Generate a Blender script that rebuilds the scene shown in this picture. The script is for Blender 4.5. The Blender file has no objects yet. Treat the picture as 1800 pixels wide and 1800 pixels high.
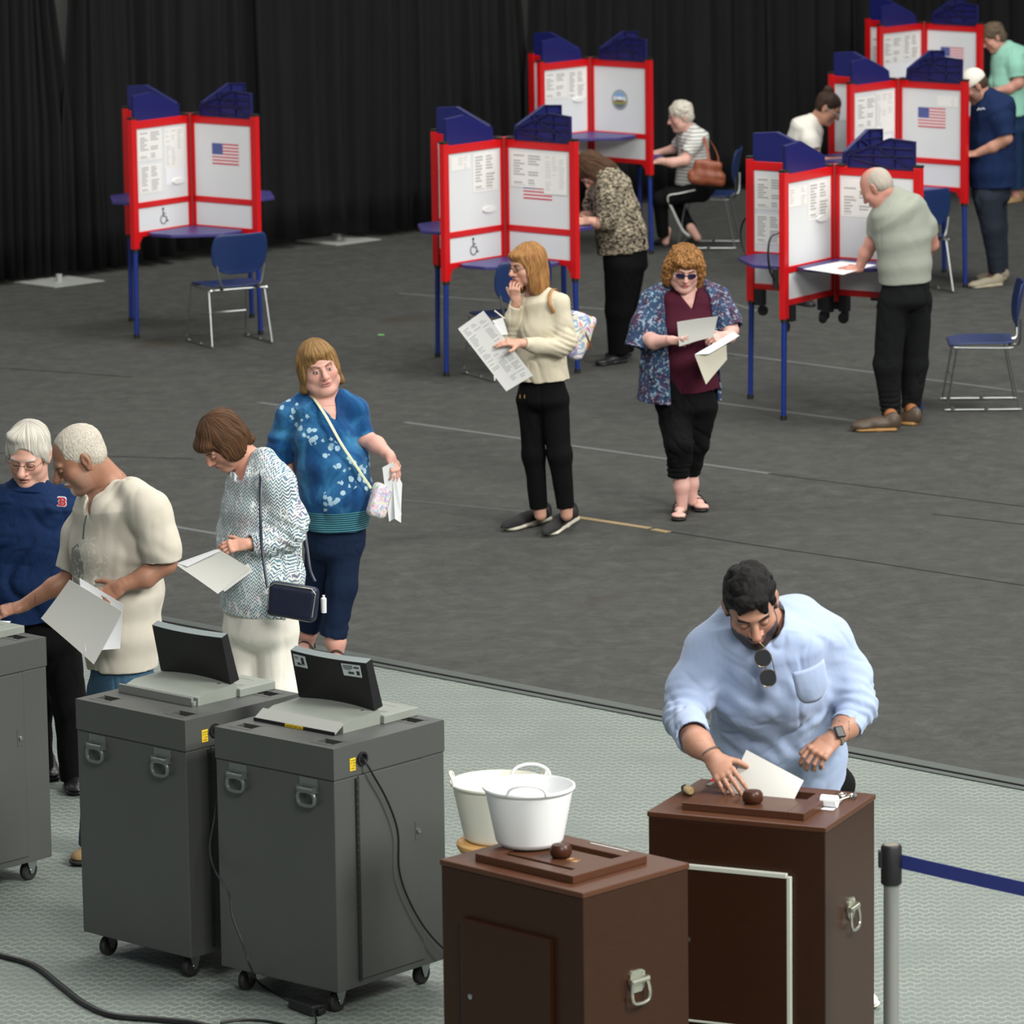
import bpy, bmesh, math, random
import numpy as np
import openvdb as vdb
from mathutils import Vector, Matrix
random.seed(5)
scn = bpy.context.scene
COL = scn.collection
# ------------------------------------------------------------------ camera
CAM_F, CAM_H = 8200., 4.9
CAM_T, CAM_R = math.atan(1500/8200.), -0.0135
def _rx(a): c, s = math.cos(a), math.sin(a); return np.array([[1,0,0],[0,c,-s],[0,s,c]])
def _rz(a): c, s = math.cos(a), math.sin(a); return np.array([[c,-s,0],[s,c,0],[0,0,1]])
CAM_M = _rx(math.pi/2-CAM_T) @ _rz(CAM_R)
CAM_C = np.array([0, 0, CAM_H])
def ray(px, py): return CAM_M @ np.array([(px-900)/CAM_F, (900-py)/CAM_F, -1.])
def G(px, py, z=0.):
    d = ray(px, py); return CAM_C + d*((z-CAM_H)/d[2])
def P(px, py, Y):
    d = ray(px, py); return CAM_C + d*(Y/d[1])
cd = bpy.data.cameras.new('camera'); cam = bpy.data.objects.new('camera', cd); COL.objects.link(cam)
cam.matrix_world = Matrix.Translation((0, 0, CAM_H)) @ Matrix([list(r) for r in CAM_M]).to_4x4()
cd.sensor_width = 36; cd.lens = CAM_F/1800*36; cd.clip_end = 200
cd.dof.use_dof = True; cd.dof.focus_distance = 19.5; cd.dof.aperture_fstop = 7.1
scn.camera = cam
# ------------------------------------------------------------------ light and exposure
scn.view_settings.view_transform = 'Standard'; scn.view_settings.look = 'None'
scn.view_settings.gamma = 1; scn.view_settings.exposure = 0.0
scn.view_settings.use_curve_mapping = False
w = bpy.data.worlds.new('arena_air'); scn.world = w; w.use_nodes = True
w.node_tree.nodes['Background'].inputs[0].default_value = (0.90, 0.97, 1.0, 1)
w.node_tree.nodes['Background'].inputs[1].default_value = 0.24
def area(name, loc, target, size, power, col=(1, 1, 1)):
    l = bpy.data.lights.new(name, 'AREA'); l.shape = 'RECTANGLE'; l.size, l.size_y = size; l.energy = power; l.color = col
    o = bpy.data.objects.new(name, l); COL.objects.link(o); o.location = loc
    o.rotation_euler = (Vector(target)-Vector(loc)).to_track_quat('-Z', 'Y').to_euler()
for i, (x, y, z, tx, ty, s, p) in enumerate([
    (9, 12, 9.5, 0.5, 19, (4, 4), 2500), (0, 22, 13, 0, 24, (6, 6), 950), (10, 28, 11, 1, 32, (6, 6), 1300),
    (-9, 26, 12, 0, 30, (5, 5), 600), (2, 36, 13, 1, 37, (6, 6), 900), (3, 4, 10, 0, 24, (5, 4), 1500)]):
    area('ceiling_light', (x, y, z), (tx, ty, 0), s, p, (1.0, 0.975, 0.93))
# ------------------------------------------------------------------ materials
def S(r, g, b):
    f = lambda c: (c/255/12.92 if c/255 <= .04045 else ((c/255+.055)/1.055)**2.4)
    return (f(r), f(g), f(b), 1)
class NT:
    def __init__(s, name):
        s.m = bpy.data.materials.new(name); s.m.use_nodes = True; s.t = s.m.node_tree; s.b = s.t.nodes['Principled BSDF']
    def n(s, kind, **kw):
        nd = s.t.nodes.new(kind)
        for k, v in kw.items():
            if k.startswith('_'): setattr(nd, k[1:], v)
            else:
                key = int(k[1:]) if k[0] == 'i' and k[1:].isdigit() else k.replace('9', ' ')
                if hasattr(v, 'is_output') or isinstance(v, bpy.types.NodeSocket): s.t.links.new(v, nd.inputs[key])
                else: nd.inputs[key].default_value = v
        return nd
    def l(s, a, b): s.t.links.new(a, b)
    def co(s, scale=(1, 1, 1), rot=(0, 0, 0), kind='Object', loc=(0, 0, 0)):
        c = s.n('ShaderNodeTexCoord'); m = s.n('ShaderNodeMapping'); s.l(c.outputs[kind], m.inputs[0])
        m.inputs['Scale'].default_value = scale; m.inputs['Rotation'].default_value = rot; m.inputs['Location'].default_value = loc
        return m.outputs[0]
    def noise(s, vec, scale, detail=3, rough=.5, dist=0):
        return s.n('ShaderNodeTexNoise', Vector=vec, Scale=scale, Detail=detail, Roughness=rough, Distortion=dist).outputs['Fac']
    def ramp(s, fac, stops, interp='LINEAR'):
        r = s.n('ShaderNodeValToRGB', Fac=fac); e = r.color_ramp.elements; r.color_ramp.interpolation = interp
        while len(e) < len(stops): e.new(.5)
        for k, (p, c) in enumerate(stops): e[k].position = p; e[k].color = c if len(c) == 4 else (*c, 1)
        return r.outputs[0]
    def math(s, op, a, b=0., c=0.):
        return s.n('ShaderNodeMath', _operation=op, i0=a, i1=b, i2=c).outputs[0]
    def mix(s, f, a, b, mode='MIX'):
        m = s.n('ShaderNodeMix', _data_type='RGBA', _blend_type=mode)
        for k, v in ((0, f), (6, a), (7, b)):
            if isinstance(v, bpy.types.NodeSocket): s.l(v, m.inputs[k])
            else: m.inputs[k].default_value = v
        return m.outputs[2]
    def bump(s, h, strength=.3, dist=.01):
        b = s.n('ShaderNodeBump', Height=h, Strength=strength, Distance=dist); s.l(b.outputs[0], s.b.inputs['Normal'])
    def set(s, col=None, rough=None, metal=None, spec=None, sheen=None):
        for k, v in (('Base Color', col), ('Roughness', rough), ('Metallic', metal), ('Specular IOR Level', spec), ('Sheen Weight', sheen)):
            if v is None: continue
            if isinstance(v, bpy.types.NodeSocket): s.l(v, s.b.inputs[k])
            else: s.b.inputs[k].default_value = v
        return s.m
M_CACHE = {}
def plain(name, c, rough=.5, metal=0., var=.0, bump=0., scale=30., spec=None, sheen=None):
    if name in M_CACHE: return M_CACHE[name]
    t = NT(name); col = S(*c)
    if var or bump:
        f = t.noise(t.co(), scale, 4)
        if var: col = t.mix(f, tuple(x*(1-var) for x in col[:3])+(1,), tuple(min(1, x*(1+var)) for x in col[:3])+(1,))
        if bump: t.bump(f, bump)
    M_CACHE[name] = t.set(col, rough, metal, spec, sheen); return M_CACHE[name]
# ------------------------------------------------------------------ object helpers
def thing(name, label, cat, loc=(0, 0, 0), rotz=0., group=None):
    o = bpy.data.objects.new(name, None); COL.objects.link(o); o.empty_display_size = .1
    o.location = tuple(float(v) for v in loc); o.rotation_euler = (0, 0, rotz)
    o['label'] = label; o['category'] = cat
    if group: o['group'] = group
    return o
def tag(o, label, cat, group=None, kind=None):
    if label: o['label'] = label
    if cat: o['category'] = cat
    if group: o['group'] = group
    if kind: o['kind'] = kind
    return o
def mesh_obj(name, verts, faces, mats, parent=None, smooth=False, loc=None, mi=None):
    me = bpy.data.meshes.new(name)
    me.from_pydata([tuple(map(float, v)) for v in verts], [], [tuple(map(int, f)) for f in faces]); me.update()
    o = bpy.data.objects.new(name, me); COL.objects.link(o)
    for m in (mats if isinstance(mats, (list, tuple)) else [mats]): me.materials.append(m)
    if mi is not None: me.polygons.foreach_set('material_index', mi)
    if smooth: me.polygons.foreach_set('use_smooth', [True]*len(me.polygons))
    if parent: o.parent = parent
    if loc is not None: o.location = loc
    return o
class MB:
    def __init__(s): s.v = []; s.f = []; s.mi = []
    def add(s, vs, fs, mi=0):
        n = len(s.v); s.v += [tuple(map(float, v)) for v in vs]; s.f += [tuple(i+n for i in f) for f in fs]; s.mi += [mi]*len(fs); return s
    def box(s, x0, y0, z0, x1, y1, z1, M=None, mi=0):
        vs = [Vector((x, y, z)) for z in (z0, z1) for y in (y0, y1) for x in (x0, x1)]
        if M is not None: vs = [M @ v for v in vs]
        return s.add(vs, [(0,2,3,1),(4,5,7,6),(0,1,5,4),(2,6,7,3),(0,4,6,2),(1,3,7,5)], mi)
    def prism(s, poly, z0, z1, M=None, mi=0):
        n = len(poly); vs = [Vector((x, y, z)) for z in (z0, z1) for x, y in poly]
        if M is not None: vs = [M @ v for v in vs]
        return s.add(vs, [tuple(range(n))[::-1], tuple(range(n, 2*n))]+[(i, (i+1) % n, n+(i+1) % n, n+i) for i in range(n)], mi)
    def tube(s, pts, r, n=10, closed=False, mi=0, cap=True, flat=1.):
        pts = [Vector(p) for p in pts]; rings = []; m = len(pts)
        rs = r if isinstance(r, (list, tuple)) else [r]*m
        up = None
        for i, p in enumerate(pts):
            a = pts[(i-1) % m] if (closed or i) else p; b = pts[(i+1) % m] if (closed or i < m-1) else p
            t = (b-a).normalized()
            if up is None: up = Vector((0, 0, 1)) if abs(t.z) < .9 else Vector((1, 0, 0))
            sd = t.cross(up).normalized(); up = sd.cross(t).normalized()
            rings.append([p+sd*math.cos(k*2*math.pi/n)*rs[i]+up*math.sin(k*2*math.pi/n)*rs[i]*flat for k in range(n)])
        vs = [v for rg in rings for v in rg]; fs = []
        for i in range(m if closed else m-1):
            j = (i+1) % m
            fs += [(i*n+k, i*n+(k+1) % n, j*n+(k+1) % n, j*n+k) for k in range(n)]
        if not closed and cap: fs += [tuple(range(n))[::-1], tuple(range((m-1)*n, m*n))]
        return s.add(vs, fs, mi)
    def lathe(s, prof, n=32, c=(0, 0, 0), M=None, mi=0, closed=False):
        vs = [Vector((r*math.cos(2*math.pi*k/n), r*math.sin(2*math.pi*k/n), z)) for r, z in prof for k in range(n)]
        vs = [(M @ v if M is not None else v)+Vector(c) for v in vs]; m = len(prof); fs = []
        for i in range(m if closed else m-1):
            j = (i+1) % m
            fs += [(i*n+k, i*n+(k+1) % n, j*n+(k+1) % n, j*n+k) for k in range(n)]
        if not closed:
            if prof[0][0] > 1e-6: fs.append(tuple(range(n))[::-1])
            if prof[-1][0] > 1e-6: fs.append(tuple(range((m-1)*n, m*n)))
        return s.add(vs, fs, mi)
    def build(s, name, mats, parent=None, smooth=False, bevel=0., loc=None, auto=None):
        o = mesh_obj(name, s.v, s.f, mats, parent, smooth, loc, s.mi)
        bm = bmesh.new(); bm.from_mesh(o.data); bmesh.ops.recalc_face_normals(bm, faces=bm.faces)
        bm.to_mesh(o.data); bm.free()
        if bevel:
            b = o.modifiers.new('bevel', 'BEVEL'); b.width = bevel; b.segments = 2; b.limit_method = 'ANGLE'; b.angle_limit = .6
        if smooth and auto is None:
            try:
                o.data.polygons.foreach_set('use_smooth', [True]*len(o.data.polygons))
                bm = bmesh.new(); bm.from_mesh(o.data)
                for e in bm.edges:
                    if len(e.link_faces) == 2 and e.calc_face_angle(0) > .7: e.smooth = False
                bm.to_mesh(o.data); bm.free()
            except Exception: pass
        return o
def copy_tree(o, parent=None):
    c = o.copy(); COL.objects.link(c)
    if parent is not None: c.parent = parent
    for ch in [x for x in COL.objects if x.parent == o]: copy_tree(ch, c)
    return c
def arc(c, r, a0, a1, n, ax=(1, 0, 0), ay=(0, 0, 1), ry=None):
    c, ax, ay = Vector(c), Vector(ax), Vector(ay); ry = r if ry is None else ry
    return [c+ax*r*math.cos(a0+(a1-a0)*i/n)+ay*ry*math.sin(a0+(a1-a0)*i/n) for i in range(n+1)]
def smooth_path(pts, k=8):
    pts = [Vector(p) for p in pts]; out = []
    for i in range(len(pts)-1):
        p0, p1, p2, p3 = pts[max(i-1, 0)], pts[i], pts[i+1], pts[min(i+2, len(pts)-1)]
        for j in range(k):
            t = j/k
            out.append(.5*((2*p1)+(p2-p0)*t+(2*p0-5*p1+4*p2-p3)*t*t+(3*p1-p0-3*p2+p3)*t**3))
    return out+[pts[-1]]
def text_obj(body, size, mat, parent, M, name='lettering', extrude=.0004, align='LEFT', spacing=1.):
    cu = bpy.data.curves.new(name, 'FONT'); cu.body = body; cu.size = size; cu.extrude = extrude; cu.align_x = align; cu.space_line = spacing
    tmp = bpy.data.objects.new(name, cu); COL.objects.link(tmp)
    dg = bpy.context.evaluated_depsgraph_get(); me = bpy.data.meshes.new_from_object(tmp.evaluated_get(dg))
    bpy.data.objects.remove(tmp); me.transform(M); me.materials.clear(); me.materials.append(mat)
    o = bpy.data.objects.new(name, me); COL.objects.link(o); o.parent = parent; return o
# ------------------------------------------------------------------ floor
def carpet_mat():
    t = NT('charcoal_carpet'); v = t.co()
    big = t.noise(v, .45, 4, .6); cr = t.noise(t.co((1.3, 1., 1), (0, 0, -.3)), 5.5, 8, .72, .3); fine = t.noise(v, 300, 2); med = t.noise(v, 34, 5, .75)
    crease = t.n('ShaderNodeTexNoise', Vector=t.co((.8, 1.7, 1), (0, 0, .6)), Scale=1.9, Detail=5., Roughness=.6, Distortion=1.0, ).outputs['Fac']
    line = t.math('ABSOLUTE', t.math('SUBTRACT', crease, .5)); ln = t.ramp(line, [(0., (1, 1, 1)), (.022, (0, 0, 0))])
    c = t.ramp(cr, [(.34, S(44, 44, 44)), (.5, S(62, 63, 61)), (.66, S(80, 81, 78))])
    c = t.mix(t.math('MULTIPLY', t.ramp(big, [(.35, (0, 0, 0)), (.7, (1, 1, 1))]), .5), c, S(70, 71, 69), 'MIX')
    c = t.mix(t.math('MULTIPLY', med, .5), c, S(48, 48, 47)); c = t.mix(t.math('MULTIPLY', ln, .45), c, S(40, 40, 40))
    c = t.mix(t.math('MULTIPLY', fine, .45), c, S(96, 97, 93))
    st = t.noise(v, .9, 2); c = t.mix(t.ramp(st, [(.68, (0, 0, 0)), (.76, (.5, .5, .5))]), c, S(58, 51, 42))
    t.bump(t.math('ADD', t.math('MULTIPLY', cr, 1.), t.math('ADD', t.math('MULTIPLY', ln, -.25), t.math('MULTIPLY', med, .5))), .3, .04)
    return t.set(c, .95, spec=.12)
def rubber_mat():
    t = NT('grey_green_patterned_rubber')
    v = t.co((1, 1, 1), (0, 0, math.radians(4))); sp = t.n('ShaderNodeSeparateXYZ', Vector=v)
    x, y = sp.outputs[0], sp.outputs[1]; px_, py_ = .050, .062
    sx = t.math('SINE', t.math('MULTIPLY', x, 2*math.pi/px_)); yy = t.math('ADD', t.math('MULTIPLY', y, 1/py_), t.math('MULTIPLY', sx, .20))
    row = t.math('FRACT', yy); off = t.math('MULTIPLY', t.math('FLOOR', yy), .5)
    xx = t.math('FRACT', t.math('ADD', t.math('MULTIPLY', x, 1/px_), off))
    e1 = t.math('LESS_THAN', row, .24); e2 = t.math('LESS_THAN', xx, .10); line = t.math('MAXIMUM', e1, t.math('MULTIPLY', e2, .6))
    line = t.math('MULTIPLY', line, t.ramp(t.noise(t.co(), 3, 3, .6), [(.3, (.35, .35, .35)), (.6, (1, 1, 1))]))
    n1 = t.noise(t.co(), 1.3, 3); n2 = t.noise(t.co(), .55, 4, .6)
    base = t.mix(n1, S(94, 105, 101), S(112, 121, 115)); base = t.mix(t.ramp(n2, [(.4, (0, 0, 0)), (.65, (1, 1, 1))]), base, S(104, 113, 110))
    dark = t.mix(n2, S(150, 155, 142), S(168, 172, 156))
    spots = t.noise(t.co(), 9, 4, .7); base = t.mix(t.ramp(spots, [(.72, (0, 0, 0)), (.8, (.5, .5, .5))]), base, S(150, 150, 138))
    c = t.mix(t.math('MULTIPLY', line, .55), base, dark); t.bump(line, .3, .003)
    return t.set(c, .5, spec=.4)
e0, e1 = G(650, 1165), G(1800, 1385)             # carpet edge on the rubber floor
ed = (e1-e0)/np.linalg.norm(e1-e0); en = np.array([-ed[1], ed[0], 0])   # en points to the far side
if en[1] < 0: en = -en
A, B = e0-ed*14, e0+ed*16
mb = MB(); mb.prism([tuple((A+en*0.)[:2]), tuple((B)[:2]), tuple((B+en*34)[:2]), tuple((A+en*34)[:2])], .0005, 0.004)
carp = tag(mb.build('floor_carpet', carpet_mat()), 'charcoal carpet covering the far part of the arena floor', None, kind='structure'); carp.name = 'floor_2'
mb = MB(); mb.prism([(-16, 2), (16, 2), (16, 50), (-16, 50)], -.08, 0)
fl = tag(mb.build('floor', rubber_mat()), 'grey green patterned rubber floor in front of the carpet', None, kind='structure')
# dark rubber trim along the carpet edge and the seams and tape strips on the carpet
M_trim = plain('dark_rubber_trim', (70, 77, 73), .5, bump=.1); M_blk = plain('black_rubber', (20, 20, 21), .55)
mb = MB()
for o_, w_, h_ in ((-.045, .05, .006), (.0, .012, .012), (.022, .08, .008)):
    a, b = A+en*o_, B+en*o_; c_, d_ = B+en*(o_+w_), A+en*(o_+w_)
    mb.prism([tuple(a[:2]), tuple(b[:2]), tuple(c_[:2]), tuple(d_[:2])], 0, h_, mi=0 if o_ else 1)
tag(mb.build('trim_1', [M_trim, M_blk]), None, None, kind='structure')
def strip(p0, p1, w_, mat, name, label, cat, wob=0.):
    a, b = G(*p0), G(*p1); d = (b-a)/np.linalg.norm(b-a); nn = np.array([-d[1], d[0], 0]); L = np.linalg.norm(b-a); n = max(2, int(L/.25)); vs = []; 
    for i in range(n+1):
        c_ = a+d*L*i/n+nn*wob*random.uniform(-1, 1); ww = w_*(1+.15*random.uniform(-1, 1))
        vs += [c_+nn*ww/2+np.array([0, 0, .0042]), c_-nn*ww/2+np.array([0, 0, .0042]), c_-nn*ww/2+np.array([0, 0, .007]), c_+nn*ww/2+np.array([0, 0, .007])]
    fs = [(0, 3, 2, 1)]+[(4*i+k, 4*i+(k+1) % 4, 4*i+4+(k+1) % 4, 4*i+4+k) for i in range(n) for k in range(4)]+[(4*n, 4*n+1, 4*n+2, 4*n+3)]
    return tag(mesh_obj(name, vs, fs, mat), label, cat)
M_tape = plain('worn_grey_tape', (88, 92, 90), .7, var=.25, scale=6); M_seam = plain('carpet_seam_edge', (34, 34, 34), .9, var=.2); M_tan = plain('tan_wood_strip', (150, 130, 92), .6, var=.25, scale=9)
strip((712, 744), (1352, 834), .05, M_tape, 'floor_tape', 'long grey tape strip behind the woman in cream and woman in floral robe', 'tape')
strip((285, 924), (385, 941), .05, M_tape, 'floor_tape', 'short grey tape strip between man in beige tee and woman in herringbone blouse', 'tape')
strip((1250, 708), (1530, 745), .045, M_tape, 'floor_tape', 'grey tape strip at the feet of the man in duck boots', 'tape')
strip((1270, 622), (1810, 692), .05, M_tape, 'floor_tape', 'grey tape strip crossing under the right front voting booth', 'tape')
strip((455, 709), (490, 714), .05, M_tape, 'floor_tape', 'tiny grey tape piece beside the woman in the blue top', 'tape')
strip((700, 517), (1075, 546), .05, M_tape, 'floor_tape', 'faint grey tape strip below the centre voting booth', 'tape')
strip((1240, 520), (1330, 548), .05, M_tape, 'floor_tape', 'faint grey tape piece between the curly haired woman and right booth', 'tape')
strip((1640, 905), (1815, 925), .012, M_seam, 'carpet_seam', 'thin seam at the far right edge of the carpet', 'seam')
strip((1040, 884), (1170, 928), .0, M_seam, 'carpet_seam', 'x', 'seam') if 0 else None
strip((700, 880), (960, 905), .014, M_tape, 'carpet_seam', 'carpet seam left of the woman in black slip-on shoes', 'seam')
strip((1180, 937), (1810, 1032), .016, M_seam, 'carpet_seam', 'dark carpet seam running right from the woman in sandals', 'seam', .006)
strip((1010, 910), (1142, 930), .05, M_tan, 'wood_strip', 'tan strip exposed in the carpet seam behind the black slip-on shoes', 'strip')
strip((1148, 932), (1175, 937), .045, M_tan, 'wood_strip', 'short tan strip piece near the sandalled feet', 'strip')
strip((1350, 834), (1810, 893), .014, M_seam, 'carpet_seam', 'dark carpet seam continuing right from the long grey tape', 'seam', .004)
strip((0, 798), (340, 808), .012, M_seam, 'carpet_seam', 'faint carpet seam behind the white-haired men', 'seam', .004)
strip((0, 648), (230, 664), .012, M_seam, 'carpet_seam', 'faint carpet seam left below the wheelchair booth', 'seam', .004)
g_ = G(670, 590); mb = MB(); mb.box(-.022, -.02, .005, .022, .02, .0075); tag(mb.build('green_sticker', plain('green_dot', (120, 200, 110), .5), loc=g_), 'small green scrap lying on the carpet between booths', 'scrap')
# ------------------------------------------------------------------ black drape
def drape_mat():
    t = NT('black_drape'); n = t.noise(t.co((1, 1, .15)), 9, 3)
    return t.set(t.mix(n, S(12, 12, 13), S(24, 24, 25)), .85, spec=.2)
MD = drape_mat()
c0, c1 = G(0, 503), G(1280, 339); cdn = (c1-c0)/np.linalg.norm(c1-c0); cn = np.array([cdn[1], -cdn[0], 0])
def drape(s0, s1, seed, label, gap=(0., 0.), z0=.07, z1=5.6):
    rnd = random.Random(seed); L = s1-s0; n = int(L/.022); ph = 0; prof = []
    s_ = 0; k = 0
    for i in range(n+1):
        u = L*i/n; ph += .022/(.11+.05*math.sin(u*1.7+seed)+.03*math.sin(u*5.1+seed*2))*math.pi
        prof.append((u, .055*math.sin(ph)+.03*math.sin(ph*.37+seed)+.015*math.sin(ph*2.3)))
    zs = [z0, .4, 1.25, 2.4, 4, z1]; vs = []
    for zi, z in enumerate(zs):
        for (u, a) in prof:
            amp = 1.25-.12*zi; wv = .02*math.sin(u*3+z*1.3)
            ov = (gap[0] if u < L*.5 else gap[1])*max(0, z-1.25)*(1 if u < L*.5 else -1)*max(0, 1-min(u, L-u)/.4); p = c0+cdn*(s0+u+ov)+cn*(a*amp+wv); vs.append((p[0], p[1], z+(0.03*math.sin(u*2.1+seed) if zi == 0 else 0)))
    m = len(prof); fs = [(j*m+i, j*m+i+1, (j+1)*m+i+1, (j+1)*m+i) for j in range(len(zs)-1) for i in range(m-1)]
    o = mesh_obj('drape', vs, fs, MD, smooth=True); so = o.modifiers.new('s', 'SOLIDIFY'); so.thickness = .006
    return tag(o, label, 'curtain', 'black pipe and drape panels')
def s_of(px, py=200):      # distance along the drape line under a picture column
    d = ray(px, py); k = ((c0-CAM_C) @ cn)/(d @ cn); q = CAM_C+d*k; return float((q-c0) @ cdn)
xs = [-60, 111, 452, 924, 1345, 1500, 1870]
labs = ['leftmost black drape panel, left of the light gap', 'black drape panel behind the left voting booth', 'black drape panel between the left and centre voting booths',
        'black drape panel behind the seated white-haired woman', 'narrow black drape panel left of the bun-haired woman', 'rightmost black drape panel behind the rear right booth']
for i in range(6):
    drape(s_of(xs[i])-(.05 if i else 1.2), s_of(xs[i+1])+(.05 if i < 5 else 11.), i*3+1, labs[i], (.12 if i in (1, 3) else 0, .12 if i in (0, 2) else 0))
wl = MB(); wp = [c0-cdn*8-cn*1.6, c0+cdn*28-cn*1.6]; wl.prism([tuple(wp[0][:2]), tuple(wp[1][:2]), tuple((wp[1]-cn*.2)[:2]), tuple((wp[0]-cn*.2)[:2])], 0, 12)
tag(wl.build('wall_back', plain('pale_arena_wall', (150, 150, 146), .8)), None, None, kind='structure')
M_steel = plain('pale_painted_steel', (176, 180, 174), .45, .3)
for (px, py, hp, sz, lab) in ((104, 497, 5.4, .26, 'pale steel square base and upright in the drape gap at left'), (595, 424, 5.4, .26, 'pale steel drape base plate between the left and centre booths'), (922, 398, 5.4, .2, 'steel drape upright behind the centre booths')):
    g_ = G(px, py); t_ = thing('drape_stand', lab, 'stand', g_, math.radians(45))
    mb = MB(); mb.box(-sz, -sz, .005, sz, sz, .014); mb.build('base_plate', M_steel, t_, bevel=.003)
    ds = float((g_-c0) @ cn)+.13; off = Matrix.Rotation(-math.radians(45), 3, 'Z') @ Vector(tuple(-cn*ds)); mb = MB(); mb.tube([(0, 0, .014), (0, 0, .07)], .026, 12); mb.build('socket', M_steel, t_, True)
    mb = MB(); mb.tube([(off.x, off.y, .05), (off.x, off.y, hp)], .021, 12); mb.build('upright', M_steel, t_, True)
g_ = G(1292, 316); mb = MB()
mb.lathe([(0, 0), (.28, .01), (.3, .06), (.22, .12), (.1, .14), (0, .14)], 24)
o = mb.build('cloth_bundle', MD, smooth=True, loc=g_); o.scale = (1.1, .7, 1); tag(o, 'black cloth bundle on the floor against the drape, right of the brown-bag woman', 'cloth')
# ------------------------------------------------------------------ voting booths
M_red = plain('red_enamel', (196, 14, 20), .35, spec=.5); M_purple = plain('purple_blue_laminate', (56, 52, 112), .4, var=.08)
M_leg = plain('blue_leg_enamel', (20, 44, 118), .35); M_vis = plain('navy_plastic', (24, 28, 92), .38, spec=.5); M_visr = plain('navy_plastic_rib', (16, 19, 66), .4)
M_cap = plain('black_cap', (22, 22, 24), .5); M_hinge = plain('pinkish_hinge', (176, 92, 90), .4, .5)
def board_mat():
    t = NT('white_translucent_board'); n = t.noise(t.co((1, 1, 1)), 2, 2); w_ = t.n('ShaderNodeTexWave', Vector=t.co((1, 1, 1)), Scale=60.)
    c = t.mix(n, S(206, 210, 212), S(218, 221, 221)); t.bump(w_.outputs['Fac'], .03, .002)
    return t.set(c, .45, spec=.4)
M_board = board_mat()
def print_mat(seed, rows=60, dark=(120, 122, 124), amt=.55, name='printed_sheet', base=(226, 226, 222), cols=3):
    t = NT(name); c = t.n('ShaderNodeTexCoord'); sp = t.n('ShaderNodeSeparateXYZ', Vector=c.outputs['UV']); u, v = sp.outputs[0], sp.outputs[1]
    vr = t.math('MULTIPLY', v, float(rows)); line = t.math('GREATER_THAN', t.math('FRACT', vr), .42); rid = t.math('FLOOR', vr)
    uc = t.math('MULTIPLY', t.math('SUBTRACT', u, .06), cols/.88); cf = t.math('FRACT', uc); cid = t.math('FLOOR', uc)
    wn = lambda a, b, k: t.n('ShaderNodeTexWhiteNoise', _noise_dimensions='3D', Vector=t.n('ShaderNodeCombineXYZ', X=a, Y=b, Z=float(seed)+k).outputs[0]).outputs['Value']
    ln = t.math('LESS_THAN', cf, t.math('ADD', .45, t.math('MULTIPLY', wn(rid, cid, .3), .48))); on = t.math('GREATER_THAN', wn(rid, cid, 1.7), .22)
    gp = t.math('GREATER_THAN', wn(rid, t.math('FLOOR', t.math('MULTIPLY', u, 40.)), 3.1), .25); bl = t.math('GREATER_THAN', wn(t.math('FLOOR', t.math('MULTIPLY', v, rows/7.)), cid, 5.2), .15)
    m_ = line
    for k in (ln, on, bl, t.math('GREATER_THAN', cf, .06), t.math('GREATER_THAN', u, .06), t.math('LESS_THAN', u, .94), t.math('GREATER_THAN', v, .06), t.math('LESS_THAN', v, .95)): m_ = t.math('MULTIPLY', m_, k)
    return t.set(t.mix(t.math('MULTIPLY', m_, amt), S(*base), S(*dark)), .7)
PM = [print_mat(i, 13, (84, 86, 90), .55, cols=2) for i in range(3)]; M_paper = plain('white_paper', (226, 228, 230), .7)
M_ink = plain('black_print', (40, 42, 44), .6); M_fred = plain('flag_red', (190, 66, 74), .6); M_fblue = plain('flag_blue', (62, 76, 140), .6); M_fwh = plain('flag_white', (222, 222, 224), .6)
def uvquad(name, pts, mat, parent, thick=.0008):
    """flat sheet: pts = bottom-left, bottom-right, top-right, top-left"""
    a, b, c, d = [Vector(p) for p in pts]; n_ = (b-a).cross(d-a).normalized()*thick
    vs = [a, b, c, d, a+n_, b+n_, c+n_, d+n_]; fs = [(3, 2, 1, 0), (4, 5, 6, 7), (0, 1, 5, 4), (1, 2, 6, 5), (2, 3, 7, 6), (3, 0, 4, 7)]
    o = mesh_obj(name, vs, fs, mat, parent); uv = o.data.uv_layers.new(name='UVMap'); uvv = [(0, 0), (1, 0), (1, 1), (0, 1)]
    for lp in o.data.loops: uv.data[lp.index].uv = uvv[lp.vertex_index % 4]
    return o
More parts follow.
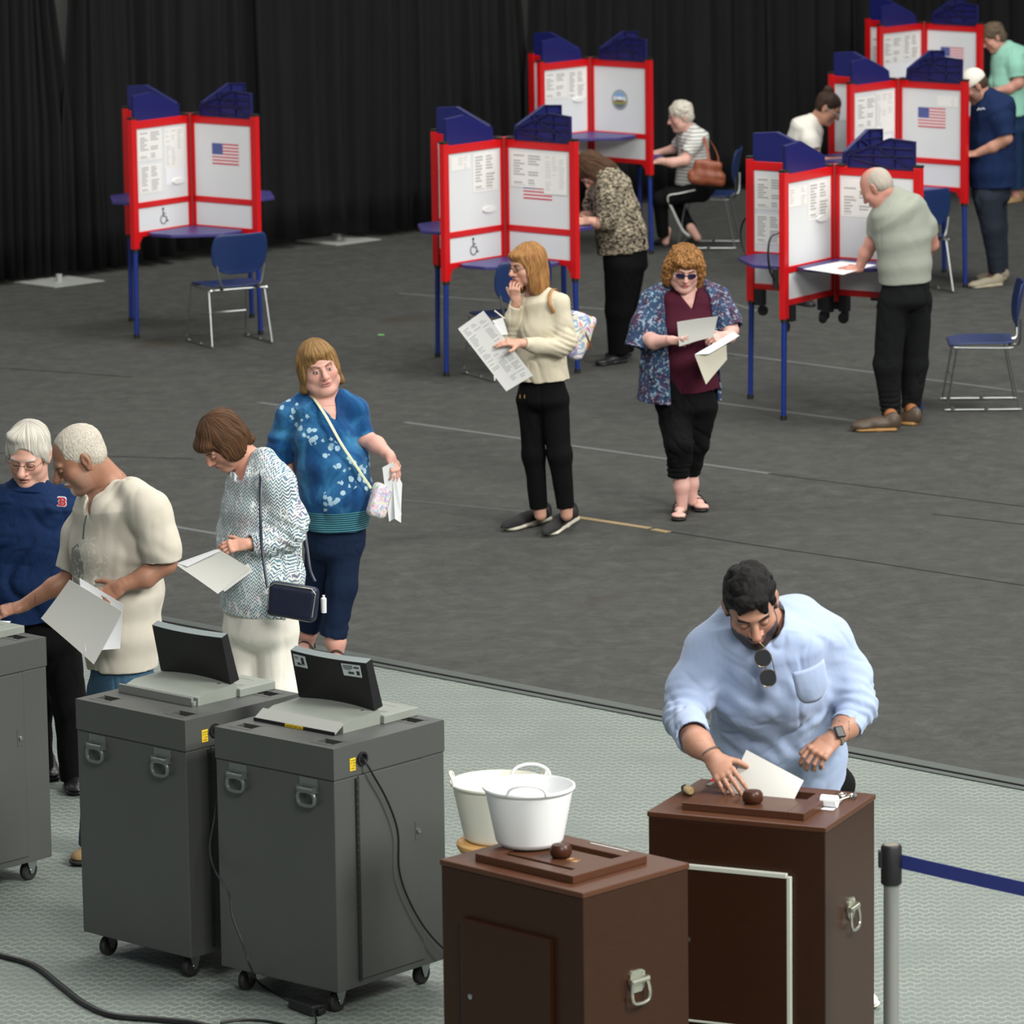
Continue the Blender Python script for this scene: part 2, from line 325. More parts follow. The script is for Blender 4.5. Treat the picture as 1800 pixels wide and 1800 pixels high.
def visor(k, parent, side):
    """blue privacy wing on top of one panel; local x runs from the hinge (0) to the post (.64)"""
    t_ = parent; z0 = 1.595; pr = [(.615, z0), (.615, z0+.19), (.43, z0+.205), (.13, z0+.085), (.115, z0)]
    th = .018
    mb = MB(); V = [(x, -th/2, z) for x, z in pr]+[(x, th/2, z) for x, z in pr]; n = len(pr)
    mb.add(V, [tuple(range(n)), tuple(range(n, 2*n))[::-1]]+[(i, (i+1) % n, n+(i+1) % n, n+i) for i in range(n)])
    s_ = side*(th/2)   # raised ribs on one face
    def rib(x0, z0_, x1, z1_, w_=.006, d_=.012):
        a, b = Vector((x0, 0, z0_)), Vector((x1, 0, z1_)); d = (b-a).normalized(); q = Vector((-d.z, 0, d.x))*w_
        y0, y1 = sorted((s_, s_+side*d_)); vs = [v+Vector((0, y, 0)) for y in (y0, y1) for v in (a-q, b-q, b+q, a+q)]
        mb.add(vs, [(0, 1, 2, 3), (7, 6, 5, 4), (0, 4, 5, 1), (1, 5, 6, 2), (2, 6, 7, 3), (3, 7, 4, 0)], 1)
    rib(.615, z0+.006, .115, z0+.006); rib(.61, z0, .61, z0+.19); rib(.61, z0+.186, .43, z0+.2); rib(.43, z0+.2, .13, z0+.082); rib(.12, z0, .12, z0+.08)
    rib(.46, z0, .46, z0+.2); rib(.30, z0, .30, z0+.15); rib(.61, z0+.09, .15, z0+.09*.9); rib(.6, z0+.01, .32, z0+.15); rib(.15, z0+.06, .45, z0+.01); rib(.61, z0+.14, .3, z0+.14)
    return mb.build('privacy_wing', [M_vis, M_visr], t_, bevel=.002)
def flag(parent, M, w_=.115, h_=.075):
    mb = MB(); st = h_/13
    def q(x0, z0, x1, z1, mi, y=0.): mb.box(x0, -.001-y, z0, x1, .0, z1, M, mi)
    for i in range(13): q(0, i*st, w_, (i+1)*st, 0 if i % 2 == 0 else 2)
    q(0, h_*6/13, w_*.4, h_, 1, .0005)
    for r_ in range(5):
        for c_ in range(6): q(w_*(.025+.063*c_), h_*(.505+.095*r_), w_*(.025+.063*c_)+.0025, h_*(.505+.095*r_)+.003, 2, .001)
    return mb.build('flag_print', [M_fred, M_fblue, M_fwh], parent)
def disc(c, r, n=24): return [(c[0]+r*math.cos(2*math.pi*i/n), c[1]+r*math.sin(2*math.pi*i/n)) for i in range(n)]
def seal(parent, M):
    mb = MB(); R90 = M @ Matrix.Rotation(math.pi/2, 4, 'X')
    mb.prism(disc((0, 0), .062, 36), 0, .001, R90, 0); mb.prism(disc((0, 0), .057, 36), .001, .0016, R90, 1)
    def band(z0, z1, mi, r=.051):
        pts = []
        for k in range(13):
            z = z0+(z1-z0)*k/12; pts.append((math.sqrt(max(r*r-z*z, 0)), z))
        mb.prism(pts+[(-x, z) for x, z in pts[::-1]], .0016, .0022, R90, mi)
    band(.02, .051, 2); band(-.004, .02, 3); band(-.02, -.004, 4); band(-.03, -.02, 5); band(-.051, -.03, 6)
    mb.prism([(-.022, -.01), (.024, -.01), (.03, .0), (-.03, .0)], .0022, .003, R90, 7)
    mb.prism([(-.015, .0), (.0, .0), (.0, .022)], .0022, .003, R90, 8); mb.prism([(.004, .0), (.02, .0), (.006, .02)], .0022, .003, R90, 8)
    cols = [(84, 106, 150), (176, 176, 140), (120, 160, 205), (196, 208, 214), (150, 130, 80), (110, 140, 70), (96, 100, 130), (90, 60, 40), (236, 236, 236)]
    return mb.build('state_emblem', [plain('emblem_%s' % n_, c, .6) for n_, c in zip(('rim', 'ring', 'sky', 'cloud', 'land', 'grass', 'water', 'hull', 'sail'), cols)], parent)
def wheelchair_icon(parent, M):
    mb = MB(); R90 = M @ Matrix.Rotation(math.pi/2, 4, 'X'); q = lambda pts: [R90 @ Vector((x, z, .001)) for x, z in pts]
    mb.prism(disc((0, .05), .009, 14), 0, .0015, R90)
    mb.tube(q([(-.001, .038), (.002, .004), (.026, .002), (.034, -.028), (.046, -.024)]), .0042, 6); mb.tube(q([(0, .022), (.022, .02)]), .0035, 6)
    mb.tube([R90 @ Vector((.002+.027*math.cos(a), -.014+.027*math.sin(a), .001)) for a in [math.radians(110+i*14) for i in range(18)]], .0035, 6)
    return mb.build('wheelchair_sign', M_ink, parent)
def booth(cx, cy, fl_deg, tables, label, deco, casters=False, straps=False, sc=1.):
    """tables: heights for the four quadrants, [front, right, back, left]"""
    t_ = thing('voting_booth', label, 'voting booth', (cx, cy, .004), math.radians(fl_deg), 'four-sided red white and blue voting booths')
    t_.scale = (sc, sc, 1)
    mb = MB(); mb.box(-.018, -.018, .70, .018, .018, 1.61); mb.build('hinge_post', M_hinge, t_, bevel=.003)
    for k in range(4):          # k=0 front-left, 1 front-right, 2 back-right, 3 back-left
        M = Matrix.Rotation(k*math.pi/2, 4, 'Z'); L = .635
        fr = MB()
        fr.box(L-.028, -.022, .66, L+.028, .022, 1.615, M); fr.box(.02, -.014, .70, .05, .014, 1.61, M)
        for z0, z1 in ((1.54, 1.60), (.955, 1.0), (.745, .785)): fr.box(.03, -.014, z0, L, .014, z1, M)
        fr.prism([(L-.03, .0), (L-.075, .0), (L-.03, -.06)], -.012, .012, M @ Matrix.Translation((0, 0, .745)) @ Matrix.Rotation(math.pi/2, 4, 'X'))
        p = fr.build('panel_frame', M_red, t_, bevel=.004)
        c_ = MB(); c_.box(L-.03, -.024, 1.615, L+.03, .024, 1.632, M); c_.build('end_cap', M_cap, p, bevel=.003); c_ = MB(); c_.box(.03, -.02, 1.6, .09, .02, 1.612, M); c_.build('latch', M_cap, p, bevel=.003)
        u_ = MB(); u_.box(.045, -.006, 1.0, L-.02, .006, 1.545, M); u_.build('board', M_board, p)
        u_ = MB(); u_.box(.045, -.006, .785, L-.02, .006, .955, M); u_.build('board', M_board, p)
        lg = MB(); e = M @ Vector((L, 0, .66)); f = M @ Vector((L+.012, 0, 0)); lg.tube([e, f], [.019, .017], 10)
        l_ = lg.build('leg', M_leg, t_, True); ft = MB(); ft.tube([f+Vector((0, 0, .0)), f+Vector((0, 0, .03))], .021, 10); ft.build('foot', M_cap, l_, True); ft = MB(); ft.tube([e-Vector((0, 0, .02)), e+Vector((0, 0, .01))], .024, 10); ft.build('collar', M_cap, l_, True)
        v = visor(k, t_, -1 if k in (0, 2) else -1); v.matrix_local = M
        if casters:
            cb = MB(); cb.box(L-.1, -.025, .64, L-.04, .03, .745, M)
            for y in (-.03,):
                cb.lathe([(0, -.014), (.034, -.014), (.038, 0), (.034, .014), (0, .014)], 14, M @ Vector((L-.07, y, .60)), (M @ Matrix.Rotation(math.pi/2, 4, 'X')).to_3x3())
            cb.build('caster', M_cap, t_, True)
            cb = MB(); cb.box(.05, -.025, .64, .11, .03, .745, M); cb.lathe([(0, -.014), (.034, -.014), (.038, 0), (.034, .014), (0, .014)], 14, M @ Vector((.09, -.03, .60)), (M @ Matrix.Rotation(math.pi/2, 4, 'X')).to_3x3()); cb.build('caster', M_cap, t_, True)
        if straps and k in (0, 3):
            sp_ = smooth_path([M @ Vector(p_) for p_ in ((L+.0, -.03, 1.22), (L+.08, -.05, 1.2), (L+.115, -.05, 1.1), (L+.09, -.05, .98), (L+.03, -.04, .9))], 6)
            sb = MB(); sb.tube(sp_, .010, 6, flat=.5); sb.tube([M @ Vector((L+.035, -.045, .99)), M @ Vector((L+.03, -.045, .86))], .02, 8); sb.build('carry_strap', M_cap, t_, True)
    for k, z in enumerate(tables):
        if z is None: continue
        M = Matrix.Rotation(k*math.pi/2, 4, 'Z'); a, w_ = .53, .53
        poly = [(.03, .03), (.6, .03), (.6, .13), (.53, .33), (.33, .53), (.13, .6), (.03, .6)]
        poly = [(.03, .03), (.52, .03), (.56, .10), (.56, .29), (.29, .56), (.10, .56), (.03, .52)]
        tb = MB(); tb.prism(poly, z-.012, z+.012, M); tb.build('table_leaf', M_purple, t_, bevel=.004)
    deco(t_); return t_
def on_panel(k, x, z, off=.0072, side=1):
    """frame whose x runs along the panel, y out of it (towards the viewer of that quadrant), z up. side 1: the face seen in the front quadrant"""
    M = Matrix.Rotation(k*math.pi/2, 4, 'Z')
    if k in (0, 3):   # face towards +y (front quadrant), picture-left is the post end: x axis runs from post to hinge
        return M @ Matrix.Translation((x, off, z)) @ Matrix.Rotation(math.pi, 4, 'Z')
    return M @ Matrix.Translation((x, -off, z))
def sheet(t_, k, x, z, w_, h_, mat, name='posted_sheet', off=.0072):
    M = on_panel(k, x, z, off)
    return uvquad(name, [M @ Vector(p) for p in ((0, 0, 0), (w_, 0, 0), (w_, 0, h_), (0, 0, h_))], mat, t_)
def pocket(t_, k, x, z):
    M = on_panel(k, x, z, .006); mb = MB(); R90 = M @ Matrix.Rotation(math.pi/2, 4, 'X')
    mb.prism([(.045*math.cos(a)*1.5, .022*math.sin(a)) for a in [i*math.pi/10 for i in range(20)]], 0, .012, R90); return mb.build('pen_holder', plain('white_plastic', (226, 228, 226), .4), t_, bevel=.002)
def deco1(t_):
    sheet(t_, 0, .585, 1.30, .26, .225, PM[0]); sheet(t_, 0, .575, 1.06, .24, .21, PM[1]); sheet(t_, 0, .30, 1.22, .22, .30, print_mat(7, 16, (150, 152, 156), .4)); sheet(t_, 0, .29, 1.10, .20, .12, M_paper)
    pocket(t_, 0, .16, 1.12); wheelchair_icon(t_, on_panel(0, .33, .868) @ Matrix.Scale(1.2, 4)); flag(t_, on_panel(1, .22, 1.245), .26, .155)
    sheet(t_, 3, .60, 1.30, .2, .2, PM[2]); sheet(t_, 3, .58, 1.05, .2, .24, M_paper)
def deco2(t_):
    sheet(t_, 0, .34, 1.25, .26, .27, PM[1]); sheet(t_, 0, .57, 1.42, .2, .1, print_mat(9, 7, (150, 152, 156), .35)); pocket(t_, 0, .18, 1.12); wheelchair_icon(t_, on_panel(0, .35, .868) @ Matrix.Scale(1.2, 4))
    sheet(t_, 1, .07, 1.27, .30, .245, PM[0], off=.0095); sheet(t_, 1, .37, 1.235, .21, .28, print_mat(11, 16, (160, 162, 166), .35), off=.0105); flag(t_, on_panel(1, .18, 1.19, .0063), .26, .155)
def deco3(t_):
    sheet(t_, 0, .6, 1.30, .29, .22, PM[0]); sheet(t_, 0, .30, 1.28, .24, .24, PM[1]); pocket(t_, 0, .17, 1.27); seal(t_, on_panel(1, .325, 1.27) @ Matrix.Scale(1.35, 4))
def deco4(t_):
    sheet(t_, 0, .34, 1.27, .28, .25, PM[1]); sheet(t_, 0, .59, 1.38, .24, .13, print_mat(13, 8, (150, 152, 156), .4)); pocket(t_, 0, .17, 1.27)
    sheet(t_, 1, .06, 1.27, .26, .25, PM[2]); sheet(t_, 3, .60, 1.28, .24, .22, PM[0]); sheet(t_, 3, .60, 1.05, .22, .2, PM[1])
def deco5(t_):
    sheet(t_, 0, .57, 1.25, .27, .25, PM[0]); sheet(t_, 0, .31, 1.2, .25, .32, print_mat(15, 18, (150, 152, 156), .4)); sheet(t_, 0, .3, 1.08, .2, .1, M_paper); flag(t_, on_panel(1, .2, 1.24), .26, .155)
    sheet(t_, 1, .38, 1.41, .2, .08, print_mat(17, 10, (170, 172, 176), .3)); sheet(t_, 3, .60, 1.25, .2, .26, M_paper)
def deco6(t_):
    sheet(t_, 0, .6, 1.26, .28, .25, PM[0]); sheet(t_, 0, .31, 1.28, .24, .24, PM[1]); sheet(t_, 0, .58, 1.06, .4, .2, M_paper); flag(t_, on_panel(1, .2, 1.24), .26, .155); sheet(t_, 3, .60, 1.2, .2, .3, PM[2])
booth(-2.352, 34.60, -128, [.765, .98, .98, .98], 'leftmost voting booth with wheelchair sign and empty chair, alone before the drape', deco1)
booth(-.023, 32.53, -130.5, [.765, .98, .98, .98], 'centre voting booth with wheelchair sign, behind the woman in the cream sweater', deco2)
booth(.703, 39.05, -131, [.98, .765, .98, .98], 'voting booth with round state emblem beside the seated woman', deco3)
booth(2.14, 30.49, -124.4, [.98, .98, .98, .98], 'nearest right voting booth with black carry straps and casters, used by man in duck boots', deco4, True, True)
booth(3.08, 36.69, -130, [.765, .98, .98, .98], 'middle right voting booth with flag, beside the man in a white cap', deco5)
booth(3.79, 42.36, -133, [.98, .98, .98, .98], 'rearmost voting booth at the top right, beside the woman in the mint top', deco6)
# ------------------------------------------------------------------ chairs
M_chr = plain('chrome', (172, 176, 176), .3, 1.); M_shell = plain('navy_chair_plastic', (24, 46, 92), .42, spec=.5)
M_shell2 = plain('teal_navy_chair_plastic', (20, 62, 104), .42, spec=.5)
def make_chair(mat):
    t_ = thing('stacking_chair', '', 'chair')       # faces local -y; back at +y
    def panel(name, rows, thick=.008):
        vs = []; nx = 12
        for (y, z, hw, curl, dz) in rows:
            for i in range(nx+1):
                u = -1+2*i/nx; vs.append((u*hw, y-curl*u*u, z+dz*u*u))
        fs = [(j*(nx+1)+i, j*(nx+1)+i+1, (j+1)*(nx+1)+i+1, (j+1)*(nx+1)+i) for j in range(len(rows)-1) for i in range(nx)]
        o = mesh_obj(name, vs, fs, mat, t_, True); s_ = o.modifiers.new('s', 'SOLIDIFY'); s_.thickness = thick
        b = o.modifiers.new('b', 'SUBSURF'); b.levels = b.render_levels = 1; return o
    panel('seat', [(-.225, .425, .19, 0, 0), (-.21, .44, .215, 0, 0), (-.1, .447, .225, 0, .006), (.05, .44, .225, 0, .012), (.17, .437, .215, 0, .015), (.205, .445, .19, 0, .015)], .012)
    panel('backrest', [(.225, .53, .09, .0, 0), (.222, .545, .15, .008, 0), (.235, .60, .21, .03, 0), (.25, .68, .225, .04, 0), (.265, .76, .22, .04, 0), (.275, .82, .2, .035, 0), (.277, .83, .17, .03, 0)], .012)
    fr = MB(); r = .0065
    for s_ in (-1, 1):
        x = s_*.22
        fr.tube(smooth_path([(x, -.19, .42), (x, .15, .415), (x, .2, .42)], 4), r, 8)
        fr.tube([(x, .16, .415), (x*1.08, .24, .012)], r, 8); fr.tube([(x, -.17, .418), (x*1.08, -.24, .012)], r, 8); fr.tube([(x*1.08, -.25, .012), (x*1.08, .25, .012)], r, 8)
        for y in (-.2, .02): fr.tube([(x*1.08, y, .006), (x*1.08, y, .03)], .014, 10)
        fr.tube(smooth_path([(x*.6, .17, .425), (x*.66, .235, .43), (x*.78, .245, .50), (x*.86, .245, .6)], 4), .009, 8)
    fr.tube([(-.22, .185, .417), (.22, .185, .417)], r, 8); fr.tube([(-.225, -.2, .2), (.225, -.2, .2)], r*.8, 8); fr.tube([(-.22, -.17, .418), (.22, -.17, .418)], r, 8)
    fr.build('chrome_frame', M_chr, t_, True); return t_
ch = make_chair(M_shell)
def put_chair(o, px, py, yaw, label):
    g = G(px, py); o.location = (g[0], g[1], .004); o.rotation_euler = (0, 0, math.radians(yaw)); tag(o, label, 'chair', 'navy shell chairs with chrome sled frames')
put_chair(ch, 403, 603, 207, 'navy shell chair with its back to the viewer, at the leftmost booth')
def dup(l, px, py, yaw, lab):
    c_ = copy_tree(ch); put_chair(c_, px, py, yaw, lab); return c_
dup(0, 896, 661, 207, 'navy chair half hidden behind the woman in the cream sweater')
ch3 = dup(0, 1246, 433, -98, 'chair under the seated white-haired woman with the brown bag')
dup(0, 1601, 514, 207, 'chair at the middle right booth, behind the man in the grey tee')
ch5 = dup(0, 1724, 714, -92, 'navy chair cut by the right edge of the picture')
# ------------------------------------------------------------------ ballot scanners
def mach_mat(name, a, b):
    t = NT(name); n = t.noise(t.co(), 260, 2); n2 = t.noise(t.co((1, 1, .6)), 3, 4)
    c = t.mix(n, S(*a), S(*b)); c = t.mix(t.ramp(n2, [(.3, (0, 0, 0)), (.7, (.6, .6, .6))]), c, S(*b)); t.bump(n, .15, .001); return t.set(c, .42, .25, spec=.5)
M_mach = mach_mat('textured_grey_steel', (72, 74, 74), (84, 86, 83)); M_lid = plain('light_grey_plastic', (128, 133, 125), .5, var=.04); M_dkslot = plain('dark_recess', (34, 36, 36), .8)
M_lid2 = plain('mid_grey_plastic', (116, 119, 114), .5); M_mon = plain('black_monitor_plastic', (16, 16, 17), .5); M_monedge = plain('grey_monitor_edge', (112, 122, 122), .5)
M_yel = plain('yellow_sticker', (232, 196, 20), .6); M_stick = plain('white_sticker', (196, 206, 206), .6); M_rub = plain('grey_rubber_wheel', (30, 29, 28), .6); M_hnd = plain('grey_cast_handle', (112, 118, 116), .35, .5)
def scanner(o_, yaw, label, door=True, cover='up', stickers=False, handles=True):
    """origin at the near corner; local x = along the right-hand face, y = along the left-hand face"""
    W, D, Z0, Z1 = .60, .60, .095, 1.015
    t_ = thing('ballot_scanner', label, 'ballot scanner', (o_[0], o_[1], 0), math.radians(yaw), 'grey ballot scanners on casters')
    mb = MB(); mb.box(0, 0, Z0, W, D, Z1-.122); body = mb.build('cabinet', M_mach, t_, bevel=.004)
    # lid with four rectangular sockets
    hs = [(.05, .07), (.05, .50), (.50, .07), (.50, .50)]
    mb = MB(); mb.box(-.002, -.002, Z1-.118, W+.002, D+.002, Z1-.02)
    xs_ = [0, .05, .105, .495, .55, W]; ys_ = [0, .05, .135, .465, .55, D]
    for i in range(5):
        for j in range(5):
            if i in (1, 3) and j in (1, 3): continue
            mb.box(xs_[i]-(.002 if i == 0 else 0), ys_[j]-(.002 if j == 0 else 0), Z1-.02, xs_[i+1]+(.002 if i == 4 else 0), ys_[j+1]+(.002 if j == 4 else 0), Z1)
    lid = mb.build('top_cover', M_mach, t_)
    for i in (1, 3):
        for j in (1, 3):
            s_ = MB(); s_.box(xs_[i], ys_[j], Z1-.0215, xs_[i+1], ys_[j+1], Z1-.018); s_.build('socket', M_dkslot, lid)
            s_ = MB()
            s_.box(xs_[i]-.018, ys_[j]-.008, Z1-.001, xs_[i], ys_[j+1]+.008, Z1+.0012); s_.box(xs_[i+1], ys_[j]-.008, Z1-.001, xs_[i+1]+.018, ys_[j+1]+.008, Z1+.0012)
            s_.build('socket_rim', M_mach, lid)
    # scanner head on top, its cover arched across
    y0, y1 = .142, .54; nY = 14; vs = []; fs = []
    for i in range(nY+1):
        u = -1+2*i/nY; y = (y0+y1)/2+u*(y1-y0)/2; b_ = .014*(1-u*u)
        vs += [(.205, y, Z1), (.205, y, Z1+.030), (.225+.045*(1-u*u), y, Z1+.036), (.25+.045*(1-u*u), y, Z1+.044+b_*.5), (.41, y, Z1+.050+b_), (.41, y, Z1)]
    for i in range(nY):
        fs += [(i*6+k, i*6+(k+1) % 6, (i+1)*6+(k+1) % 6, (i+1)*6+k) for k in range(6)]
    fs += [tuple(range(6))[::-1], tuple(nY*6+k for k in range(6))]
    mb = MB(); mb.add(vs, fs); base = mb.build('scanner_base', M_lid, t_, True)
    mb = MB(); mb.box(.41, y0-.018, Z1, .60, y1-.03, Z1+.032); b2 = mb.build('scanner_tray', M_lid, base, bevel=.003)
    mb = MB(); mb.box(.50, y0+.08, Z1+.032, .502, y1-.05, Z1+.0328); mb.box(.55, y0+.05, Z1+.032, .5515, y1-.05, Z1+.0328); mb.box(.455, y0+.02, Z1+.032, .475, y0+.045, Z1+.0332); mb.build('tray_groove', M_lid2, b2)
    mb = MB(); mb.lathe([(.007, 0), (.007, .004), (0, .004)], 14, (.36, y0+.045, Z1+.050)); mb.build('lock', M_chr, base, True)
    if cover == 'up':
        mb = MB(); mb.box(.178, y0+.008, Z1, .190, y1+.015, Z1+.034); mb.box(.178, y0+.008, Z1, .205, y0+.016, Z1+.018); mb.build('slot_flap', M_lid2, base, bevel=.002)
    else:
        mb = MB(); mb.prism([(.158, Z1+.012), (.162, Z1+.003), (.206, Z1+.030), (.205, Z1+.041)], -y1-.01, -y0-.0, Matrix.Rotation(math.pi/2, 4, 'X')); fl_ = mb.build('slot_flap', plain('speckled_grey', (142, 144, 138), .6, var=.1, scale=400), base)
        mb = MB(); mb.box(.156, y0, Z1+.001, .161, y1+.012, Z1+.013); mb.build('slot_edge', M_mon, base)
        mb = MB(); mb.box(.154, .30, Z1+.0015, .1562, .39, Z1+.0125); yl = mb.build('caution_sticker', M_yel, base)
        text_obj('CAUTION: KEEP CLEAR', .0085, M_ink, yl, Matrix.Translation((.1537, .388, Z1+.004)) @ Matrix.Rotation(-math.pi/2, 4, 'Z') @ Matrix.Rotation(math.pi/2, 4, 'X'))
    # tilted screen, its back to the viewer: hinge near x .52, leans towards the viewer at the top
    nY = 14; vs = []; hy0, hy1 = .15, .535
    for i in range(nY+1):
        u = -1+2*i/nY; y = (hy0+hy1)/2+u*(hy1-hy0)/2; cv = .022*(1-u*u)
        for (x, z, th) in ((.385, .052+cv*.3, .2), (.345, .240, -1), (.376, .252, -1), (.432, .062+cv*.3, .2)): vs.append((x+cv*th, y, Z1+z))
    fs = []
    for i in range(nY):
        for k in range(4): fs.append((i*4+k, i*4+(k+1) % 4, (i+1)*4+(k+1) % 4, (i+1)*4+k))
    fs += [(3, 2, 1, 0), (nY*4, nY*4+1, nY*4+2, nY*4+3)]; mi = []
    for f in range(nY): mi += [0, 1, 0, 0]
    mi += [0, 0]; mon = mesh_obj('touch_screen', vs, fs, [M_mon, M_monedge], t_, True, mi=mi)
    bm = bmesh.new(); bm.from_mesh(mon.data); bmesh.ops.recalc_face_normals(bm, faces=bm.faces)
    for e in bm.edges:
        if len(e.link_faces) == 2 and e.calc_face_angle(0) > .5: e.smooth = False
    bm.to_mesh(mon.data); bm.free()
    mb = MB(); mb.tube([(.42, hy0+.03, Z1+.052), (.42, hy1-.04, Z1+.052)], .014, 10); mb.build('hinge', M_mon, mon, True)
    if stickers:
        for yy, zz, ww, nm in ((.520, .208, .072, 0), (.262, .208, .085, 1)):
            def pt(dy, dz): z = zz+dz; y_ = yy-dy; u = (y_-(hy0+hy1)/2)/((hy1-hy0)/2); cv = .022*(1-u*u); k = (z-.052)/(.24-.052); return Vector((.385-.040*k+cv*(.2-1.2*k)-.002, y_, Z1+z))
            st = uvquad('asset_sticker', [pt(0, -.028), pt(ww, -.028), pt(ww, .02), pt(0, .02)], M_stick, mon)
            mb = MB()
            for a in ([(.006, .011, .05, .014), (.006, .004, .05, .007), (.026, -.018, .052, -.010), (.064, -.02, .078, -.004), (.056, .006, .078, .012), (.006, -.002, .04, .0)] if nm else [(.006, .010, .03, .012), (.006, .004, .028, .006), (.018, -.02, .034, -.010), (.044, -.016, .060, .012), (.036, -.02, .041, -.014)]):
                vs_ = [pt(a[0], a[1]), pt(a[2], a[1]), pt(a[2], a[3]), pt(a[0], a[3])]; vs_ = [v-Vector((.0012, 0, 0)) for v in vs_]; mb.add(vs_+[v-Vector((.0004, 0, 0)) for v in vs_], [(0, 1, 2, 3), (7, 6, 5, 4), (0, 4, 5, 1), (1, 5, 6, 2), (2, 6, 7, 3), (3, 7, 4, 0)])
            mb.build('sticker_print', M_ink, st) if 0 else mb.build('sticker_print', M_ink, mon)
    # door on the right-hand face (y = 0 plane): between x .12 and .47
    mb = MB(); mb.box(.125, -.008, .125, .465, .002, Z1-.124); dr = mb.build('door', M_mach, t_, bevel=.002)
    mb = MB(); mb.box(.110, -.009, .12, .124, -.0005, Z1-.13); mb.box(.467, -.0015, .12, .4705, .0, Z1-.122); mb.build('door_gap', M_dkslot, t_)
    hb = MB()
    for i in range(26): hb.box(.113, -.012, .13+i*.029, .121, -.006, .147+i*.029)
    hb.build('piano_hinge', M_dkslot, t_)
    mb = MB(); mb.box(.425, -.0095, .59, .455, -.0078, .66); mb.build('lock_plate', M_mach, dr)
    mb = MB(); mb.lathe([(.009, 0), (.009, .006), (.004, .008), (0, .008)], 16, (.44, -.0095, .624), Matrix.Rotation(math.pi/2, 3, 'X')); mb.build('lock', M_chr, dr, True)
    mb = MB(); mb.box(.0, -.0015, Z1-.121, W, .0005, Z1-.1185); mb.box(-.0015, .0, Z1-.121, .0005, D, Z1-.1185); mb.build('cover_gap', M_dkslot, t_)
    # grommet and yellow notice
    mb = MB(); mb.lathe([(.026, 0), (.026, .008), (.018, .008), (.016, .0), (.0, -.0)], 20, (.148, -.0025, Z1-.062), Matrix.Rotation(math.pi/2, 3, 'X')); mb.build('cable_grommet', M_cap, t_, True)
    mb = MB(); mb.box(.083, -.004, Z1-.098, .113, -.0022, Z1-.052); yl = mb.build('notice_sticker', M_yel, t_)
    text_obj('INSERT\nPOWER\nCORD\nHERE', .0105, M_ink, yl, Matrix.Translation((.0855, -.0042, Z1-.064)) @ Matrix.Rotation(math.pi/2, 4, 'X'), spacing=.95)
    # two folding handles on the left-hand face (x = 0 plane)
    for yy in ((.125, .485) if handles else ()):
        h = MB(); h.box(-.004, yy-.045, .845, 0, yy+.045, .89); h.box(-.022, yy-.045, .838, 0, yy-.033, .86); h.box(-.022, yy+.033, .838, 0, yy+.045, .86)
        h.tube([(-.018, yy-.038, .848), (-.018, yy+.038, .848)], .009, 10)
        h.tube([Vector((-.018, yy, .815))+Vector((0, .042*math.copysign(abs(math.cos(a))**.6, math.cos(a)), .027*math.copysign(abs(math.sin(a))**.8, math.sin(a)))) for a in [i*math.pi/12 for i in range(24)]], .0075, 8, closed=True)
        h.build('carry_handle', M_hnd, t_, True)
    for (x, y) in ((.075, .07), (.54, .07), (.075, .53), (.54, .53)):
        c_ = MB(); c_.lathe([(0, -.014), (.034, -.014), (.041, -.008), (.041, .008), (.034, .014), (0, .014)], 22, (x-.01, y, .041), Matrix.Rotation(math.pi/2, 3, 'X'), 0)
        c_.add([(x-.035, y-.02, .096), (x+.03, y-.02, .096), (x, y-.02, .03), (x-.014, y-.02, .03), (x-.035, y-.017, .096), (x+.03, y-.017, .096), (x, y-.017, .03), (x-.014, y-.017, .03)], [(0, 1, 2, 3), (7, 6, 5, 4), (0, 4, 5, 1), (1, 5, 6, 2), (2, 6, 7, 3), (3, 7, 4, 0)], 1)
        c_.lathe([(.008, 0), (.008, .022), (0, .022)], 10, (x-.01, y, .041), Matrix.Rotation(math.pi/2, 3, 'X'), 1)
        c_.build('caster', [M_rub, M_chr], t_, True)
    return t_
m3 = (-.660, 16.503); scanner(m3, 49, 'nearest grey ballot scanner with two white stickers on its screen back', cover='down', stickers=True)
m2 = (-1.232, 16.998); scanner(m2, 47.5, 'middle grey ballot scanner, between the other two, with a blank screen back')
a1 = math.radians(47.5); c_r = G(92, 1508, .09); m1 = (c_r[0]-.6*math.cos(a1), c_r[1]-.6*math.sin(a1)); scanner(m1, 47.5, 'grey ballot scanner cut off by the left edge of the picture')
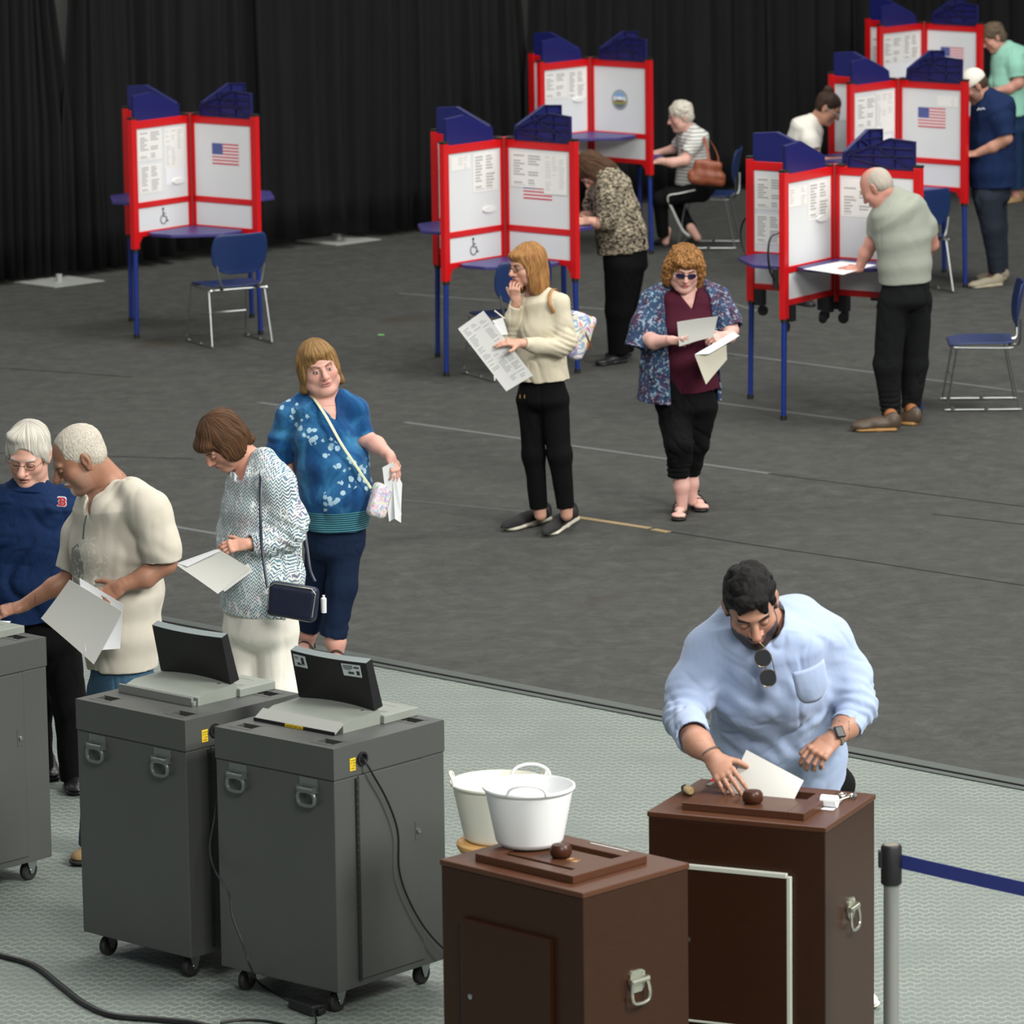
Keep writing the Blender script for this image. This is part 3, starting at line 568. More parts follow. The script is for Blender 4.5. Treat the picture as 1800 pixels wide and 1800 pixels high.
# ------------------------------------------------------------------ dark wood ballot boxes
def wood_mat(name, a, b):
    t = NT(name); n = t.noise(t.co((3, 3, 30)), 6, 5, .6, .3); n2 = t.noise(t.co(), 1.4, 2)
    c = t.mix(n, S(*a), S(*b)); c = t.mix(t.math('MULTIPLY', n2, .4), c, S(*b)); return t.set(c, .34, spec=.25)
M_wood = wood_mat('mahogany_shaded_sides', (38, 20, 11), (56, 33, 20)); M_wood2 = wood_mat('mahogany_lit_top', (68, 40, 27), (84, 54, 38)); M_slot = plain('dark_slot', (40, 22, 16), .8); M_tapew = plain('pale_grey_tape', (190, 194, 182), .6)  # one wood in two tones: brighter light on the tops painted into the colour
M_knob = wood_mat('polished_walnut', (42, 21, 12), (76, 42, 26)); M_bright = plain('bright_zinc', (200, 200, 186), .28, .9)
def ballot_box(o_, yaw, label, tape, slots):
    """origin at near corner; local x = right-hand face, y = left-hand face"""
    W, D, H_ = .505, .645, 1.05
    t_ = thing('ballot_box', label, 'ballot box', (o_[0], o_[1], 0), math.radians(yaw), 'dark wooden ballot boxes')
    mb = MB(); mb.box(.004, .004, .0, W-.004, D-.004, H_-.02); mb.build('case', M_wood, t_, bevel=.004)
    mb = MB(); mb.box(0, 0, H_-.02, W, D, H_); mb.build('top', M_wood2, t_, bevel=.004)
    # raised frame with recessed slots
    z = H_; fx0, fx1, fy0, fy1 = .06, .41, .10, .54
    mb = MB(); th = .026; zz = z+th
    cuts = slots; ys_ = (fy0+.06, fy1-.06)
    mb.box(fx0, fy0, z, fx1, ys_[0], zz); mb.box(fx0, ys_[1], z, fx1, fy1, zz)
    edges = [fx0]+[v for c in cuts for v in c]+[fx1]
    for i in range(0, len(edges), 2):
        mb.box(edges[i], ys_[0], z, edges[i+1], ys_[1], zz-(0.006 if 0 < i < len(edges)-2 else 0))
    fr = mb.build('slotted_frame', M_wood2, t_, bevel=.0025)
    mb = MB()
    for c in cuts: mb.box(c[0], ys_[0], z+.0005, c[1], ys_[1], z+.002)
    mb.build('slot', M_slot, fr)
    kx = (cuts[0][0]-.055) if len(cuts) == 1 else .5*(cuts[0][1]+cuts[1][0])-.01
    if len(cuts) == 1: kx = .135
    ky = .31 if len(cuts) > 1 else .312
    mb = MB(); r = .035; mb.lathe([(0, 0), (r*.75, 0), (r*.97, .008), (r*1.04, .02), (r*.98, .034), (r*.8, .043), (r*.4, .046), (0, .046)], 28, (kx, ky, zz-(.006 if len(cuts) > 1 else 0))); mb.build('knob', M_knob, t_, True)
    # door on the left-hand face, x = 0 plane
    mb = MB(); mb.box(-.018, .135, .34, .004, .535, .875); dr = mb.build('door', M_wood, t_, bevel=.003)
    mb = MB(); mb.lathe([(.0095, 0), (.0095, .005), (.004, .007), (0, .007)], 16, (-.018, .49, .62), Matrix.Rotation(-math.pi/2, 3, 'Y')); mb.build('lock', M_chr, dr, True)
    if tape:
        mb = MB(); mb.box(-.0195, .12, .338, .0, .134, .872); mb.box(-.020, .135, .866, .0, .545, .882); mb.box(-.020, .128, .332, .0, .545, .340); mb.build('edge_tape', M_tapew, dr, bevel=.002)
    # chrome chest handle on the right-hand face, y = 0 plane
    x = .25
    mb = MB(); pl = []
    for k in range(17):
        a = math.pi*k/16; pl.append((x+.034*math.cos(a)*(1.-.1*math.sin(3*a)), .735+.012*math.sin(a)))
    pl = pl+[(x-.034, .69), (x-.018, .672), (x+.018, .672), (x+.034, .69)]
    mb.add([(a, -.003, b) for a, b in pl]+[(a, .004, b) for a, b in pl], [tuple(range(len(pl)))]+[tuple(range(len(pl), 2*len(pl)))[::-1]]+[(i, (i+1) % len(pl), len(pl)+(i+1) % len(pl), len(pl)+i) for i in range(len(pl))])
    for s_ in (-1, 1):
        mb.box(x+s_*.036-.007, -.016, .705, x+s_*.036+.007, 0, .722)
        mb.lathe([(.004, 0), (.003, .003), (0, .003)], 8, (x+s_*.02, -.003, .735), Matrix.Rotation(math.pi/2, 3, 'X'))
    mb.tube([(x-.04, -.013, .712), (x+.04, -.013, .712)], .008, 10)
    mb.tube(smooth_path([(x-.034, -.013, .710), (x-.042, -.016, .675), (x-.034, -.018, .645), (x, -.019, .638), (x+.034, -.018, .645), (x+.042, -.016, .675), (x+.034, -.013, .710)], 5), .0055, 8)
    mb.build('chest_handle', M_bright, t_, True)
    return t_
b1 = (.208, 14.318); bb1 = ballot_box(b1, 45.6, 'nearest dark wooden ballot box, with a white tub standing on it', False, [(.115, .15), (.32, .355)])
b2 = (1.033, 15.115); bb2 = ballot_box(b2, 66.2, 'taller-looking wooden ballot box with pale taped door, used by man in light blue sweatshirt', True, [(.245, .345)])
def bx(o_, yaw, x, y, z):
    a = math.radians(yaw); return Vector((o_[0]+x*math.cos(a)-y*math.sin(a), o_[1]+x*math.sin(a)+y*math.cos(a), z))
# pink striped sticker and gold decal
q = [bx(b1, 45.6, *p) for p in ((.46, .43, 1.0505), (.46, .25, 1.0505), (.485, .25, 1.0505), (.485, .43, 1.0505))]
mb = MB(); mb.box(.462, .25, 1.05, .484, .42, 1.0508, mi=0); mb.box(.47, .27, 1.0508, .474, .41, 1.0512, mi=1); mb.build('striped_sticker', [M_stick, plain('pink_print', (206, 120, 120), .6)], bb1)
mb = MB(); M_gold = plain('worn_gold_print', (176, 134, 84), .4, .3)
mb.tube(arc((.225, .255, 1.0708), .021, 0, 2*math.pi-.3, 24, (1, 0, 0), (0, 1, 0)), .0012, 6); mb.tube(arc((.225, .255, 1.0708), .012, 0, 2*math.pi-.3, 16, (1, 0, 0), (0, 1, 0)), .001, 6); mb.tube([(.225, .285, 1.0708), (.222, .30, 1.0708), (.2, .31, 1.0708)], .001, 6); mb.build('ring_decal', M_gold, bb1)
# ------------------------------------------------------------------ white tubs and stool
def tub_mat():
    t = NT('white_flexible_plastic'); t.b.inputs['Subsurface Weight'].default_value = .25; t.b.inputs['Subsurface Radius'].default_value = (.05, .05, .05)
    return t.set(S(226, 228, 228), .4, spec=.45)
M_tub = tub_mat(); M_tub2 = plain('off_white_flexible_plastic', (226, 224, 210), .42)
def tub(loc, rt, rb, h, rot, tilt, mat, label):
    t_ = thing('tub', label, 'bucket', loc, rot, 'white flexible tubs with loop handles')
    out = [(0, 0), (rb*.92, 0), (rb, .008)]
    n = 34
    for i in range(n+1):
        z = .012+(h-.03)*i/n; out.append((rb+(rt-rb)*(z/h)+(.0009 if i % 2 else -.0009), z))
    out += [(rt+.002, h-.012), (rt+.006, h-.006), (rt+.005, h), (rt-.001, h+.001), (rt-.006, h-.008), (rb-.004, .012), (0, .01)]
    mb = MB(); vs0 = len(mb.v); mb.lathe(out, 48); 
    mb.v = [(x, y, z+(y*tilt)*(z/h)) for x, y, z in mb.v]
    mb.build('tub_shell', mat, t_, True)
    for s_ in (-1, 1):
        mb = MB(); pts = []
        for k in range(15):
            a = math.pi*k/14; y = math.cos(a)*.063; zz = math.sin(a)**.8*.038
            pts.append((y, s_*(math.sqrt(max(rt*rt-y*y, 0))+.004+.012*math.sin(a)*0), h-.004+zz*1.0+s_*rt*tilt))
        mb.tube(pts, .0065, 8, flat=.8); mb.build('loop_handle', mat, t_, True)
    return t_
tb_loc = bx(b1, 45.6, .30, .475, 1.074)
g2 = P(931, 1492, tb_loc.y); tub2 = tub((g2[0], tb_loc.y, 1.0765), .147, .108, .195, math.radians(-3), .0, M_tub, 'front white tub standing on the nearest wooden ballot box')
for (dx, dy, rz_, zz_) in ((-.04, -.01, .6, .1), (.03, .02, -.5, .12), (-.01, .03, 1.2, .14)):
    o = uvquad('paper_sheet', [Vector(p) for p in ((-.06, -.045, 0), (.06, -.045, .012), (.06, .045, .03), (-.06, .045, .012))], M_paper, None); o.location = (g2[0]+dx, tb_loc.y+dy, 1.0765+zz_-.06); o.rotation_euler = (0.2, .1, rz_); tag(o, {.6: 'leftmost pale paper slip inside the front white tub', -.5: 'paper slip on the right inside the front white tub', 1.2: 'paper slip at the back inside the front white tub'}[rz_], 'paper', 'paper slips in the front tub')
sY = 16.35; sg = P(872, 1476, sY); M_pine = wood_mat('honey_pine', (196, 148, 84), (216, 172, 110))
st_ = thing('round_stool', 'honey-coloured round wooden stool under the rear white tub', 'stool', (sg[0], sY, 0))
zt = sg[2]+.0
mb = MB(); mb.lathe([(0, zt-.045), (.12, zt-.045), (.132, zt-.038), (.143, zt-.02), (.143, zt-.008), (.135, zt), (0, zt)], 36); mb.build('seat', M_pine, st_, True)
for k in range(4):
    a = math.radians(222+90*k); mb = MB(); mb.tube([(.075*math.cos(a), .075*math.sin(a), zt-.045), (.11*math.cos(a), .11*math.sin(a), zt*.6), (.215*math.cos(a), .2*math.sin(a), 0)], [.03, .026, .02], 12); mb.build('leg', M_pine, st_, True)
mb = MB()
tub((sg[0]+.012, sY+.012, zt), .170, .125, .215, math.radians(92), .0, M_tub2, 'rear off-white tub standing on the wooden stool')
# ------------------------------------------------------------------ barrier post and belt
M_belt = plain('navy_webbing', (38, 50, 120), .7); M_alu = plain('brushed_aluminium', (150, 152, 146), .42, .55)
po = (1.246, 15.05); t_ = thing('barrier_post', 'silver barrier post with black head in the lower right', 'barrier post', (*po, 0))
mb = MB(); mb.lathe([(0, 0), (.17, 0), (.17, .012), (.05, .03), (0, .03)], 40); mb.build('base', M_cap, t_, True)
mb = MB(); mb.tube([(0, 0, .03), (0, 0, .89)], .026, 24); mb.build('pole', M_alu, t_, True)
mb = MB(); mb.lathe([(0, .872), (.033, .872), (.035, .876), (.035, .998), (.031, 1.006), (0, 1.006)], 28); mb.box(-.043, -.016, .93, -.03, .016, .985); hd = mb.build('head', M_cap, t_, True)
mb = MB(); mb.lathe([(.022, 0), (.024, .0), (.024, .001), (0, .001)], 20, (0, 0, 1.006)); mb.build('cap_label', plain('scratched_label', (110, 108, 90), .4, var=.5, scale=90), hd)
ba, bb_ = Vector((po[0]+.03, po[1]-.01, .95)), Vector((1.246+1.5, 15.05-1.35, .95)); n_ = 16; vs = []
for i in range(n_+1):
    t = i/n_; p = ba.lerp(bb_, t); sag = .012*4*t*(1-t)
    vs += [(p.x, p.y, p.z-.024-sag), (p.x, p.y, p.z+.024-sag)]
o = mesh_obj('barrier_belt', vs, [(2*i, 2*i+2, 2*i+3, 2*i+1) for i in range(n_)], M_belt); so = o.modifiers.new('s', 'SOLIDIFY'); so.thickness = .002; tag(o, 'navy webbing belt stretched right from the barrier post', 'belt')
# ------------------------------------------------------------------ cords
M_cord = plain('black_cord', (18, 18, 19), .45)
def cord(name, pts, r, label, cat='cable'):
    mb = MB(); mb.tube(smooth_path(pts, 8), r, 8); return tag(mb.build(name, M_cord, None, True), label, cat)
cord('black_cable', [tuple(G(x, y, .012)) for x, y in ((-40, 1668), (0, 1679), (60, 1697), (110, 1735), (150, 1765), (200, 1785), (280, 1792), (350, 1800), (430, 1822))], .0115, 'thick black cable curving across the rubber floor at lower left')
cord('black_cable', [tuple(G(x, y, .006)) for x, y in ((388, 1798), (420, 1793), (470, 1795), (520, 1806))], .005, 'thin black cable at the bottom edge left of the power adapter')
gY = 16.6
ps = [bx(m3, 49, .148, -.012, .953), bx(m3, 49, .17, -.03, .90), bx(m3, 49, .25, -.03, .78), bx(m3, 49, .305, -.03, .65), bx(m3, 49, .31, -.03, .5), bx(m3, 49, .37, -.03, .36), bx(m3, 49, .47, -.035, .22), bx(m3, 49, .60, -.05, .10), bx(m3, 49, .72, -.08, .03), bx(m3, 49, .8, -.12, .008)]
cord('black_cable', ps, .0042, 'black power cord hanging down the door of the nearest ballot scanner')
ps = [bx(m2, 47.5, .148, -.012, .953), bx(m2, 47.5, .17, -.04, .93)]+[P(x, y, Y) for x, y, Y in ((378, 1430, 16.95), (369, 1490, 16.9), (378, 1530, 16.85), (402, 1570, 16.7), (408, 1610, 16.65), (425, 1655, 16.6), (440, 1700, 16.55))]+[G(455, 1727, .02), G(490, 1748, .01), G(520, 1757, .025)]
cord('black_cable', ps, .0042, 'black power cord falling between the middle and nearest ballot scanners')
g_ = G(540, 1778); t_ = thing('power_adapter', 'black power adapter brick on the floor beside the nearest scanner caster', 'power adapter', g_, math.radians(-52))
mb = MB(); mb.box(-.075, -.034, .002, .075, .034, .042); mb.build('casing', M_cap, t_, bevel=.006)
mb = MB(); mb.box(.074, -.014, .01, .092, .014, .03); mb.build('plug', M_cord, t_, bevel=.003)
cord('black_cable', [tuple(G(552, 1782, .02)), tuple(G(556, 1795, .01)), tuple(G(551, 1815, .006))], .004, 'short black cord leaving the power adapter')

# ------------------------------------------------------------------ small things on the second ballot box
def on2(x, y, z=1.0505): return bx(b2, 66.2, x, y, z)
t_ = thing('label_roll', 'roll of white stickers on the right end of the taped ballot box', 'roll', on2(.27, .085), math.radians(66.2+90))
mb = MB(); Rr = Matrix.Rotation(math.pi/2, 3, 'Y'); mb.lathe([(.008, -.028), (.021, -.028), (.021, .028), (.008, .028)], 26, (0, 0, .021), Rr, closed=True); mb.build('paper_roll', M_paper, t_, True)
mb = MB(); mb.box(-.028, .012, .0008, .028, .045, .0016); mb.build('loose_end', M_paper, t_)
def tool(name, label, pts, r_, mat, cat):
    mb = MB(); mb.tube(pts, r_, 10); return tag(mb.build(name, mat, None, True), label, cat)
t_ = thing('scissors', 'metal scissors lying behind the white roll on the taped ballot box', 'scissors', on2(.36, .075, 1.052), math.radians(66.2))
for k_ in (-1, 1):
    mb = MB(); mb.tube([(-.05, .006*k_, .004+.002*k_), (.0, 0, .004+.002*k_), (.045, -.012*k_, .004+.002*k_)], [.002, .006, .004], 8, flat=.5); mb.tube([Vector((.062+.018*math.cos(a), -.018*k_+.013*math.sin(a), .006)) for a in [i*math.pi/8 for i in range(16)]], .0035, 6, closed=True); mb.build('blade', M_bright, t_, True)
tool('metal_marker', 'grey metal pen beside the scissors on the taped ballot box', [on2(.40, .045, 1.057), on2(.46, .06, 1.057)], .0065, plain('grey_metal', (120, 122, 120), .35, .7), 'pen')
t_ = thing('hand_stamp', 'small stamp with pale wooden handle on the left end of the taped ballot box', 'stamp', on2(.265, .595, 1.0505), math.radians(20))
mb = MB(); mb.lathe([(.006, -.026), (.014, -.02), (.0155, .0), (.014, .014), (.010, .018)], 20, (0, 0, .0155), Matrix.Rotation(math.pi/2, 3, 'X')); mb.build('wooden_handle', plain('pale_beech', (206, 178, 130), .5), t_, True)
mb = MB(); mb.lathe([(0, -.044), (.0125, -.044), (.0135, -.036), (.0125, -.026), (0, -.026)], 18, (0, 0, .0145), Matrix.Rotation(math.pi/2, 3, 'X')); mb.build('stamp_head', M_cap, t_, True)
t_ = thing('seal_cutter', 'cutter with red grips half hidden by the left hand on the taped ballot box', 'tool', on2(.42, .575, 1.0505), math.radians(66))
mb = MB(); mb.tube([(.02, -.012, .008), (.075, -.022, .01)], .006, 8); mb.tube([(.02, .004, .008), (.075, .016, .01)], .006, 8); mb.build('red_grip', plain('red_grip', (190, 24, 30), .4), t_, True)
mb = MB(); mb.box(-.03, -.010, .003, .022, .006, .009); mb.build('steel_blade', M_bright, t_, bevel=.001)
# ------------------------------------------------------------------ sculpting by signed distance, meshed once into ordinary geometry
V3 = lambda *a: np.array(a, float)
def nrm(v): v = np.asarray(v, float); return v/max(np.linalg.norm(v), 1e-9)
_lat = np.random.RandomState(3).rand(32, 32, 32).astype(np.float32)
def vnoise(p):
    i = np.floor(p).astype(int); f = p-i; f = f*f*(3-2*f); i &= 31; j = (i+1) & 31; r = 0
    for a, ia, wa in ((0, i[..., 0], 1-f[..., 0]), (1, j[..., 0], f[..., 0])):
        for b, ib, wb in ((0, i[..., 1], 1-f[..., 1]), (1, j[..., 1], f[..., 1])):
            r = r+wa*wb*(_lat[ia, ib, i[..., 2]]*(1-f[..., 2])+_lat[ia, ib, j[..., 2]]*f[..., 2])
    return r
def cone(a, b, ra, rb, flat=False):
    a, b = np.asarray(a, float), np.asarray(b, float); L = max(np.linalg.norm(b-a), 1e-6); t = (b-a)/L
    def f(x, y, z):
        q = (x-a[0])*t[0]+(y-a[1])*t[1]+(z-a[2])*t[2]; h = np.clip(q/L, 0, 1)*L
        d = np.sqrt((x-a[0]-t[0]*h)**2+(y-a[1]-t[1]*h)**2+(z-a[2]-t[2]*h)**2)-(ra+(rb-ra)*h/L)
        return np.maximum(d, q-L) if flat else d
    r = max(ra, rb); return f, np.minimum(a, b)-r, np.maximum(a, b)+r
def econe(a, b, wa, da, wb, db, side, flat=False, cap=.6):
    a, b = np.asarray(a, float), np.asarray(b, float); L = max(np.linalg.norm(b-a), 1e-6); t = (b-a)/L
    s = nrm(np.asarray(side, float)-np.dot(side, t)*t); u = np.cross(t, s)
    def f(x, y, z):
        x, y, z = x-a[0], y-a[1], z-a[2]; q = x*t[0]+y*t[1]+z*t[2]; h = np.clip(q/L, 0, 1); W = wa+(wb-wa)*h; D = da+(db-da)*h; m = np.minimum(W, D)*cap
        qs = x*s[0]+y*s[1]+z*s[2]; qu = x*u[0]+y*u[1]+z*u[2]; qa = q-h*L
        k0 = np.sqrt((qs/W)**2+(qu/D)**2+(qa/m)**2); k1 = np.sqrt((qs/W**2)**2+(qu/D**2)**2+(qa/m**2)**2)
        d = np.where(k1 > 1e-6, k0*(k0-1)/np.maximum(k1, 1e-6), -m); return np.maximum(d, q-L) if flat else d
    r = max(wa, wb, da, db); return f, np.minimum(a, b)-r, np.maximum(a, b)+r
def ell(c, M, r):
    """M: 3x3 with the axes as columns"""
    c = np.asarray(c, float); M = np.asarray(M, float); r = np.asarray(r, float)
    def f(x, y, z):
        x, y, z = x-c[0], y-c[1], z-c[2]; q = [(x*M[0, i]+y*M[1, i]+z*M[2, i]) for i in range(3)]
        k0 = np.sqrt(sum((q[i]/r[i])**2 for i in range(3))); k1 = np.sqrt(sum((q[i]/r[i]**2)**2 for i in range(3)))
        return np.where(k1 > 1e-6, k0*(k0-1)/np.maximum(k1, 1e-6), -min(r))
    e = np.sqrt(((M*r)**2).sum(1)); return f, c-e, c+e
def rbox(c, M, h, rd):
    c = np.asarray(c, float); M = np.asarray(M, float); h = np.asarray(h, float)-rd
    def f(x, y, z):
        x, y, z = x-c[0], y-c[1], z-c[2]; q = [np.abs(x*M[0, i]+y*M[1, i]+z*M[2, i])-h[i] for i in range(3)]
        return np.sqrt(sum(np.maximum(v, 0)**2 for v in q))+np.minimum(np.maximum(np.maximum(q[0], q[1]), q[2]), 0)-rd
    e = np.abs(M*(h+rd)).sum(1); return f, c-e, c+e
def planes(lst, lo, hi):
    """convex region: every plane (point, outward normal)"""
    lst = [(np.asarray(p, float), nrm(n)) for p, n in lst]
    def f(x, y, z):
        d = None
        for p, n in lst:
            e = (x-p[0])*n[0]+(y-p[1])*n[1]+(z-p[2])*n[2]; d = e if d is None else np.maximum(d, e)
        return d
    return f, np.asarray(lo, float), np.asarray(hi, float)
class Sculpt:
    def __init__(s): s.ops = []
    def add(s, prim, k=.01): s.ops.append(('+', k, prim)); return s
    def sub(s, prim, k=.004): s.ops.append(('-', k, prim)); return s
    def clip(s, pt, n): s.ops.append(('&', 0, (np.asarray(pt, float), nrm(n)))); return s
    def bounds(s):
        lo = np.min([p[1]-k for o, k, p in s.ops if o == '+'], 0); hi = np.max([p[2]+k for o, k, p in s.ops if o == '+'], 0); return lo, hi
    def ev(s, lo, hi, vox):
        n = np.ceil((hi-lo)/vox).astype(int)+1
        X = (lo[0]+np.arange(n[0])*vox).reshape(-1, 1, 1); Y = (lo[1]+np.arange(n[1])*vox).reshape(1, -1, 1); Z = (lo[2]+np.arange(n[2])*vox).reshape(1, 1, -1)
        D = np.full(tuple(n), .5, np.float32)
        for o, k, p in s.ops:
            if o == '&':
                pt, nn = p; D = np.maximum(D, ((X-pt[0])*nn[0]+(Y-pt[1])*nn[1]+(Z-pt[2])*nn[2]).astype(np.float32)); continue
            f, a, b = p; i0 = np.clip(np.floor((a-k-lo)/vox).astype(int)-2, 0, n); i1 = np.clip(np.ceil((b+k-lo)/vox).astype(int)+3, 0, n)
            if np.any(i1 <= i0): continue
            sl = tuple(slice(i0[i], i1[i]) for i in range(3)); d = f(X[sl[0]], Y[:, sl[1]], Z[:, :, sl[2]]); c = D[sl]
            if o == '+': h = np.maximum(k-np.abs(c-d), 0)/max(k, 1e-6); D[sl] = np.minimum(c, d)-h*h*k/4
            else: d = -d; h = np.maximum(k-np.abs(c-d), 0)/max(k, 1e-6); D[sl] = np.maximum(c, d)+h*h*k/4
        return D
    def mesh(s, vox, lo=None, hi=None, keep=None, drop=()):
        l0, h0 = s.bounds(); lo = l0 if lo is None else np.maximum(lo, l0); hi = h0 if hi is None else np.minimum(hi, h0)
        lo = lo-3*vox; hi = hi+3*vox; D = s.ev(lo, hi, vox); g = vdb.FloatGrid(.5); g.copyFromArray(np.ascontiguousarray(D)); v, q = g.convertToQuads(0.)
        v = v*vox+lo; q = q[:, ::-1]
        c = v[q].mean(1); m = np.ones(len(q), bool)
        if keep is not None: m &= np.all((c >= keep[0]) & (c < keep[1]), 1)
        for a, b in drop: m &= ~np.all((c >= a) & (c < b), 1)
        q = q[m]; u, inv = np.unique(q, return_inverse=True); return v[u], inv.reshape(-1, 4)
def quads_obj(name, v, q, mats, parent=None):
    me = bpy.data.meshes.new(name); me.vertices.add(len(v)); me.vertices.foreach_set('co', v.astype(np.float32).ravel())
    me.loops.add(len(q)*4); me.loops.foreach_set('vertex_index', q.astype(np.int32).ravel())
    me.polygons.add(len(q)); me.polygons.foreach_set('loop_start', np.arange(0, len(q)*4, 4, dtype=np.int32))
    me.polygons.foreach_set('use_smooth', np.ones(len(q), bool)); me.update(calc_edges=True)
    for m in (mats if isinstance(mats, (list, tuple)) else [mats]): me.materials.append(m)
    o = bpy.data.objects.new(name, me); COL.objects.link(o)
    if parent is not None: o.parent = parent
    return o
def quad_normals(v, q):
    n = np.cross(v[q[:, 2]]-v[q[:, 0]], v[q[:, 3]]-v[q[:, 1]]); out = np.zeros_like(v)
    for k in range(4): np.add.at(out, q[:, k], n)
    return out/np.maximum(np.linalg.norm(out, axis=1, keepdims=True), 1e-12)
def relax(v, q, it=1):
    for _ in range(it):
        acc = np.zeros_like(v); cnt = np.zeros(len(v))
        for k in range(4):
            a, b = q[:, k], q[:, (k+1) % 4]; np.add.at(acc, a, v[b]); np.add.at(cnt, a, 1); np.add.at(acc, b, v[a]); np.add.at(cnt, b, 1)
        v = .5*v+.5*acc/cnt[:, None]
    return v
def frame_of(yaw, pitch=0, roll=0):
    """columns: side (figure's right hand), forward, up. yaw 0 faces the viewer, +90 faces picture left"""
    a, p, r = map(math.radians, (yaw, pitch, roll)); f = V3(-math.sin(a), -math.cos(a), 0); u = V3(0, 0, 1)
    f, u = f*math.cos(p)-u*math.sin(p), u*math.cos(p)+f*math.sin(p); s = np.cross(f, u); s, u = s*math.cos(r)-u*math.sin(r), u*math.cos(r)+s*math.sin(r)
    return np.array([s, f, u]).T
# ------------------------------------------------------------------ skin, hair and cloth materials
def skin_mat():
    t = NT('skin'); a = t.n('ShaderNodeVertexColor', _layer_name='Col'); n = t.noise(t.co(), 90, 3)
    c = t.mix(t.math('MULTIPLY', n, .25), a.outputs[0], (.55, .25, .18, 1), 'MULTIPLY'); t.bump(t.noise(t.co(), 260, 3), .12, .002)
    t.b.inputs['Subsurface Weight'].default_value = .06; t.b.inputs['Subsurface Radius'].default_value = (.012, .005, .003)
    return t.set(c, .5, spec=.4)
M_skin = skin_mat()
def hair_mat(name, lo, hi, stretch=(1, 1, .035), sc=34, rough=.5, bump=.85):
    t = NT(name); a = t.n('ShaderNodeAttribute', _attribute_name='strand'); m = t.n('ShaderNodeMapping', Vector=a.outputs['Vector']); m.inputs['Scale'].default_value = stretch
    n = t.noise(m.outputs[0], sc, 3, .65, .4); n3 = t.noise(m.outputs[0], sc*3.2, 2, .6); n2 = t.noise(t.co(), 12, 3); f = t.math('ADD', t.math('MULTIPLY', n, .6), t.math('MULTIPLY', n3, .4))
    c = t.ramp(f, [(.41, S(*lo)), (.58, S(*hi))]); c = t.mix(t.math('MULTIPLY', n2, .25), c, S(*lo)); t.bump(f, bump, .006); return t.set(c, rough, spec=.2)
def cloth_mat(name, c, c2=None, sc=7, rough=.88, weave=500, fold=.25, sheen=.0, amt=1.):
    t = NT(name); n = t.noise(t.co(), weave, 2); b = t.noise(t.co((1, 1, .45)), sc, 4, .6, .5); c2 = c2 or tuple(min(255, int(x*1.13+4)) for x in c)
    col = t.mix(t.math('MULTIPLY', n, amt), S(*c), S(*c2)); t.bump(t.math('ADD', t.math('MULTIPLY', b, 1.), t.math('MULTIPLY', n, .04)), fold, .03); return t.set(col, rough, spec=.12, sheen=sheen)
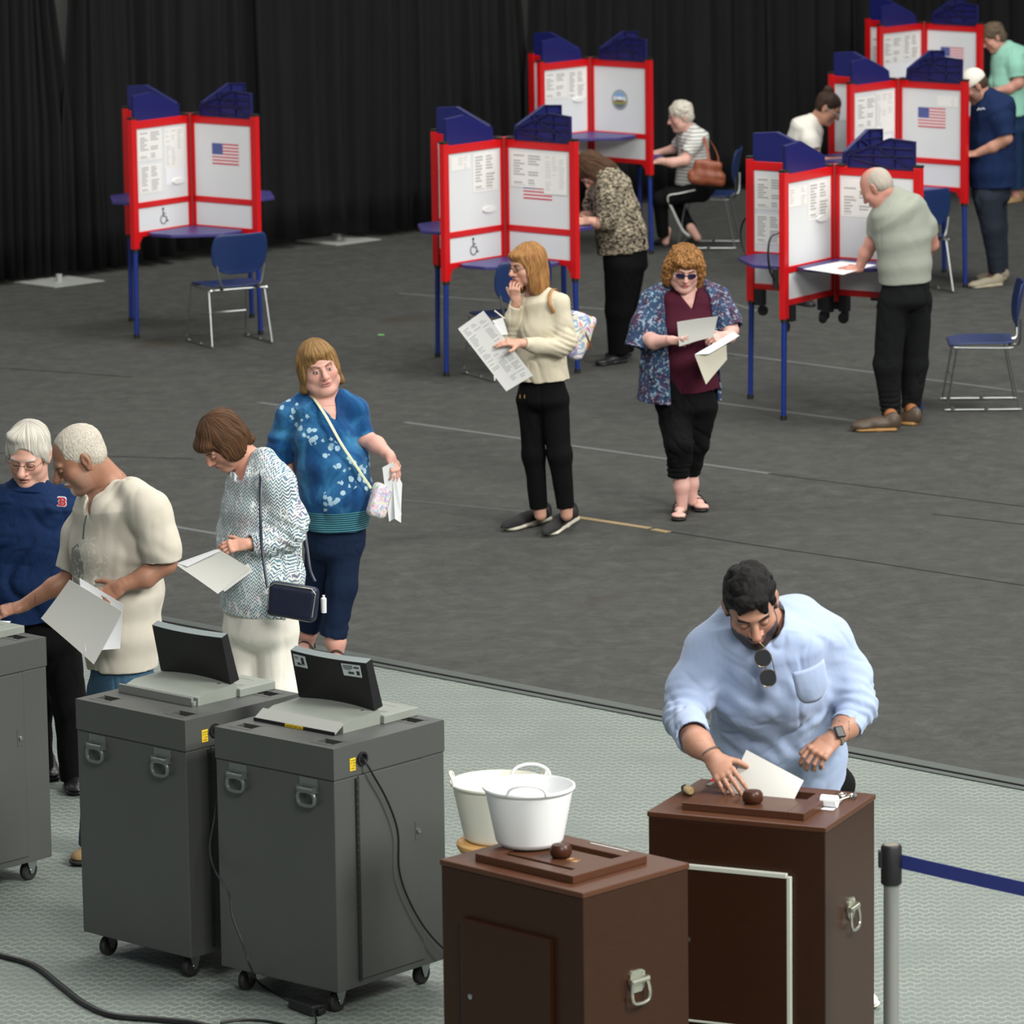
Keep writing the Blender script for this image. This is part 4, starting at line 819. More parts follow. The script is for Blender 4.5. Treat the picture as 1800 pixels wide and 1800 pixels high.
# ------------------------------------------------------------------ people
class Person:
    def __init__(s, label, px, py, vox=.005, skin=(206, 150, 122), gY=None, name='person'):
        g = G(px, py); s.Y = g[1] if gY is None else gY; s.m = s.Y/CAM_F*1.0; s.vox = vox; sk = S(*skin)[:3]; lu = .3*sk[0]+.6*sk[1]+.1*sk[2]; s.skin = tuple(c_*.86+lu*.14 for c_ in sk); s.skin2 = None
        s.root = thing('person', label, 'person', (g[0], s.Y, .0)); s.body = Sculpt(); s.heads = []; s.hires = []; s.paint = []
        s.off = V3(g[0], s.Y, 0); s.zg = .004
    def pt(s, px, py, dy=0.): return P(px, py, s.Y+dy)
    def chain(s, L, pts, k=.02, grow=0., flat=False):
        ps = [(s.pt(p[0], p[1], p[2]), p[3]*s.m+grow) for p in pts]
        for i in range(len(ps)-1): L.add(cone(ps[i][0], ps[i+1][0], ps[i][1], ps[i+1][1], flat and i == len(ps)-2), k)
        if flat:
            (a, ra), (b, rb) = ps[-2], ps[-1]; t = nrm(b-a); L.sub(cone(b-t*.018, b+t*.03, rb-.010, rb-.010), .002)
        return ps
    def torso(s, L, secs, yaw, k=.03, grow=0., flat=True):
        side = frame_of(yaw)[:, 0]; a_ = math.radians(yaw); out = []
        for (px, py, dy, hw, r) in secs:
            W = hw*s.m/math.sqrt(math.cos(a_)**2+(r*math.sin(a_))**2); out.append((s.pt(px, py, dy), W+grow, W*r+grow))
        for i in range(len(out)-1):
            (a, wa, da), (b, wb, db) = out[i], out[i+1]; L.add(econe(a, b, wa, da, wb, db, side, flat and i == len(out)-2), k)
        if flat:
            pass
        return out
    def finish(s, o):
        o.data.transform(Matrix.Translation(tuple(-s.off))); return o
    def cloth(s, name, L, mat, vox=None, fold=.006, fscale=(9, 9, 4.5), rings=(), seed=0., fine=.25, label=None):
        vox = vox or s.vox; v, q = L.mesh(vox); v = relax(v, q, 1); n = quad_normals(v, q)
        if fold:
            p = v*np.array(fscale)+seed; w_ = np.stack([vnoise(p*.5+7), vnoise(p*.5+19), vnoise(p*.5+31)], -1)*2.2
            r = np.abs(2*vnoise(p+w_)-1); r2 = np.abs(2*vnoise(p*2.1+w_*1.5+5)-1); ms = np.clip(vnoise(p*.6+40)*2.4-.6, .15, 1)
            d = ms*(1.1*np.exp(-(r/.26)**2)-.3)+fine*1.8*(np.exp(-(r2/.22)**2)-.3)*np.clip(vnoise(p*.9+60)*2-.5, 0, 1)
            v = v+n*(fold*d)[:, None]
        for (c, ax, R, wl, amp) in rings:
            c = np.asarray(c); ax = nrm(ax); rel = v-c; dd = np.linalg.norm(rel, axis=1); h = rel @ ax; ph = vnoise(v*18.)*3.
            v = v+n*(amp*np.exp(-(dd/R)**2)*np.sin(h/wl*2*math.pi+ph))[:, None]
        o = s.finish(quads_obj(name, v, q, mat, s.root))
        if label: o['label'] = label
        return o
    # ---- head
    def head(s, px, py, dy, yaw, pitch, roll, sc=1., fat=0., neck=None, nr=.058, male=False, mouth=0., eyes='down', lips=None, brow=(70, 50, 40), beard=None, nose=1., hi=.0028):
        c = s.pt(px, py, dy); M = frame_of(yaw, pitch, roll); B = s.body; T = lambda x, y, z: c+M @ (V3(x, y, z)*sc); E = lambda x, y, z, a, b, d, k=.012: B.add(ell(T(x, y, z), M, V3(a, b, d)*sc), k*sc)
        s.hf = (c, M, sc)
        E(0, -.013, .036, .075, .096, .083); E(0, .03, -.015, .063+fat*.006, .062, .085, .02); E(0, .022, -.055, .052+fat*.012, .058, .055, .02)
        E(0, .068, -.098, .024+fat*.006, .022, .020, .02)
        for x in (-1, 1):
            E(x*.040, .052, -.028, .026+fat*.004, .026, .024, .02); E(x*(.045+.01*fat), .02, -.07, .02+fat*.008, .04, .03, .02)
        E(0, .078, .024, .052, .018, .012 if not male else .014, .014)
        if fat: E(0, .035, -.105, .042+.012*fat, .045, .022+.006*fat, .03)
        for x in (-1, 1): B.sub(ell(T(x*.031, .098, .002), M, V3(.019, .016, .013)*sc), .012*sc)
        for x in (-1, 1): E(x*.031, .0795, .001, .0135, .0125, .0118, .003)
        B.add(cone(T(0, .088, .012), T(0, .108*nose**.15+.003, -.028), .0085*sc, .0125*sc*nose), .01*sc)
        for x in (-1, 1): E(x*.0125*nose, .096, -.034, .0085, .011, .008, .006)
        E(0, .084, -.062, .026, .012, .016, .012)
        E(0, .0945, -.0575-mouth*.2, .021, .0075, .0052, .004); E(0, .0925, -.0675-mouth, .0185, .0085, .0062, .004)
        B.sub(ell(T(0, .104, -.0625-mouth*.5), M, V3(.022, .012, .0014+mouth*.4)*sc), .002)
        for x in (-1, 1):
            Me = M @ np.array([[math.cos(x*.35), -math.sin(x*.35), 0], [math.sin(x*.35), math.cos(x*.35), 0], [0, 0, 1]])
            B.add(ell(T(x*.080, -.018, -.006), Me, V3(.009, .018, .032)*sc), .006); B.sub(ell(T(x*.089, -.013, -.004), Me, V3(.006, .010, .020)*sc), .004)
            B.add(ell(T(x*.078, -.012, -.034), M, V3(.006, .008, .01)*sc), .006)
        if neck is not None:
            nb = s.pt(*neck); up = T(0, -.03, -.045); B.add(cone(up, nb, nr*.98*sc, nr*1.06*sc), .03); s.nb = nb
        r = .155*sc; s.hires.append((T(0, .0, -.02)-r, T(0, .0, -.02)+r, hi)); bl = S(*brow)[:3]; lp = S(*(lips or (176, 96, 88)))[:3]; skin = np.array(s.skin)
        def paint(v, col):
            q = (v-c) @ M/sc; x, y, z = np.abs(q[:, 0]), q[:, 1], q[:, 2]; near = np.linalg.norm(q-V3(0, .02, -.02), axis=1) < .19
            def mixc(m, cc, col): m = (np.clip(m, 0, 1)*near)[:, None]; return col*(1-m)+np.array(cc)*m
            g_ = lambda t: np.clip(t, 0, 1)
            rd = skin*np.array([1.02, .78, .76]); col = mixc(.55*np.exp(-(((x-.042)/.02)**2+((z+.03)/.02)**2))*(y > .03)+.5*np.exp(-((x/.016)**2+((z+.03)/.014)**2))*(y > .09), rd, col)
            col = mixc(.6*np.exp(-(((z+.001)/.013)**2+((x-.031)/.022)**2))*(y > .06), skin*.62, col)      # skin colour scaled darker round the eyes
            col = mixc(g_(1.8-((z-.0265-.15*(x-.03)+18*(x-.034)**2*.6)/.0038)**2)*g_((x-.010)/.004)*g_((.054-x)/.006)*(y > .055), bl, col)
            if eyes == 'open':
                e = (((x-.031)/.0125)**2+((z-.001)/.0048)**2); col = mixc((e < 1)*(y > .07)*1., (.55, .5, .46), col); col = mixc(((((x-.031)/.0052)**2+((z-.001)/.0055)**2) < 1)*(e < 1.1)*(y > .07)*1., (.03, .02, .015), col)
                col = mixc(((e >= .85) & (e < 1.7))*(z > .001)*(y > .07)*.85, (.05, .03, .025), col)
            else:
                col = mixc(g_(1.5-np.abs(z+.005+6*(x-.031)**2*-1)/.0028)*(np.abs(x-.031) < .014)*(y > .068)*.85, (.05, .03, .025), col)
            col = mixc(g_(1.6-((x/.0225)**2+((z+.0625)/.0105)**2)*1.1)*(y > .085)*.85, lp, col); col = mixc(((x < .021) & (np.abs(z+.0625+mouth*.5) < .0016+mouth*.35) & (y > .08))*.8, (.05, .015, .012), col)
            if beard:
                bc, cover, kind = np.array(S(*beard[0])[:3]), beard[1], beard[2]; jit = vnoise(q*160.)*.012
                if kind == 'full':
                    m = g_((-.056+.028*g_((x-.03)/.03)+jit-z)/.006)*g_((y+.012)/.01)*(z > -.14); m = np.maximum(m, g_((x-.045)/.006)*g_((.012-z)/.01)*g_((y+.005)/.01)*g_((.045-y)/.01)); m = m*(1-g_(1.4-((x/.024)**2+((z+.066)/.012)**2)))
                    m = np.maximum(m, g_(1.5-((x-.012)/.017)**2-((z+.050+.25*(x-.01))/.0065)**2)*(y > .08))
                else:
                    m = g_(1.5-((x-.012)/.018)**2-((z+.050+.35*(x-.01))/.007)**2)*(y > .08); m = np.maximum(m, g_(1.8-(x/.022)**2-((z+.096)/.024)**2)*(y > .06))
                    col = mixc(.15*g_((-.03-z)/.02)*(y > -.0), np.array([.42, .36, .32]), col)
                col = mixc(m*cover, bc, col)
            return col
        s.paint.append(paint)
        return T, M, sc
    def hair(s, fn, mat, amp=.002, freq=(11, 11, 1.2), name='hair', vox=.003, label=None, iso=False, part=0):
        c, M, sc = s.hf; L = Sculpt(); T = lambda x, y, z: c+M @ (V3(x, y, z)*sc)
        def E(x, y, z, a, b, d, k=.015, tilt=0.): 
            Mt = M @ np.array([[math.cos(tilt), 0, -math.sin(tilt)], [0, 1, 0], [math.sin(tilt), 0, math.cos(tilt)]]); L.add(ell(T(x, y, z), Mt, V3(a, b, d)*sc), k*sc)
        def X(x, y, z, a, b, d, k=.008): L.sub(ell(T(x, y, z), M, V3(a, b, d)*sc), k*sc)
        fn(E, X, L, T); v, q = L.mesh(vox); v = relax(v, q, 1); n = quad_normals(v, q); p = ((v-c) @ M)/sc
        az = np.arctan2(p[:, 0]-part*.02, p[:, 1]+.03); pol = np.arccos(np.clip(p[:, 2]/np.maximum(np.linalg.norm(p+V3(0, .03, 0), axis=1), 1e-6), -1, 1)); az = az+.25*vnoise(p*16.)
        A = np.stack([np.cos(az), np.sin(az), pol], -1)
        if iso: A = p*12.
        d = 1-np.abs(2*vnoise(A*np.array(freq)+30)-1); d2 = vnoise(A*np.array(freq)*2.7+9)
        v = v+n*(amp*(d-.5)+amp*.5*(d2-.5))[:, None]; o = s.finish(quads_obj(name, v, q, mat, s.root)); at = o.data.attributes.new('strand', 'FLOAT_VECTOR', 'POINT'); at.data.foreach_set('vector', A.astype(np.float32).ravel())
        if label: o['label'] = label
        return o
    # ---- hand: W wrist, D finger direction, N back of the hand, thumb on side ts
    def hand(s, W, D, N, ts=1, sc=1., curl=(25, 30, 32, 35, 38), spread=.06, hi=.0028, thumb=(.8, .6, -.25), tc=20, paint=True):
        B = s.body; D = nrm(D); N = nrm(np.asarray(N)-np.dot(N, D)*D); T = np.cross(D, N)*ts
        if curl[0] is None: curl = (0,)+tuple(curl[1:])
        B.add(econe(W-D*.02*sc, W+D*.022*sc, .026*sc, .019*sc, .03*sc, .017*sc, T), .012); B.add(econe(W+D*.015*sc, W+D*.078*sc, .032*sc, .0165*sc, .039*sc, .0135*sc, T), .014)
        B.add(ell(W+D*.035*sc+T*.022*sc-N*.008*sc, np.array([T, D, N]).T, V3(.018, .028, .014)*sc), .012)
        for i, (off, ln) in enumerate(((.030, .072), (.0105, .080), (-.0095, .075), (-.028, .060))):
            p = W+D*(.080-.004*abs(i-1))*sc+T*off*sc; d = nrm(D+T*spread*(1.5-i)); n_ = N; a = math.radians(curl[i+1]); r = (.0088, .009, .0086, .0076)[i]*sc
            B.add(ell(p+N*.002*sc, np.array([T, D, N]).T, V3(.0095, .011, .0105)*sc), .007)
            for j, (fr, rr) in enumerate(((.45, .93), (.30, .86), (.25, .74))):
                ca, sa = math.cos(a if j else a*.8), math.sin(a if j else a*.8); d, n_ = d*ca-n_*sa, n_*ca+d*sa; e = p+d*ln*fr*sc; B.add(cone(p, e, r*(1 if j == 0 else (.93, .86)[j-1]), r*rr), .003); p = e
        p = W+D*.022*sc+T*.028*sc-N*.006*sc; d = nrm(T*thumb[0]+D*thumb[1]+N*thumb[2]); e = p+d*.042*sc; B.add(cone(p, e, .0125*sc, .0105*sc), .008)
        d = nrm(d*math.cos(math.radians(tc))+(D*.8-T*.4)*math.sin(math.radians(tc))); f = e+d*.032*sc; B.add(cone(e, f, .0105*sc, .0082*sc), .003)
        a, b = np.minimum(W, W+D*.17*sc)-.055*sc, np.maximum(W, W+D*.17*sc)+.055*sc; s.hires.append((a, b, hi))
        return W+D*.05*sc
    def build_body(s, vox=None, extra_paint=None):
        vox = vox or s.vox; V, Q, n = [], [], 0; boxes = []
        chunks = []
        for i, (a, b, h) in enumerate(s.hires): chunks.append((a, b, h, [(x[0], x[1]) for x in s.hires[:i]]))
        for a, b, h, dr in chunks:
            v, q = s.body.mesh(h, a, b, (a, b), dr); V.append(v); Q.append(q+n); n += len(v)
        v, q = s.body.mesh(vox, None, None, None, [(x[0], x[1]) for x in s.hires]); V.append(v); Q.append(q+n)
        v, q = np.concatenate(V), np.concatenate(Q); col = np.tile(np.array(s.skin), (len(v), 1)); mott = vnoise(v*22.)[:, None]
        col = col*(.93+.14*mott)
        for p in s.paint: col = p(v, col)
        if extra_paint: col = extra_paint(v, col)
        o = quads_obj('body', v, q, M_skin, s.root); at = o.data.color_attributes.new('Col', 'FLOAT_COLOR', 'POINT')
        at.data.foreach_set('color', np.concatenate([col, np.ones((len(v), 1))], 1).astype(np.float32).ravel()); return s.finish(o)
    def shoe(s, heel, toe, w=.05, h=.075, mat=None, sole=None, soleh=.028, ankle=None, name='shoe', top=.5, zb=None):
        """heel and toe: ground points in the picture; the sole stands on the floor"""
        a, b = G(*heel, s.zg), G(*toe, s.zg); d = nrm(b-a); sd = np.cross(d, V3(0, 0, 1)); L = Sculpt(); z = V3(0, 0, 1); M = np.array([sd, d, z]).T; ln = np.linalg.norm(b-a)
        L.add(ell(a+d*.045+z*h*.55, M, (w*.72, .055, h*.62)), .02); L.add(ell(a+d*ln*.45+z*h*.40, M, (w*.86, ln*.32, h*.50)), .02); L.add(ell(b-d*ln*.22+z*h*.28, M, (w*.98, ln*.24, h*.42)), .02)
        if ankle is not None: L.add(cone(a+d*.055+z*h*.5, ankle, w*.8, w*.74, True), .02); L.sub(cone(ankle-z*.02, ankle+z*.03, w*.62, w*.64), .004)
        L.clip(a+z*soleh*.8, -z); v, q = L.mesh(.004); v = relax(v, q, 1); o = s.finish(quads_obj(name, v, q, mat, s.root))
        K = Sculpt()
        K.add(econe(a+d*.04+z*soleh*.5, a+d*ln*.45+z*soleh*.5, w*.95, soleh*.66, w*.96, soleh*.6, sd, cap=1.5), .02); K.add(econe(a+d*ln*.45+z*soleh*.5, b-d*ln*.2+z*soleh*.45, w*.96, soleh*.6, w*1.12, soleh*.56, sd, cap=3.2), .02)
        K.clip(a, -z); K.clip(a+z*soleh, z); v, q = K.mesh(.004); so = s.finish(quads_obj('sole', v, q, sole or mat, o)); so.parent = o; return o
def glasses(per, lens, frame_m, r=.021, ry=.016, lensmat=None, name='eyeglasses', y=.104, z0=.0, thick=.0013, tint=True):
    c, M, sc = per.hf; T = lambda x, y_, z: Vector(tuple(c+M @ (V3(x, y_, z)*sc)-per.off)); mb = MB()
    for x in (-1, 1):
        mb.tube([T(x*.032+r*math.copysign(abs(math.cos(a))**.8, math.cos(a)), y-.01*abs(x*.032+r*math.cos(a))/.05, z0+ry*math.copysign(abs(math.sin(a))**.8, math.sin(a))) for a in [i*math.pi/12 for i in range(24)]], thick*sc, 6, closed=True)
        mb.tube([T(x*(.032+r), y-.012, z0+.006), T(x*.074, y-.03, z0+.006), T(x*.084, .01, z0+.006), T(x*.086, -.012, z0-.002)], thick*sc, 6)
    mb.tube([T(-.012, y, z0+.004), T(0, y+.002, z0+.007), T(.012, y, z0+.004)], thick*sc, 6)
    o = mb.build(name, frame_m, per.root, True)
    if lensmat:
        for x in (-1, 1):
            mb = MB(); pts = [(x*.032+r*math.copysign(abs(math.cos(a))**.8, math.cos(a)), z0+ry*math.copysign(abs(math.sin(a))**.8, math.sin(a))) for a in [i*math.pi/12 for i in range(24)]]
            vs = [T(a, y-.01*abs(a)/.05, b) for a, b in pts]+[T(a, y-.01*abs(a)/.05-.0015, b) for a, b in pts]; n = 24
            mb.add(vs, [tuple(range(n)), tuple(range(n, 2*n))[::-1]]+[(i, (i+1) % n, n+(i+1) % n, n+i) for i in range(n)]); mb.build('lens', lensmat, o)
    return o
M_dark_lens = plain('dark_lens', (14, 14, 26), .08, spec=.8); M_violet_lens = plain('violet_lens', (30, 24, 70), .1, spec=.8); M_wire = plain('thin_metal_frame', (120, 104, 84), .3, .9); M_glassframe = plain('dark_frame', (30, 22, 22), .4)
def glass_mat():
    t = NT('clear_lens'); t.b.inputs['Transmission Weight'].default_value = 1; t.b.inputs['IOR'].default_value = 1.06; t.b.inputs['Alpha'].default_value = .35; return t.set((.85, .87, .9, 1), .05)
M_lens = glass_mat()
def paper(per, quad, label, mat=None, curve=.0, group=None, nx=14, name='paper_sheet', cat='paper', Yb=None):
    """quad: four (px, py, dy) corners in order; a bent sheet"""
    Yb = per.Y if Yb is None else Yb; a, b, c, d = [P(p[0], p[1], Yb+p[2]) for p in quad]; n = nrm(np.cross(b-a, d-a)); vs = []; uv = []
    for j in range(nx+1):
        for i in range(nx+1):
            u, v = i/nx, j/nx; p = (a*(1-u)+b*u)*(1-v)+(d*(1-u)+c*u)*v; vs.append(p+n*curve*(4*u*(1-u)*.7+math.sin(v*3.1)*.5)); uv.append((u, v))
    fs = [(j*(nx+1)+i, j*(nx+1)+i+1, (j+1)*(nx+1)+i+1, (j+1)*(nx+1)+i) for j in range(nx) for i in range(nx)]
    o = mesh_obj(name, vs, fs, mat or M_paper, None, False); l = o.data.uv_layers.new(name='UVMap')
    for lp in o.data.loops: l.data[lp.index].uv = uv[lp.vertex_index]
    so = o.modifiers.new('s', 'SOLIDIFY'); so.thickness = .0008
    return tag(o, label, cat, group)
Z = V3(0, 0, 1); CAMV = V3(0, -1, .2); RT = V3(1, 0, 0)
def xyz(v): return Vector(tuple(float(a) for a in v))
def strap(per, pts, w_, mat, name='strap', parent=None, t=.25, loc=True):
    mb = MB(); mb.tube(smooth_path([xyz(per.pt(*p)) for p in pts], 6), w_, 8, flat=t); o = mb.build(name, mat, None, True)
    if parent is not None: o.parent = parent; o.matrix_parent_inverse = Matrix.Translation(-Vector(parent.location))
    return o
def short_hair(top=.010, front=.055, side=.0, back=.02, part=0):
    def f(E, X, L, T):
        E(0, -.015, .040, .076+top, .098+top, .082+top); E(0, -.045, -.005, .074+top*.8+side, .066+top*.6, .062, .02)
        X(0, .098, -.005, .066, .058, .075); X(0, .06, -.06, .12, .11, .062, .012)
        for x in (-1, 1): X(x*.088, -.014, -.012, .022, .022, .034)
    return f
# ---------- man in the light blue sweatshirt
p = Person('person, bearded man in light blue sweatshirt putting a paper into the ballot box', 1500, 1740, .0045, (176, 128, 102), gY=16.25)
p.head(1320, 1063, -.40, -6, 35, 11, 1.12, .35, (1352, 1110, -.2), .066, True, .001, 'down', (176, 108, 100), (22, 16, 14), ((20, 15, 13), .93, 'full'), 1.25, .0024)
tip = G(1288, 1391, 1.088); W1, W2 = P(1254, 1332, tip[1]+.075), p.pt(1462, 1300, -.36); dW = W1[1]-p.Y
p.torso(p.body, [(1352, 1092, -.20, 44, .7), (1356, 1135, -.19, 78, .6), (1362, 1290, -.0, 80, .7), (1390, 1385, .06, 76, .75)], -8, flat=False)
p.chain(p.body, [(1215, 1215, -.26, 26), (1198, 1262, -.36, 24), (1226, 1306, dW+.06, 23), (1254, 1332, dW, 15.5)], .03); p.chain(p.body, [(1490, 1180, -.14, 24), (1508, 1242, -.22, 23), (1488, 1276, -.30, 22), (1463, 1300, -.36, 16)], .03)
t1 = tip-W1; p.hand(W1, t1+V3(0, -.02, .02), V3(-.25, -.75, .65), -1, 1.08, (0, 14, 16, 18, 24), .05, .0024, (.9, .7, -.5)); t2 = p.pt(1418, 1338, -.42)-W2
p.hand(W2, t2+V3(0, -.03, 0), V3(.05, -.6, .8), 1, 1.1, (0, 35, 42, 46, 52), .04, .0024, (.55, .9, -.55))
p.chain(p.body, [(1350, 1420, .1, 42), (1380, 1600, .15, 32), (1400, 1770, .2, 22)], .03) if 0 else None
p.build_body()
L = Sculpt(); p.torso(L, [(1356, 1082, -.20, 66, .72), (1354, 1125, -.24, 106, .78), (1356, 1200, -.17, 112, .85), (1364, 1270, -.05, 114, .9), (1385, 1335, .04, 104, .88), (1398, 1392, .07, 99, .86)], -8, .05)
sl = p.chain(L, [(1296, 1096, -.22, 42), (1250, 1148, -.22, 45), (1213, 1215, -.28, 40), (1202, 1262, -.37, 35)], .05); s2 = p.chain(L, [(1202, 1262, -.37, 35), (1219, 1296, dW+.10, 31)], .02, flat=True)
p.chain(L, [(1404, 1090, -.18, 44), (1448, 1126, -.16, 46), (1490, 1190, -.16, 41), (1508, 1240, -.22, 35)], .05); s4 = p.chain(L, [(1508, 1240, -.22, 35), (1487, 1279, -.30, 30)], .02, flat=True)
nb = p.nb; L.sub(cone(p.pt(1330, 1100, -.44), p.pt(1356, 1078, -.1), .078, .070), .01)
MSW = cloth_mat('light_blue_sweatshirt_cotton', (150, 166, 196), (164, 180, 206), 6, fold=.35, sheen=.2, amt=.5)
p.cloth('sweatshirt', L, MSW, .0045, .012, (6, 6, 7), [(sl[3][0], sl[3][0]-sl[2][0], .085, .036, .006), (s2[1][0], s2[1][0]-s2[0][0], .05, .03, .004), (p.pt(1512, 1240, -.22), p.pt(1487, 1279, -.3)-p.pt(1500, 1190, -.16), .085, .036, .006), (p.pt(1300, 1290, -.25), V3(.6, 0, 1), .2, .075, .005), (p.pt(1450, 1270, -.2), V3(-.7, 0, 1), .18, .08, .004)], 3.)
L = Sculpt(); p.torso(L, [(1412, 1372, .09, 97, .85), (1408, 1410, .09, 94, .85)], -8, .03, flat=False); p.chain(L, [(1365, 1420, .1, 46), (1372, 1600, .12, 36), (1378, 1755, .12, 30)], .04, flat=True); p.chain(L, [(1445, 1410, .1, 46), (1470, 1600, .2, 36), (1492, 1738, .26, 30)], .04, flat=True)
p.cloth('trousers', L, cloth_mat('black_trouser_cotton', (11, 11, 12), fold=.3), .006, .01)
MWS = plain('white_shoe_leather', (210, 208, 200), .5); p.shoe((1490, 1735), (1528, 1778), .05, .08, MWS, plain('white_sole', (226, 222, 212), .6)); p.shoe((1385, 1742), (1370, 1790), .05, .08, MWS)
def bh(E, X, L, T):
    E(0, -.015, .044, .084, .106, .092); E(0, -.045, -.005, .082, .07, .065, .02); E(0, .055, .088, .05, .045, .026, .02)
    X(0, .112, .004, .062, .056, .066); X(0, .07, -.07, .12, .11, .07, .010)
    for x in (-1, 1): X(x*.092, -.014, -.014, .022, .024, .036); X(x*.062, .085, .03, .018, .04, .034)
p.hair(bh, hair_mat('black_hair', (3, 3, 3), (14, 12, 12), (1, 1, 1), 9, .65, .8), .012, (2.2, 2.2, 2.2), vox=.0025, iso=True)
# collar ribbing, pocket, ring, bracelet and watch
c, M, sc = p.hf
def ringpart(per, name, C_, ax, r, th, mat, n=26, flat=1.):
    ax = nrm(ax); a = nrm(np.cross(ax, V3(.3, .2, 1))); b = np.cross(ax, a); mb = MB()
    mb.tube([xyz(C_-per.off+a*r*math.cos(t)+b*r*math.sin(t)) for t in [2*math.pi*i/n for i in range(n)]], th, 8, closed=True, flat=flat); return mb.build(name, mat, per.root, True)
M_silver = plain('silver', (196, 194, 188), .25, 1.)
ringpart(p, 'bracelet', W1-nrm(t1)*.022, t1, .034, .0036, M_silver)
ringpart(p, 'watch_band', W2-nrm(t2)*.02, t2, .0355, .0055, M_silver)
fw = frame_of(-8); wc = W2-nrm(t2)*.018+V3(.014, -.026, .022); mb = MB(); Mw = Matrix.Translation(xyz(wc-p.off)) @ Vector((.45, -.75, .6)).to_track_quat('Z', 'Y').to_matrix().to_4x4(); mb.box(-.019, -.022, -.006, .019, .022, .005, Mw); wf = mb.build('watch', plain('watch_black', (16, 16, 18), .12, spec=.8), p.root, bevel=.005); wf['label'] = 'square black watch face'
D_, N_ = nrm(t1), nrm(V3(-.25, -.8, .55)-np.dot(V3(-.25, -.8, .55), nrm(t1))*nrm(t1)); T_ = -np.cross(D_, N_)
rp = W1+D_*.108*1.1+T_*(-.0095)*1.1-N_*.006; ringpart(p, 'finger_ring', rp, D_, .0105, .002, M_silver); mb = MB(); mb.lathe([(0, 0), (.0085, 0), (.007, .004), (0, .005)], 16, xyz(rp+N_*.011-p.off), Vector(tuple(N_)).to_track_quat('Z', 'Y').to_matrix()); mb.build('ring_stone', plain('amber_stone', (176, 84, 30), .2), p.root, True)
# pocket: a patch following the chest
def patch(per, name, quad, mat, bulge=.01, thick=.004, nx=10, rounded=0.):
    a, b, c_, d = [per.pt(*q) for q in quad]; n = nrm(np.cross(b-a, d-a)); n = n if n[1] < 0 else -n; vs = []
    for j in range(nx+1):
        for i in range(nx+1):
            u, v = i/nx, j/nx; sh = rounded*(max(0, v-.6)/.4)**2; uu = u*(1-2*sh)+sh; vs.append((a*(1-uu)+b*uu)*(1-v)+(d*(1-uu)+c_*uu)*v+n*bulge*(1-(2*u-1)**2)*.8+n*bulge*.3*math.sin(v*3)-per.off)
    fs = [(j*(nx+1)+i, j*(nx+1)+i+1, (j+1)*(nx+1)+i+1, (j+1)*(nx+1)+i) for j in range(nx) for i in range(nx)]
    o = mesh_obj(name, vs, fs, mat, per.root, True); s_ = o.modifiers.new('s', 'SOLIDIFY'); s_.thickness = thick; return o
pk = patch(p, 'chest_pocket', [(1391, 1182, -.50), (1447, 1158, -.44), (1456, 1218, -.40), (1402, 1240, -.44)], MSW, .02, .003, rounded=.22)
# sunglasses hanging at the neckline
def hanging_glasses(per, c1, c2, lab, mat=M_dark_lens, r=.028):
    a, b = per.pt(*c1), per.pt(*c2); d = nrm(b-a); t_ = thing('sunglasses', lab, 'sunglasses', per.off); n = nrm(V3(0, -1, .35)); n = nrm(n-np.dot(n, d)*d); s_ = np.cross(d, n); O = per.off
    for q in (a, b):
        mb = MB(); pts = [q+d*r*1.12*math.copysign(abs(math.cos(t))**.85, math.cos(t))+s_*r*math.copysign(abs(math.sin(t))**.9, math.sin(t)) for t in [2*math.pi*i/24 for i in range(24)]]
        vs = [xyz(v-O) for v in pts]+[xyz(v-O-n*.003) for v in pts]; mb.add(vs, [tuple(range(24)), tuple(range(24, 48))[::-1]]+[(i, (i+1) % 24, 24+(i+1) % 24, 24+i) for i in range(24)]); mb.build('lens', mat, t_)
        mb = MB(); mb.tube([xyz(v-O) for v in pts], .0016, 6, closed=True); mb.build('rim', M_wire, t_, True)
    mb = MB(); mb.tube([xyz((a+d*r-O)), xyz(b-d*r-O)], .0022, 6); mb.tube([xyz(b-O-s_*r-n*.004), xyz(a-O-s_*r*1.1-n*.012), xyz(a-d*.06-O-n*.03)], .002, 6); mb.build('bridge', M_wire, t_, True); return t_
hanging_glasses(p, (1341, 1157, -.485), (1350, 1192, -.475), 'black aviator sunglasses hanging from the neck of the light blue sweatshirt')
yb = [G(1276, 1394, 1.07)[1]-p.Y, G(1394, 1408, 1.07)[1]-p.Y]; paper(p, [(1276, 1396, yb[0]), (1394, 1410, yb[1]), (1413, 1372, yb[1]+.05), (1312, 1318, yb[0]+.05)], 'blank pale paper sheet going into the slot of the wooden ballot box', plain('grey_white_paper', (206, 206, 200), .7), .004, cat='paper')
